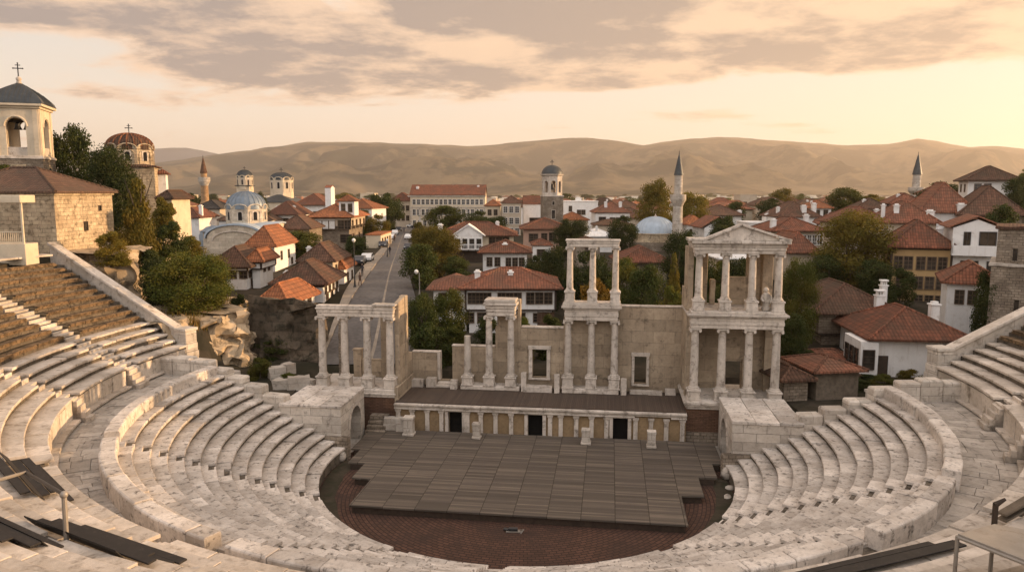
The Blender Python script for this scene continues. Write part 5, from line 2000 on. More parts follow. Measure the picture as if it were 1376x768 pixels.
house('red roofed house with small white chimneys behind the merchant house', 362, 400, 308, 289, Y=185, d=12, wall=M_WHITEP, roofm=M_RED, rh=3.2, oh=.8, wins=[('f', 3, .3, .9, .55, 1.2, 1.5)], chim=[(.1, .4, 2.4, .8), (.75, .3, 2.6, .9)])
house('house with a wide red roof and round dormer, up the slope from the merchant house', 398, 438, 300, 276, Y=215, d=14, wall=M_WHITEP, roofm=M_RED, rh=3.2, oh=.8, wins=[('f', 4, .2, .9, .5, 1.2, 1.6)])
house('brown roofed house over a rubble wall, left of the merchant house', 374, 416, 326, 308, Y=148, d=10, wall=M_RUBBLE, roofm=M_BROWN, rh=2.6, oh=.6)
house('narrow white chimney like house wall beside the merchant house roof', 438, 446, 300, 252, Y=190, d=4, roofm=M_RED, rh=.6, oh=.1, rt='gable')
house('white house with red roof and dark window below the tan minaret', 236, 268, 308, 293, Y=150, d=9, roofm=M_RED, rh=2.0, oh=.5, wins=[('f', 1, .3, .3, .5, 1.5, 1.2)], chim=[(.95, .2, 3.0, .8)])
house('grey roofed house under the big tan minaret', 262, 296, 297, 281, Y=180, d=9, wall=M_BEIGE, roofm=M_SLATE, rh=2.0, oh=.4, wins=[('f', 2, .3, .7, .5, 1.0, 1.2)])
house('cream annexe with tiled roof and dark window attached below the tile domed church', 216, 232, 292, 268, Y=88, d=5, wall=M_CREAM, roofm=M_BROWN, rh=.9, oh=.4, wins=[('f', 1, .35, .35, .4, 1.0, 1.5)], sink=4)
house('low cream roadside building with awning on the left edge of the street', 492, 512, 334, 316, Y=162, d=14, wall=M_CREAM, roofm=M_ORANGE, rh=1.0, oh=.3, rt='flat', wins=[('r', 4, .15, .85, .45, 1.3, 1.6)])

# ---- behind the stage, centre ----------------------------------------------
bb, w_, h_ = house('long cream three storey public building with brown red roof, at the end of the street', 552, 652, 308, 262, Y=262, d=14, wall=M_CREAM, roofm=M_RED, rt='gable', rh=3.6, oh=.6, fm=M_FRAMEW, mull=(1, 1),
                   wins=[('f', 16, .05, .95, .80, 1.0, 1.7), ('f', 16, .05, .95, .50, 1.0, 2.0), ('f', 14, .05, .95, .18, 1.0, 2.0), ('r', 3, .2, .8, .5, 1.0, 1.8)],
                   chim=[(.08, .3, 3.5, 1.2), (.55, .5, 4.2, 1.0), (.8, .5, 4.0, 1.0), (.9, .4, 4.0, 1.0)])
mb = MB().box(-w_ / 2 - .1, w_ / 2 + .1, -.2, -.002, h_ * .63, h_ * .66).box(-w_ / 2 - .25, w_ / 2 + .25, -.35, -.003, h_ * .95, h_ * .99)
for k in range(9):
    x = -w_ / 2 + w_ * k / 8
    mb.box(max(-w_ / 2, x - .35), min(w_ / 2, x + .35), -.12, -.004, 0, h_ * .629)
part('cornice', mb, M_WHITE, bb)
house('lower annexe with dark red roof left of the long cream public building', 526, 552, 308, 270, Y=268, d=12, wall=M_BEIGE, roofm=M_RED, rh=2.8, oh=.6, wins=[('f', 4, .15, .85, .75, 1.0, 1.7), ('f', 4, .15, .85, .4, 1.0, 1.7)], chim=[(.8, .4, 2, .9)])
house('pale narrow house with red roof right of the long cream public building', 652, 672, 318, 277, Y=225, d=12, wall=M_CREAM, roofm=M_ORANGE, rh=1.8, oh=.4, wins=[('f', 2, .3, .7, .8, 1.0, 1.6), ('f', 2, .3, .7, .45, 1.0, 1.6)])
house('tall pale tenement with three rows of windows, left of the middle bell tower', 674, 700, 320, 273, Y=215, d=12, wall=M_BEIGE, roofm=M_BROWN, rh=2.0, oh=.3, fm=M_FRAMEW, wins=[('f', 3, .2, .8, .82, 1.1, 1.7), ('f', 3, .2, .8, .5, 1.1, 1.7), ('f', 3, .2, .8, .2, 1.1, 1.7), ('r', 3, .2, .8, .7, 1.4, 1.5), ('r', 3, .2, .8, .35, 1.4, 1.5)])
house('blank white house with red roof between the tenement and the middle bell tower', 703, 729, 318, 274, Y=222, d=10, wall=M_WHITEP, roofm=M_RED, rt='gable', rh=2.4, oh=.3, wins=[('f', 1, .6, .6, .45, 3.0, 2.4)])
house('big blank white block right of the middle bell tower', 757, 803, 308, 271, Y=232, d=13, wall=M_WHITEP, roofm=M_WHITEP, rt='flat', rh=1, wins=[('f', 2, .45, .58, .62, 1.1, 1.4), ('f', 1, .2, .2, .75, .9, 1.6), ('r', 1, .3, .3, .55, 1.0, 1.4)], chim=[(.48, .5, 1.3, 2.2)])
house('low house with wide orange red roof at the foot of the middle bell tower', 752, 790, 308, 296, Y=205, d=10, wall=M_CREAM, roofm=M_ORANGE, rh=2.0, oh=.5)
house('brown plastered house with broad tiled roof in front of the middle bell tower', 704, 762, 333, 308, Y=150, d=10, wall=M_PINK, roofm=M_RED, rh=2.0, oh=.9, wins=[('f', 1, .22, .22, .55, 1.7, 1.5), ('f', 1, .47, .47, .6, 1.1, 1.3), ('f', 1, .66, .66, .6, 1.3, 1.6), ('f', 1, .88, .88, .55, 1.2, 1.5)])
pt, w_, h_ = house('white fronted house with a pediment over four tall windows, above the big white house', 588, 690, 352, 317, Y=128, d=10, wall=M_CREAM, roofm=M_RED, rh=2.1, oh=.8, low=(2.6, .2, M_TIMBER),
                   wins=[('f', 3, .10, .28, .78, 1.0, 1.6), ('f', 3, .72, .9, .78, 1.0, 1.5)], chim=[(.02, .3, 2.2, 1.0), (.3, .6, 2.0, .6), (.78, .6, 2.6, .8)])
bx = w_ * .05
part('wall', MB().box(-2.9 - bx, 1.9 - bx, -1.0, .2, 2.2, h_ + .1), M_WHITEP, pt, label='white projecting bay')
part('pediment', MB().extr([(-3.1 - bx, h_ + .1), (2.1 - bx, h_ + .1), (-.5 - bx, h_ + 1.8)], -1.05, 2.5), M_WHITEP, pt)
pr_ = MB().extr([(-3.4 - bx, h_ + .0), (-.5 - bx, h_ + 1.85), (2.4 - bx, h_ + .0), (2.4 - bx, h_ + .2), (-.5 - bx, h_ + 2.1), (-3.4 - bx, h_ + .2)], -1.3, 2.6)
part('pediment_roof', pr_, M_WHITEP, pt)
for k in range(4):
    window(pt, -2.3 - bx + 1.2 * k, -1.0, h_ - 1.35, 0, .85, 1.9, M_FRAMEW, (0, 1))
bl_ = MB().box(-3.0 - bx, 2.0 - bx, -1.3, -1.02, 2.25, 2.4).box(-3.0 - bx, 2.0 - bx, -1.3, -1.2, 3.05, 3.15)
for k in range(22):
    bl_.box(-2.95 - bx + k * .23, -2.9 - bx + k * .23, -1.28, -1.22, 2.4, 3.05)
part('balcony', bl_, M_WHITEP, pt)
house('small bright white house with five dark windows, just above the big white house', 649, 708, 364, 340, Y=110, d=7, roofm=M_RED, rh=1.6, oh=.8, wins=[('f', 2, .15, .33, .52, .75, 1.25), ('f', 3, .58, .88, .5, .72, 1.25)], chim=[(.5, .25, 1.5, .9)])
bw_, w_, h_ = house('big white house with red hip roof and many dark windows, close behind the stage wall', 626, 746, 444, 388, Y=80, d=8.5, roofm=M_RED, rh=1.75, oh=.8, low=(2.35, .35, M_WHITEP), trim=M_TIMBER, mull=(1, 2),
                    wins=[('f', 3, .07, .24, .78, .78, 1.1), ('f', 3, .40, .58, .78, .74, 1.1), ('f', 3, .72, .92, .78, .78, 1.15), ('f', 2, .04, .18, .30, .9, 1.0), ('f', 1, .62, .62, .28, .8, 1.2), ('f', 1, .8, .8, .3, .8, .9)],
                    chim=[(.12, .35, 1.9, .75), (.5, .3, 1.9, .7), (.68, .45, 1.4, .7)])
part('wall', MB().box(w_ * .3, w_ * .49, .29, .33, .1, 2.0), M_BRICK, bw_, label='patch of bare red brick')
wg = MB().box(-w_ / 2 - 3.6, -w_ / 2 - .002, 1.2, 8.0, -2, h_ - .25)
part('wall', wg, M_WHITEP, bw_, label='white side wing')
part('roof', hip(MB(), -w_ / 2 - 4.4, -w_ / 2 + 1.5, .5, 8.6, h_ - .24, 1.2), M_RED, bw_, label='red roof of the side wing')
for k in range(2):
    window(bw_, -w_ / 2 - 2.6 + 1.3 * k, 1.2, h_ * .74, 0, .8, 1.1, M_FRAME)
house('white house with two chimneys and dark red roof, left of the mosque', 800, 846, 306, 286, Y=185, d=10, wall=M_WHITEP, roofm=M_RED, rh=2.4, oh=.4, wins=[('f', 2, .5, .68, .5, 1.2, 1.3), ('f', 1, .2, .2, .5, 1.6, 1.6), ('f', 1, .85, .85, .5, 1.0, 1.3)], chim=[(.32, .2, 3.2, .9), (.75, .2, 3.2, .9)])
house('pale low house with tiled lean roof below the white two chimney house', 800, 850, 318, 303, Y=172, d=7, wall=M_BEIGE, roofm=M_BROWN, rh=1.2, oh=.4, wins=[('f', 1, .7, .7, .4, 1.0, 1.0)])
house('white walled garden house with pale roof just above the two storey marble screen', 786, 822, 338, 318, Y=150, d=7, wall=M_WHITEP, roofm=M_WHITEP, rh=1.4, oh=.5, chim=[(.45, .2, 2.4, .5)], wins=[('f', 1, .7, .7, .5, 1.0, .8)])
house('brown roofed house among dark trees, left of the gabled pavilion', 836, 896, 372, 353, Y=105, d=8, wall=M_RUBBLE, roofm=M_RED, rh=2.0, oh=.8, wins=[('f', 1, .25, .25, .5, .8, 1.2), ('f', 1, .55, .55, .5, .8, 1.2)])
house('low ruined rubble house behind the upper columns of the marble screen', 774, 806, 346, 328, Y=120, d=6, wall=M_RUBBLE, roofm=M_BROWN, rh=.9, oh=.2, wins=[('f', 1, .5, .5, .5, .9, 1.0)])
house('white walled hut with a dark square window and red tiles, below the brown plastered house', 716, 740, 350, 330, Y=128, d=6, wall=M_WHITEP, roofm=M_RED, rh=.8, oh=.3, wins=[('f', 1, .45, .45, .5, 1.2, 1.2)])

# ---- right of the centre ------------------------------------------------------
house('white gabled house with one small window behind the pavilion gable', 946, 984, 326, 306, Y=150, d=10, roofm=M_RED, rt='gable', axis='y', rh=2.2, oh=.8, wins=[('f', 1, .35, .35, .55, 1.4, .7)])
house('long roofed house with white wall panels, above the white gabled house', 948, 996, 304, 290, Y=190, d=10, wall=M_WHITEP, roofm=M_BROWN, rh=2.6, oh=.8, wins=[('f', 4, .1, .5, .5, .9, 1.4)], chim=[(1.0, .2, 1.5, 1.2)])
house('pale blue white house with orange roof right of the white minaret', 922, 946, 322, 302, Y=165, d=8, wall=M_WHITEP, roofm=M_ORANGE, rh=1.8, oh=.5, wins=[('f', 2, .3, .7, .5, .9, 1.3)])
house('bare grey block with roof frames far behind the pavilion', 994, 1016, 292, 262, Y=330, d=10, wall=M_BEIGE, roofm=M_BEIGE, rt='flat', rh=1, wins=[('f', 2, .3, .7, .6, 1.4, 1.8)])
house('red roofed house with a row of pale framed windows, right behind the pavilion gable', 1040, 1104, 336, 311, Y=118, d=10, wall=M_BEIGE, roofm=M_RED, rh=2.0, oh=.8, fm=M_FRAMEW, wins=[('f', 3, .12, .38, .55, .9, 1.4), ('f', 4, .62, .94, .55, .9, 1.5)], chim=[(.05, .2, 2.2, 1.0), (.85, .4, 3.0, .9)])
house('dark red roofed house with tall chimneys, above the house with pale framed windows', 1046, 1100, 310, 292, Y=160, d=11, wall=M_WHITEP, roofm=M_BROWN, rh=3.2, oh=.5, wins=[('f', 1, .2, .2, .5, 2.5, 1.6)], chim=[(.65, .1, 3.0, 1.2), (.95, .2, 3.6, 1.1), (.1, .3, 2.5, .8)])
house('low white house with stepped wall left of the dark red roofed house', 1006, 1044, 312, 300, Y=165, d=9, wall=M_WHITEP, roofm=M_WHITEP, rt='flat', rh=1, chim=[(.8, .3, 2.4, 1.4), (.95, .5, 3.0, 1.0)])
house('house with a steep dull red roof, just right of the upper pavilion columns', 1058, 1094, 362, 340, Y=100, d=9, wall=M_BEIGE, roofm=M_RED, rh=2.6, oh=.6)
house('arched grey house with tall windows seen between the upper pavilion columns', 968, 1008, 378, 348, Y=100, d=7, wall=M_BEIGE, roofm=M_WHITEP, rh=1.0, oh=.6, fm=M_FRAMEW, wins=[('f', 2, .35, .65, .5, .9, 1.9)])
# ochre town house and its neighbours
house('ochre timber framed town house with three rows of dark windows, at right', 1194, 1274, 408, 333, Y=88, d=9, wall=M_OCHRE, roofm=M_RED, rh=3.0, oh=.6, trim=M_TIMBER, yaw=-20,
      wins=[('f', 2, .12, .29, .73, .85, 1.45), ('f', 3, .5, .86, .73, .85, 1.45), ('f', 3, .48, .85, .38, .85, 1.4), ('f', 1, .18, .18, .38, .9, 1.4), ('f', 3, .5, .85, .08, .8, 1.0), ('l', 2, .3, .7, .73, .8, 1.3)], chim=[(.9, .5, 2.6, .9)])
house('house with a big plain red roof and white chimneys, behind the ochre town house', 1186, 1256, 332, 300, yaw=-18, Y=102, d=12, wall=M_BEIGE, roofm=M_RED, rh=2.8, oh=.6, chim=[(.25, .1, 3.0, .8), (.9, .1, 2.0, 1.2), (.02, .2, 3.0, .6)])
house('steep red roofed house with pale end wall, highest behind the ochre town house', 1236, 1306, 316, 286, yaw=-18, Y=112, d=12, wall=M_WHITEP, roofm=M_RED, rh=4.4, oh=.5, wins=[('l', 2, .3, .7, .5, 1.0, 1.2)], chim=[(.75, .0, 1.5, 1.3)])
mh, w_, h_ = house('modern white house with a balcony and wide dark windows, right of the ochre town house', 1276, 1342, 374, 306, Y=86, yaw=-24, d=9, roofm=M_RED, rt='gable', axis='y', rh=1.3, oh=.6, fm=M_DARKM, mull=(1, 0),
                   wins=[('f', 1, .72, .72, .78, 1.5, 1.5), ('f', 1, .3, .3, .78, .6, 1.5), ('f', 1, .38, .38, .22, 1.6, 1.3), ('f', 1, .88, .88, .22, 1.2, 1.3)])
part('balcony', MB().box(-w_ / 2 - .1, w_ / 2 - .6, -1.2, 0, h_ * .46, h_ * .5).box(-w_ / 2 - .1, w_ / 2 - .6, -1.2, -1.06, h_ * .5, h_ * .66).box(-w_ / 2 - .1, -w_ / 2 + .04, -1.2, 0, h_ * .5, h_ * .8), M_WHITEP, mh)
house('white cottage with a red lean roof and two dark windows, under the stone tower', 1270, 1340, 424, 382, Y=72, d=7, roofm=M_RED, rh=1.8, oh=.6, yaw=-26, wins=[('f', 2, .25, .5, .58, .7, 1.3)])
house('hilltop house with white wall and brown roof, top right on the slope', 1300, 1366, 262, 243, yaw=-22, Y=125, d=9, roofm=M_BROWN, rh=2.4, oh=.8, sink=6, wins=[('f', 2, .2, .4, .5, .9, 1.3), ('l', 2, .3, .7, .5, .9, 1.2)])
hb_ = house('old house with a very large brown roof spread over the slope below the hilltop house', 1292, 1372, 316, 290, yaw=-22, Y=108, d=12, wall=M_RUBBLE, roofm=M_BROWN, rh=4.2, oh=.8, sink=6)
house('house with long red roof and dormer in the row left of the ochre town house', 1136, 1196, 322, 300, Y=128, d=11, wall=M_BEIGE, roofm=M_RED, rh=2.6, oh=.8, wins=[('f', 4, .15, .85, .5, .9, 1.2)], chim=[(.8, .2, 2.8, .8)])


for L_, R__, yb_, ye_, Y_, rm_, wm_, lab_ in ((1104, 1140, 326, 302, 140, M_RED, M_WHITEP, 'white house with two rows of windows left of the largest spreading tree top'),
                                             (1150, 1192, 306, 281, 150, M_BROWN, M_BEIGE, 'beige house with brown roof on the slope under the distant white minaret'),
                                             (1196, 1240, 296, 274, 150, M_RED, M_WHITEP, 'white house with red roof directly in front of the distant white minaret'),
                                             (1246, 1290, 286, 262, 148, M_RED, M_CREAM, 'cream house with red roof just left of the hilltop house'),
                                             (1080, 1116, 300, 280, 200, M_ORANGE, M_WHITEP, 'white house with orange roof behind the dark red roofed house with tall chimneys'),
                                             (1300, 1344, 346, 318, 98, M_RED, M_WHITEP, 'white house with red roof squeezed between the modern white house and the stone tower')):
    house(lab_, L_, R__, yb_, ye_, Y=Y_, yaw=-15, d=9, wall=wm_, roofm=rm_, rh=2.0, oh=.6, sink=5, wins=[('f', 3, .2, .8, .72, 1.0, 1.4), ('f', 3, .2, .8, .3, 1.0, 1.4), ('l', 2, .3, .7, .72, 1.0, 1.3)], chim=[(.3, .3, 2.2, .8)])


def stone_tower():
    Y = 66.0
    a = W(1329, 440, Y)
    zt, zm = W(1340, 308, Y).z, W(1340, 356, Y).z
    t = thing('stone_tower', 'old rubble tower with narrow slits at the right edge beside the white cottage', 'tower', (a.x + 5.2, Y + .4, 4.0), None, R_(-34))
    FOOT.append((a.x + 4, Y + 4, 6))
    part('wall', MB().box(-4.3, 5.5, -3.3, 4, -3, zm - 4.0), M_RUBBLE, t, label='wider lower stage')
    part('wall', MB().box(-4.0, 5.5, -3.0, 4, zm - 4.0, zt - 4.0), M_RUBBLE, t, label='upper stage')
    part('ledge', MB().box(-4.5, 5.6, -3.5, 4.2, zm - 4.0 - .1, zm - 4.0 + .18), M_WHITE, t, bevel=.06, sub=.8, rough=.06)
    part('coping', MB().box(-4.2, 5.6, -3.2, 4.2, zt - 4.0, zt - 3.7), M_BROWN, t, bevel=.05, sub=.8, rough=.08)
    for x, z in ((-2.6, zt - 6.2), (1.5, zt - 6.4), (-2.2, zm - 7.5)):
        window(t, x, -3.0 if z > zm - 4.0 else -3.3, z, 0, .35, 1.1, M_RUBBLE, (0, 0))


stone_tower()

# ---- the two near tiled houses right of the stage -----------------------------
A_, w_, h_ = house('rambling old house with a patched brown tile roof and brick side, near the pavilion', 1098, 1196, 470, 421, Y=69, d=10.5, wall=M_RUBBLE, roofm=M_BROWN, rh=2.3, oh=.9, yaw=-4, low=(1.6, .5, M_RUBBLE), mull=(0, 2),
                   wins=[('l', 3, .3, .8, .62, .7, 1.5)], chim=[])
part('wall', MB().box(-w_ / 2 - .35, -w_ / 2 + .05, 1.5, 7.5, 1.4, h_ - .15), M_WHITEP, A_, label='white plastered bay with shutters')
for k in range(3):
    window(A_, -w_ / 2 - .35, 2.4 + 2.0 * k, h_ * .66, -math.pi / 2, .8, 1.5, M_FRAME, (0, 2))
for cx_, cy_, hh, sz in ((w_ * .42, 1.0, 2.5, .6), (w_ * .30, -.2, 1.7, .75)):
    c = MB().obox(cx_, cy_, h_ - .5, h_ + hh, sz, sz * .8).obox(cx_, cy_, h_ + hh, h_ + hh + .12, sz + .15, sz * .8 + .15)
    for q in (-1, 0, 1):
        c.obox(cx_ + q * sz * .32, cy_, h_ + hh + .12, h_ + hh + .45, .1, sz * .6)
    c.obox(cx_, cy_, h_ + hh + .45, h_ + hh + .6, sz + .1, sz * .8 + .1)
    part('chimney', c, M_WHITEP, A_, bevel=.02)
B_, w_, h_ = house('white house with fresh red tile roof and timber bay window, nearest the right seats', 1172, 1292, 520, 457, Y=60, d=8.5, roofm=M_RED, rh=2.1, oh=.8, yaw=-6, mull=(0, 2), wins=[('l', 2, .2, .45, .62, .7, 1.4)], chim=[(.9, .5, 3.0, .85)])
part('wall', MB().box(-w_ / 2 - 1.3, -w_ / 2 + .1, -.6, 3.4, .9, h_ - .1), M_WHITEP, B_, label='white bay on timber brackets')
for k in range(3):
    window(B_, -w_ / 2 - 1.3, .25 + 1.15 * k, h_ * .6, -math.pi / 2, .72, 1.45, M_TIMBER, (0, 2))
window(B_, -w_ / 2 - .65, -.6, h_ * .6, 0, .8, 1.5, M_TIMBER, (0, 2))
part('door', MB().box(-w_ / 2 + .25, -w_ / 2 + 1.1, -.08, .02, .0, 2.6), M_TIMBER, B_, label='dark timber door and post by the bay')
sd = [(1096, 1152, 536, 499, 54.6, 'long low shed with rust brown tiles just outside the right seat rows', M_RED, M_PLANK), (1052, 1084, 548, 511, 54.2, 'smallest shed with brown tiles directly behind the right vaulted passage', M_BROWN, M_RUBBLE), (1056, 1104, 536, 503, 58.5, 'small shed with a flat rust brown roof beside the right column', M_BROWN, M_PLANK), (1094, 1158, 512, 488, 63, 'low shed with a long tiled lean roof below the brick sided house', M_RED, M_RUBBLE),
      (1106, 1166, 528, 505, 60, 'rickety low shed with patched brown tiles in front of the long tiled shed', M_BROWN, M_PLANK)]
for l, r_, yb, ye, Y, lab, rm, wm in sd:
    house(lab, l, r_, yb, ye, Y=Y, d=4.0, wall=wm, roofm=rm, rh=.7, oh=.5, name='shed', cat='shed', yaw=8)

# ---- seats boards, posts and the steel table near the camera -------------------
bn = random.Random(5)


def on_tier(th, j):
    r = Rw(th) + UDR * j
    return r * math.cos(R_(th)), r * math.sin(R_(th)), UZ + UDZ * j


for lab, th0, th1, j0, j1 in (('dark tarred boards lying over the upper seats at the left edge, above the handrail post', 222.5, 236.5, .6, 2.6),
                              ('dark tarred boards lying over the upper seats at the bottom left, below the handrail post', 243.0, 255.0, 2.3, 4.1),
                              ('dark tarred boards in the very bottom left corner of the upper seats', 240.0, 250.0, 4.6, 6.4)):
    t = thing('plank_platform', lab, 'boards', on_tier((th0 + th1) / 2, j0), T=True)
    k, n = 0, 5
    for i in range(n):
        f0, f1 = j0 + (j1 - j0) * i / n, j0 + (j1 - j0) * (i + .94) / n
        a, b = th0 + bn.uniform(0, 1.5), th1 - bn.uniform(0, 2.5)
        vs = []
        for th, f in ((a, f0), (b, f0), (b, f1), (a, f1)):
            x, y, z = on_tier(th, f)
            z = UZ + UDZ * math.floor(f + .0) + .17 + .03 * (i % 2)
            vs.append((x, y, z))
        vs += [(x, y, z + .06) for x, y, z in vs]
        part('plank', MB().add(vs, [(0, 3, 2, 1), (4, 5, 6, 7), (0, 1, 5, 4), (1, 2, 6, 5), (2, 3, 7, 6), (3, 0, 4, 7)]), M_BOARD, t, bevel=.01)
hr = thing('handrail', 'rusty steel handrail post with two rails between the dark boards at left', 'handrail', tuple(W(93, 775, 21.5)))
o3 = Vector(hr.location)
pt_, pb_ = W(86, 664, 21.5) - o3, W(93, 790, 21.5) - o3
part('post', MB().tube([pb_, pt_], .075, 8), M_METAL, hr)
part('rail', MB().tube([pt_, W(35, 634, 26.5) - o3], .06, 8), M_DARKM, hr)
part('rail', MB().tube([W(35, 634, 26.5) - o3, W(-15, 648, 23) - o3], .06, 8), M_METAL, hr)
part('knob', MB().sphere(pt_, .12, 10, 6), M_METAL, hr, smooth=50)
part('foot', MB().tube([pb_, pb_ + Vector((.1, 0, .25))], .13, 8), M_METAL, hr)
# steel topped table at the right
tb = thing('metal_table', 'grey steel topped table with slim legs at the bottom right corner', 'table', tuple(W(1340, 790, 21)))
o3 = Vector(tb.location)
zt_ = W(1287, 716, 18).z


def at_z(px, py, z):
    d = ray(px, py)
    return Vector((0, 0, CAM_H)) + d * ((z - CAM_H) / d.z)


c4 = [at_z(*q, zt_) - o3 for q in ((1287, 716), (1336, 703), (1420, 718), (1420, 768))]
zt_ -= o3.z
part('table_top', MB().prism([(p.x, p.y) for p in c4], zt_ - .06, zt_), M_METAL, tb, bevel=.01)
fr = MB()
for p, q in zip(c4, c4[1:] + c4[:1]):
    fr.tube([p - Vector((0, 0, .1)), q - Vector((0, 0, .1))], .05, 6)
part('frame', fr, M_METAL, tb)
for p in c4[:3]:
    part('leg', MB().tube([p - Vector((0, 0, .07)), Vector((p.x, p.y, zt_ - 1.35))], .05, 8), M_METAL, tb)
bp = thing('broken_post', 'short rusty post with a bent arm standing behind the steel topped table', 'post', tuple(W(1336, 708, 24)))
o3 = Vector(bp.location)
part('post', MB().tube([(0, 0, -.6), W(1338, 677, 24) - o3], .09, 8), M_TIMBER, bp)
part('arm', MB().tube([W(1337, 678, 24) - o3, W(1351, 670, 24) - o3], [.1, .05], 8), M_TIMBER, bp)
bo = thing('plank_platform', 'brown planks leaning over the upper seats behind the steel topped table', 'boards', tuple(W(1365, 700, 25)))
o3 = Vector(bo.location)
for k in range(2):
    q = [W(1340, 697 - 8 * k, 25) - o3, W(1376, 676 - 8 * k, 25) - o3, W(1385, 684 - 8 * k, 24.4) - o3, W(1352, 702 - 8 * k, 24.4) - o3]
    part('plank', MB().add([*q, *[v + Vector((0, 0, .07)) for v in q]], [(0, 3, 2, 1), (4, 5, 6, 7), (0, 1, 5, 4), (1, 2, 6, 5), (2, 3, 7, 6), (3, 0, 4, 7)]), M_PLANK, bo)
for lab, th0, th1, j0, j1 in (('dark boards lying over the upper seats below the steel topped table', 294, 306, 1.2, 2.6),):
    t = thing('plank_platform', lab, 'boards', on_tier(300, 1), T=True)
    for i in range(3):
        f0, f1 = j0 + (j1 - j0) * i / 3, j0 + (j1 - j0) * (i + .94) / 3
        vs = []
        for th, f in ((th0, f0), (th1, f0), (th1, f1), (th0, f1)):
            x, y, z = on_tier(th, f)
            vs.append((x, y, UZ + UDZ * math.floor(f) + .17))
        vs += [(x, y, z + .06) for x, y, z in vs]
        part('plank', MB().add(vs, [(0, 3, 2, 1), (4, 5, 6, 7), (0, 1, 5, 4), (1, 2, 6, 5), (2, 3, 7, 6), (3, 0, 4, 7)]), M_BOARD, t, bevel=.01)


# ================================================================ TREES
def leaf_mesh(name, seed, lobes, nleaf, size, prof):
    """crown of many small leaf faces gathered in clumps; unit height, unit width"""
    r = random.Random(seed)
    cs = []
    for _ in range(lobes):
        for _k in range(40):
            x, y, z = r.uniform(-1, 1), r.uniform(-1, 1), r.uniform(0, 1)
            w_ = prof(z)
            d = math.hypot(x, y)
            if d <= 1 and d > r.uniform(0, .75):
                cs.append((x * w_ * .40, y * w_ * .40, z, r.uniform(.13, .22) * (.5 + w_ * .6)))
                break
    vs, fs = [], []
    per = nleaf // len(cs)
    for cx, cy, cz, cr in cs:
        for _k in range(per):
            d = Vector((r.gauss(0, 1), r.gauss(0, 1), r.gauss(0, 1))).normalized()
            rad = cr * (r.random() ** .35) * r.uniform(.75, 1.22)
            p = Vector((cx, cy, cz)) + Vector((d.x, d.y, d.z * .72)) * rad
            n = (d * .6 + Vector((r.gauss(0, 1), r.gauss(0, 1), r.gauss(0, 1) + .5)) * .55).normalized()
            a = n.orthogonal().normalized()
            b = n.cross(a)
            t = r.uniform(0, 6.28)
            a, b = a * math.cos(t) + b * math.sin(t), b * math.cos(t) - a * math.sin(t)
            s = size * r.uniform(.55, 1.25)
            o = len(vs)
            vs += [p - a * s, p + b * s * .55, p + a * s, p - b * s * .55]
            fs.append((o, o + 1, o + 2, o + 3))
    me = bpy.data.meshes.new(name)
    me.from_pydata([tuple(v) for v in vs], [], fs)
    me.materials.append(F_MID)
    return me


def trunk_mesh(seed, zc=.5, rad=.028):
    r = random.Random(seed)
    mb = MB()
    top = Vector((r.uniform(-.03, .03), r.uniform(-.03, .03), zc))
    mb.tube([(0, 0, -.12), (0, 0, .0), (top.x * .4, top.y * .4, zc * .5), top], [rad * 1.7, rad * 1.25, rad, rad * .8], 8)
    for k in range(6):
        a = k * 1.05 + r.uniform(-.3, .3)
        e = Vector((math.cos(a) * r.uniform(.16, .3), math.sin(a) * r.uniform(.16, .3), zc + r.uniform(.1, .34)))
        s = top * r.uniform(.7, 1.0)
        mb.tube([s, s.lerp(e, .5) + Vector((0, 0, -.03)), e], [rad * .6, rad * .4, rad * .15], 5)
    return mb.mesh('trunk', M_TRUNK, smooth=50)


def p_broad(z):
    return math.sqrt(max(0, 1 - ((z - .55) / .48) ** 2)) if z > .12 else .1


def p_bush(z):
    return math.sqrt(max(0, 1 - ((z - .36) / .64) ** 2))


def p_cone(z):
    return max(.05, (1 - z) ** .8) * (1 if z > .06 else .6)


PROTO = {}
for key, seed, lob, n, sz, pf, zc in (('a', 1, 46, 16000, .021, p_broad, .45), ('b', 2, 40, 15000, .022, p_broad, .42), ('c', 3, 52, 16000, .020, p_broad, .48), ('n', 8, 70, 34000, .0145, p_broad, .42),
                                      ('s', 4, 36, 12000, .025, p_bush, .4), ('t', 5, 40, 12000, .025, p_bush, .4), ('k', 6, 50, 11000, .024, p_cone, .8)):
    PROTO[key] = (leaf_mesh('crown', seed, lob, n, sz, pf), trunk_mesh(seed, zc))


def tree(kind, mat, x, y, wid, hgt, label, group=None, zb=None, rot=None, name=None, cat=None):
    if zb is None:
        zb = ground(x, y)
    bush = kind in 'st'
    name = name or ('shrub' if bush else 'cypress' if kind == 'k' else 'tree')
    t = thing(name, label, cat or ('bush' if bush else 'tree'), (x, y, zb), group, rot if rot is not None else random.uniform(0, 6.28))
    t.scale = (wid, wid, hgt)
    for nm, me in zip(('crown', 'trunk'), PROTO[kind]):
        o = part(nm, me, None, t)
        if nm == 'crown':
            o.material_slots[0].link = 'OBJECT'
            o.material_slots[0].material = mat
    return t


def ptree(kind, mat, px, ptop, pbase, wpx, Y, label, group=None):
    """a tree by its picture: top, base and width at a known distance; it always stands on the ground"""
    p = W(px, pbase, Y)
    zb = ground(p.x, Y)
    hgt = W(px, ptop, Y).z - zb
    if kind in 'st' and px < 270 and Y < 100 and p.z > zb:      # grows on a rock that stands above the ground sheet
        zb = p.z - .2
        hgt = W(px, ptop, Y).z - zb
    return tree(kind, mat, p.x, Y, wpx / 1000 * Y, hgt, label, group, zb - .1)


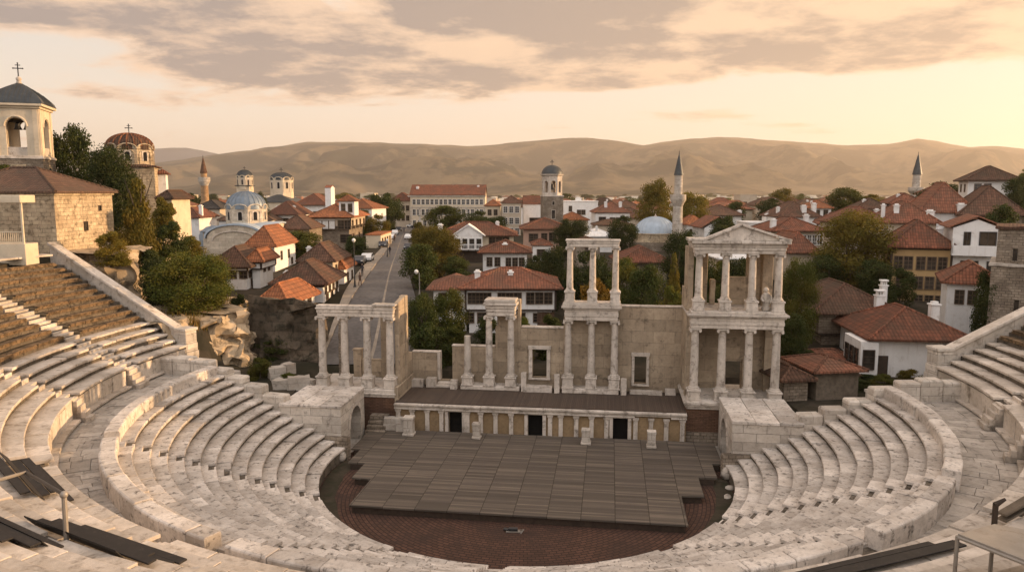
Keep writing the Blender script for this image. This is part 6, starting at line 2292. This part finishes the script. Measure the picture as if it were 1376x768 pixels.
TREES = [
    # left hill
    ('n', F_MID, 264, 342, 430, 112, 64, 'big leafy green tree on the rock edge, left of the tiled houses'),
    ('c', F_DARK, 216, 352, 420, 62, 66, 'dark leafy tree squeezed between the balustrade and the big leafy tree'),
    ('c', F_DARK, 102, 176, 290, 74, 92, 'tall dark tree between the bell tower and the tile domed church'),
    ('n', F_DARK, 148, 200, 320, 84, 88, 'broad dark green tree hiding the foot of the tile domed church'),
    ('k', F_OLIVE, 190, 248, 345, 74, 80, 'olive green conifer in front of the tile domed church'),
    ('b', F_OLIVE, 184, 286, 345, 56, 76, 'yellowish olive tree on the slope right of the stone house'),
    ('s', F_OLIVE, 150, 312, 350, 50, 66.5, 'yellow green bush at the right foot of the stone house'),
    ('s', F_OLIVE, 222, 268, 330, 44, 86, 'pale olive bush on the rock below the cream annexe'),
    ('t', F_DARK, 206, 338, 395, 50, 70, 'dark bush on the rocky slope above the balustrade'),
    ('t', F_MID, 8, 222, 262, 44, 76, 'green bush at the left edge behind the stone house roof'),
    ('s', F_DARK, 322, 398, 432, 40, 67, 'low dark bush under the big leafy tree at the rock edge'),
    ('s', F_DARK, 232, 300, 360, 50, 79, 'dark bush below the pale olive bush on the rock spur'),
    ('t', F_OLIVE, 258, 318, 360, 40, 86, 'olive bush at the right foot of the rock spur, below the lead domed church'),
    ('s', F_DARK, 290, 350, 400, 50, 84, 'dark bush left of the timber floored white house'),
    ('t', F_DARK, 655, 425, 455, 40, 68, 'dark bush behind the pair of columns, below the big white house'),
    ('s', F_MID, 704, 428, 458, 36, 67, 'green bush above the wall right of the pair of columns'),
    ('s', F_DARK, 738, 424, 458, 40, 68, 'dark bush at the left edge of the two storey marble screen'),
    ('t', F_DARK, 372, 452, 505, 54, 66, 'dark bush at the foot of the dark rock ledge'),
    ('s', F_MID, 350, 480, 512, 36, 60, 'green shrub growing at the foot of the rock cliff behind the stepped wall'),
    ('t', F_MID, 388, 500, 525, 30, 58.5, 'small green shrub among the loose stones left of the colonnade'),
    # left of the street
    ('a', F_MID, 408, 312, 372, 60, 128, 'round green tree below the merchant house'),
    ('a', F_DARK, 478, 318, 356, 36, 138, 'dark tree leaning over the pavement by the merchant house'),
    ('b', F_OLIVE, 508, 290, 330, 34, 178, 'yellow green tree at the right corner of the merchant house'),
    ('c', F_DARK, 350, 262, 310, 26, 178, 'dark narrow tree between the church dome and the green domed church'),
    ('b', F_DARK, 262, 262, 290, 40, 260, 'dark tree left of the tan minaret'),
    # right of the street
    ('n', F_OLIVE, 584, 306, 396, 74, 108, 'big golden olive tree on the right side of the street'),
    ('a', F_DARK, 566, 330, 402, 60, 97, 'dark green tree overhanging the right kerb of the street'),
    ('a', F_DARK, 612, 346, 396, 44, 101, 'dark tree between the golden olive tree and the small white house'),
    ('b', F_OLIVE, 566, 300, 340, 30, 140, 'yellowish tree by the far right kerb of the street'),
    ('c', F_MID, 606, 393, 480, 58, 70, 'bushy green tree in front of the left wing of the big white house'),
    ('a', F_DARK, 566, 398, 480, 50, 68, 'dark tree behind the end pier of the colonnade'),
    ('s', F_DARK, 578, 435, 505, 66, 64.5, 'dark thick bush behind the low ochre wall piece'),
    ('t', F_MID, 608, 440, 500, 44, 66, 'leafy bush behind the wall of the broken column'),
    ('b', F_DARK, 526, 262, 312, 40, 240, 'dark tree in front of the low annexe at the street end'),
    ('a', F_DARK, 510, 264, 300, 44, 228, 'dark round tree left of the low annexe at the street end'),
    ('a', F_MID, 600, 278, 320, 62, 225, 'wide green tree in front of the long cream public building'),
    ('b', F_DARK, 640, 285, 325, 40, 205, 'dark tree before the right end of the long cream public building'),
    ('a', F_DARK, 668, 292, 330, 40, 195, 'dark round tree below the tall pale tenement'),
    ('n', F_DARK, 770, 296, 345, 56, 132, 'dense dark round tree right of the brown plastered house'),
    ('b', F_DARK, 716, 345, 410, 34, 96, 'dark slim tree right of the small bright white house'),
    ('a', F_DARK, 744, 335, 430, 50, 92, 'tall dark tree just left of the two storey marble screen'),
    ('b', F_DARK, 790, 340, 430, 66, 84, 'dark tree seen through the upper columns of the marble screen'),
    ('s', F_GOLD, 798, 378, 425, 66, 73, 'round rusty orange bush seen through the upper columns of the marble screen'),
    ('a', F_MID, 838, 352, 430, 56, 80, 'green tree just right of the marble screen'),
    ('c', F_DARK, 868, 360, 430, 60, 76, 'dark leafy tree above the tallest ochre wall'),
    ('k', F_OLIVE, 904, 346, 430, 34, 74, 'yellow tinged conifer left of the pavilion side wall'),
    ('s', F_MID, 902, 388, 430, 44, 68, 'pale green bush above the wall beside the pavilion'),
    ('n', F_DARK, 912, 312, 400, 62, 95, 'dark dense tree between the mosque and the pavilion'),
    ('b', F_DARK, 836, 292, 345, 40, 140, 'dark tree left of the mosque dome'),
    ('c', F_OLIVE, 880, 246, 330, 50, 168, 'tall olive green tree behind the mosque dome'),
    ('a', F_OLIVE, 930, 262, 318, 52, 185, 'broad olive tree right of the white minaret'),
    ('b', F_DARK, 940, 340, 420, 40, 82, 'dark tree behind the left upper column of the pavilion'),
    ('a', F_DARK, 990, 350, 430, 60, 80, 'dark tree seen between the upper columns of the pavilion'),
    ('t', F_DARK, 965, 385, 430, 50, 72, 'leafy bush behind the broken pier of the pavilion'),
    ('n', F_MID, 1070, 352, 460, 56, 68, 'bright green tree just right of the upper pavilion columns'),
    ('c', F_DARK, 1060, 425, 520, 60, 63, 'dark tree below the bright green one, right of the lower pavilion columns'),
    ('n', F_OLIVE, 1140, 287, 400, 112, 92, 'largest spreading tree in front of the ochre town house'),
    ('a', F_DARK, 1104, 345, 410, 60, 90, 'dark tree left of the largest spreading tree'),
    ('a', F_DARK, 1172, 352, 410, 60, 86, 'dark tree at the left corner of the ochre town house'),
    ('s', F_DARK, 1208, 362, 420, 44, 83, 'dark ivy like bush on the front of the ochre town house'),
    ('b', F_DARK, 1040, 268, 318, 52, 215, 'dark broad tree above the low white stepped house'),
    ('a', F_OLIVE, 1050, 256, 300, 40, 250, 'olive tree behind the dark broad tree on the skyline'),
    ('a', F_MID, 1132, 254, 300, 56, 215, 'green tree left of the distant white minaret'),
    ('b', F_OLIVE, 1166, 262, 300, 34, 215, 'smaller olive tree beside the green tree near the distant white minaret'),
    ('s', F_DARK, 1262, 246, 285, 60, 150, 'dark hedge like bush on the ridge right of the distant white minaret'),
    ('t', F_DARK, 1345, 278, 310, 50, 95, 'dark bush in front of the very large brown roof'),
    ('a', F_DARK, 1322, 370, 440, 44, 67, 'dark creeper covered tree left of the stone tower'),
    ('s', F_MID, 1092, 520, 548, 40, 57.6, 'green shrub at the outer end of the right vaulted passage'),
    ('t', F_DARK, 1150, 508, 545, 44, 57.4, 'dark shrub above the stepped wall of the right seats'),
    ('t', F_MID, 1186, 502, 535, 40, 57.2, 'green shrub under the white wall of the nearest tiled house'),
    ('s', F_OLIVE, 1222, 496, 525, 40, 57.2, 'olive shrub on the slope by the right balustrade pedestal'),
    ('s', F_DARK, 1068, 515, 552, 36, 59.5, 'dark shrub beside the small rust roofed shed'),
    ('s', F_DARK, 1120, 496, 545, 44, 58.5, 'dark green shrub in front of the low sheds'),
    ('t', F_DARK, 1158, 500, 540, 40, 60, 'dark shrub under the timber bay window'),
    ('s', F_DARK, 1082, 470, 540, 44, 61, 'dark bush between the pavilion and the low sheds'),
    ('a', F_DARK, 1364, 240, 300, 40, 120, 'dark tree at the right edge beside the hilltop house'),
]
for k, m, px, pt0, pb0, wp, Y, lab in TREES:
    ptree(k, m, px, pt0, pb0, wp, Y, lab)

# loose fill of the town: houses and trees where the sight lines show town
fr_ = random.Random(31)
roadpts = [(a.lerp(b, .5), (b - a).length / 2 + 4) for a, b in zip(rl[::6], rr_[::6])]


KEEP = [(250, 370, 142), (415, 512, 160), (850, 922, 152), (720, 765, 192), (545, 660, 262), (580, 704, 128), (566, 756, 80), (1188, 1376, 126), (360, 480, 102), (325, 402, 120), (1035, 1108, 118),
        (215, 240, 104), (800, 850, 185), (668, 735, 215), (757, 806, 232), (1215, 1240, 230), (268, 286, 205)]


def free(x, y, r):
    pxc, pr = CX + x / y * 992, r / y * 1000
    for a_, b_, yk in KEEP:
        if y < yk and a_ - pr < pxc < b_ + pr:
            return False
    for fx_, fy_, fr0 in FOOT:
        if (x - fx_) ** 2 + (y - fy_) ** 2 < (r + fr0) ** 2:
            return False
    for p, w_ in roadpts:
        if (x - p.x) ** 2 + (y - p.y) ** 2 < (r + w_) ** 2:
            return False
    return True


KIND = [('small cream house with a red hip roof among the trees of the middle town', M_CREAM, M_RED), ('small white house with an orange hip roof in the middle town', M_WHITEP, M_ORANGE),
        ('small beige house with a brown hip roof in the middle town', M_BEIGE, M_BROWN), ('small white house with a brown hip roof in the middle town', M_WHITEP, M_BROWN)]
n_h = 0
for _ in range(3000):
    if n_h >= 115:
        break
    Y = 130 + 420 * fr_.random() ** 1.3
    px = fr_.uniform(225, 1340)
    x = (px - CX) / 992 * Y
    if not free(x, Y, 6.5) or (x < -44 and Y < 150) or (x > 55 and Y < 150) or ground(x, Y) > 8:
        continue
    zb = ground(x, Y)
    lab, wm, rm = fr_.choice(KIND)
    wpx = fr_.uniform(8, 13) / Y * 1000
    hh = fr_.uniform(5.0, 8.5)
    yb = CY - FPX * math.tan(math.atan2(zb - CAM_H, Y) + PITCH)
    ye = CY - FPX * math.tan(math.atan2(zb + hh - CAM_H, Y) + PITCH)
    nw = fr_.choice((2, 3, 3))
    house(lab, px - wpx / 2, px + wpx / 2, yb, ye, Y=Y, d=fr_.uniform(7, 11), yaw=fr_.uniform(-14, 14), wall=wm, roofm=rm, rh=fr_.uniform(1.6, 2.8), oh=.6, frames=False,
          wins=([('f', nw, .2, .8, .72, 1.0, 1.4), ('f', nw, .2, .8, .30, 1.0, 1.3), ('r' if px < CX else 'l', 2, .3, .7, .72, 1.0, 1.3)] if Y < 360 else []), chim=[(fr_.uniform(.2, .8), .3, fr_.uniform(1.6, 2.6), .8)], group='houses of the middle town')
    n_h += 1
n_t = 0
TK = [('a', F_DARK, 'dark broadleaf tree between the houses of the middle town'), ('b', F_MID, 'green broadleaf tree between the houses of the middle town'), ('c', F_OLIVE, 'olive coloured tree between the houses of the middle town')]
for _ in range(2500):
    if n_t >= 85:
        break
    Y = 80 + 520 * fr_.random() ** 1.25
    px = fr_.uniform(200, 1376)
    x = (px - CX) / 992 * Y
    sz = fr_.uniform(4, 7.5) if Y > 110 else fr_.uniform(3, 5)
    if not free(x, Y, sz * .40) or (x < -40 and Y < 125) or (ground(x, Y) > 9 and fr_.random() < .6):
        continue
    k, m, lab = fr_.choice(TK)
    tree(k, m, x, Y, sz, min(sz * fr_.uniform(.95, 1.25), (9.0 if Y < 220 else 11)), lab, 'trees of the middle town')
    FOOT.append((x, Y, sz * .28))
    n_t += 1

# the far town: plain small blocks and roofs down to the plain
far_w = [M_WHITEP, M_CREAM, M_BEIGE, M_CREAM]
FARL = ['far pale house with a red roof on the plain', 'far cream block with a flat roof on the plain', 'far beige house with a brown roof on the plain']
fp = []
for k, (lab, wm, rm, fl) in enumerate(((FARL[0], M_WHITEP, M_RED, 0), (FARL[1], M_CREAM, M_CREAM, 1), (FARL[2], M_BEIGE, M_BROWN, 0))):
    t = thing('house', lab, 'house', (0, 3000 + k * 60, ground(0, 3000)), 'far houses of the plain')
    part('wall', MB().box(-5, 5, -4, 4, -1, 6 if not fl else 12), wm, t)
    part('roof', hip(MB(), -5.6, 5.6, -4.6, 4.6, 6, 2.4) if not fl else MB().box(-5.2, 5.2, -4.2, 4.2, 12, 12.6), rm, t)
    fp.append(t)
for i in range(110):
    Y = 560 + 2900 * fr_.random() ** 1.6
    px = fr_.uniform(190, 1376)
    x = (px - CX) / 992 * Y
    c = copy_tree(fr_.choice(fp)) if i > 2 else fp[i]
    c.location = (x, Y, ground(x, Y))
    s = fr_.uniform(.8, 1.5) * (1 + Y / 3500)
    c.scale = (s * fr_.uniform(.8, 1.5), s, s * fr_.uniform(.5, .9))
    c.rotation_euler = (0, 0, fr_.uniform(-.6, .6))
ft = MB()
for i in range(1100):
    Y = 700 + 3100 * fr_.random() ** 1.2
    px = fr_.uniform(180, 1376)
    x = (px - CX) / 992 * Y
    s = fr_.uniform(4, 9) * (1 + Y / 4000)
    h = s * fr_.uniform(.5, 1.2)
    z = ground(x, Y)
    ft.obox(x, Y, z - 1, z + h, s * fr_.uniform(.9, 2.2), s, fr_.uniform(-.5, .5))


def farmat():
    m, t = newmat('far_town_walls')
    r = t.n('NewGeometry').outputs['Random Per Island']
    rp4 = t.n('ValToRGB', {0: r})
    rp4.color_ramp.interpolation = 'CONSTANT'
    for e, (p4, c4_) in zip([rp4.color_ramp.elements[0], rp4.color_ramp.elements[1]] + [rp4.color_ramp.elements.new(q) for q in (.5, .75)],
                            ((0.0, (.62, .58, .5, 1)), (.28, (.5, .42, .32, 1)), (.5, (.26, .11, .06, 1)), (.75, (.42, .34, .26, 1)))):
        e.position = p4
        e.color = c4_
    return finish(m, t, rp4.outputs[0], .9)


single('far_town', 'mass of tiny pale and red blocks of the far town on the plain below the hills', 'town', ft, farmat(), kind='stuff', base=(0, 0, 0))
for i in range(105):
    Y = 560 + 2800 * fr_.random() ** 1.4
    px = fr_.uniform(190, 1376)
    x = (px - CX) / 992 * Y
    s = fr_.uniform(8, 15) * (1 + Y / 2500)
    k, m = fr_.choice((('a', F_DARK), ('b', F_MID), ('c', F_DARK), ('s', F_OLIVE)))
    tree(k, m, x, Y, s * fr_.uniform(1, 1.8), s * .8, 'far dark tree on the plain beyond the town', 'far trees of the plain', name='tree', cat='tree')

# ================================================================ THE STREET'S THINGS
def lamp(label, px, pb, pt0, mat, arm=.0, hd='ball'):
    p = Gp(px, pb)
    h = W(px, pt0, p.y).z - p.z
    t = thing('street_lamp', label, 'street lamp', (p.x, p.y, p.z), 'street lamps')
    part('base', MB().lathe(0, 0, [(.22, -.1), (.22, .3), (.14, .5), (.1, 1.1)], 10), mat, t, smooth=40)
    part('pole', MB().lathe(0, 0, [(.085, .4), (.05, h - .25)], 8), mat, t)
    if arm:
        part('arm', MB().tube([(0, 0, h - .3), (arm * .5, 0, h), (arm, 0, h - .05)], .04, 6), mat, t)
    part('lamp_head', MB().lathe(arm, 0, [(.08, h - .35), (.22, h - .2), (.26, h), (.14, h + .14), (.02, h + .2)], 10), M_LAMP, t)


lamp('tall dark street lamp on the left pavement near the tiled houses', 477, 388, 322, M_DARKM)
lamp('pale street lamp by the right kerb in front of the big white house', 564, 404, 364, M_METAL, -.35)
lamp('slender dark street lamp standing on the left kerb farther up the street', 521, 346, 322, M_DARKM)


def car_proto(paint):
    t = thing('parked_car', 'car', 'car', (0, 0, 0), 'cars parked along the street')
    side = [(-2.1, .35), (2.1, .35), (2.15, .75), (1.9, .88), (1.2, .95), (.65, 1.38), (-.9, 1.42), (-1.75, .98), (-2.12, .85)]
    part('body', MB().extx([(a, b) for a, b in side], -.85, .85), paint, t, bevel=.07)
    part('side_window', MB().extx([(1.0, .95), (.6, 1.32), (-.85, 1.35), (-1.5, .98)], -.865, .865), M_GLASS, t)
    part('windscreen', MB().add([(-.72, 1.17, .985), (.72, 1.17, .985), (.66, .69, 1.36), (-.66, .69, 1.36), (-.72, 1.2, 1.0), (.72, 1.2, 1.0), (.66, .72, 1.39), (-.66, .72, 1.39)], [(0, 3, 2, 1), (4, 5, 6, 7), (0, 1, 5, 4), (1, 2, 6, 5), (2, 3, 7, 6), (3, 0, 4, 7)]), M_GLASS, t)
    for x in (-.78, .78):
        for y in (-1.3, 1.35):
            wm = MB().lathe(0, 0, [(.05, -.1), (.32, -.1), (.34, 0), (.32, .1), (.05, .1)], 16)
            wm.v = [(x + c, y + a, .33 + b) for a, b, c in wm.v]
            part('wheel', wm, M_RUBBER, t)
    for x in (-.6, .6):
        part('headlight', MB().box(x - .17, x + .17, -2.16, -2.08, .66, .8), M_LAMP, t)
    return t


cw, cd = car_proto(M_CAR_W), car_proto(M_CAR_D)
CARS = [(494, 352, .25, 'w', 'white car parked at the left kerb beside the tree by the merchant house'), (484, 356, .25, 'd', 'dark car parked nearest the camera at the left kerb'),
        (526, 322, .3, 'w', 'white car parked by the low cream roadside building'), (520, 327, .3, 'd', 'dark car behind the white one by the low cream roadside building'),
        (531, 316, .3, 'w', 'small looking white car parked farthest up the left kerb'), (554, 306, 1.2, 'w', 'white car standing across the far end of the street'),
        (560, 307, 1.3, 'd', 'dark car beside the white one at the far end of the street'), (550, 322, .1, 'w', 'white car parked at the right kerb under the yellowish tree'), (536, 311, .3, 'd', 'dark car parked farthest of all up the left kerb'),
        (515, 333, .28, 'd', 'dark car parked beside the far slender street lamp'), (550, 336, .15, 'd', 'dark car parked at the right kerb under the golden olive tree')]
used = set()
for px, py, rz, k, lab in CARS:
    p = Gp(px, py)
    src = cw if k == 'w' else cd
    c = src if k not in used else copy_tree(src)
    used.add(k)
    c.location = (p.x, p.y, ground(p.x, p.y) + .13)
    c.rotation_euler = (0, 0, rz - .2)
    c['label'] = lab


def person(label, px, py, mat, walk=.25, face=0.0):
    p = Gp(px, py)
    me = bpy.data.meshes.new('person')
    vs = [(0, 0, .95), (0, 0, 1.15), (0, .01, 1.42), (0, .0, 1.5), (0, -.02, 1.62), (0, -.01, 1.74),
          (-.09, 0, .9), (-.1, -walk * .5, .5), (-.1, -walk * .6, .09), (-.1, -walk * .6 - .16, .04), (.09, 0, .9), (.1, walk * .5, .5), (.1, walk, .1), (.1, walk - .16, .05),
          (-.2, 0, 1.4), (-.25, .08, 1.12), (-.24, walk * .4, .86), (.2, 0, 1.4), (.25, -.02, 1.12), (.24, -walk * .5, .88)]
    es = [(0, 1), (1, 2), (2, 3), (3, 4), (4, 5), (0, 6), (6, 7), (7, 8), (8, 9), (0, 10), (10, 11), (11, 12), (12, 13), (2, 14), (14, 15), (15, 16), (2, 17), (17, 18), (18, 19)]
    me.from_pydata(vs, es, [])
    me.materials.append(mat)
    o = bpy.data.objects.new('person', me)
    COL.objects.link(o)
    o.location = (p.x, p.y, ground(p.x, p.y) + .2)
    o.rotation_euler = (0, 0, face)
    sk = o.modifiers.new('skin', 'SKIN')
    rad = [.15, .14, .15, .06, .09, .085, .09, .065, .045, .035, .09, .065, .045, .035, .07, .045, .035, .07, .045, .035]
    for v, r_ in zip(me.skin_vertices[0].data, rad):
        v.radius = (r_, r_)
    me.skin_vertices[0].data[0].use_root = True
    s2 = o.modifiers.new('smooth', 'SUBSURF')
    s2.levels = s2.render_levels = 1
    o['label'] = label
    o['category'] = 'person'
    h = MB().sphere((0, 0, 1.72), .1, 10, 6)
    q = bpy.data.objects.new('head', h.mesh('head', M_SKIN))
    COL.objects.link(q)
    q.parent = o
    q2 = bpy.data.objects.new('hair', MB().sphere((0, .025, 1.755), .1, 10, 6).mesh('hair', M_CLOTH))
    COL.objects.link(q2)
    q2.parent = o


person('person in dark clothes walking on the left pavement close to the dark street lamp', 487, 373, M_CLOTH, .3, .3)
person('person in brown clothes at the kerb corner, nearest the camera', 484, 386, M_CLOTH2, .2, 2.5)
person('person in dark clothes standing beside the far slender street lamp', 524, 344, M_CLOTH, .1, 1.0)
person('person in brown clothes walking in the middle of the street far up', 530, 326, M_CLOTH2, .25, .2)
person('person in dark clothes on the far left pavement by the low cream roadside building', 519, 330, M_CLOTH, .25, .4)
person('person in dark clothes crossing the street near the far end', 543, 314, M_CLOTH, .25, 1.5)
# loose stones among the grass behind the left stepped wall
for i, (px, py, Y, sx, sz, lab) in enumerate(((380, 520, 57.5, 1.4, .7, 'pale carved block lying in the grass under the rock cliff'), (402, 522, 57.6, 1.7, .9, 'long dark sided block lying beside the left colonnade'),
                                              (372, 508, 60, 1.3, .9, 'tilted pale slab leaning at the foot of the rock cliff'), (388, 506, 61, .9, .9, 'rounded carved stone at the foot of the rock cliff'),
                                              (415, 524, 58.3, .9, .4, 'small flat stone by the left colonnade base'))):
    p = W(px, py, Y)
    z = ground(p.x, Y)
    mb = MB().obox(p.x, Y, z - .15, z + sz, sx, .9, .3 * i)
    single('stone', lab, 'stone', mb, M_WHITE, sub=.3, rough=.09, freq=2, smooth=35, group='loose stones at the foot of the cliff')
# dry grass on the rock edges
gm = MB()
gr = random.Random(3)
cnt = 0
while cnt < 4200:
    px, Y = gr.uniform(90, 345), gr.uniform(56, 76)
    x = (px - CX) / 992 * Y
    z = ground(x, Y)
    if z < 7.0:
        continue
    xl, yl = to_loc(x, Y)
    if math.hypot(xl, yl) < 45 and yl < abs(xl) * .29 + 1.5:
        continue
    a = gr.uniform(0, 6.28)
    h = gr.uniform(.2, .6)
    dx_, dy_ = math.cos(a) * .07, math.sin(a) * .07
    z += .2
    gm.add([(x - dx_, Y - dy_, z - .4), (x + dx_, Y + dy_, z - .4), (x + gr.uniform(-.2, .2), Y + gr.uniform(-.2, .2), z + h)], [(0, 1, 2)])
    cnt += 1
single('dry_grass', 'dry golden grass growing along the rock edge below the trees', 'grass', gm, F_DRY, kind='stuff', base=(0, 0, 0))
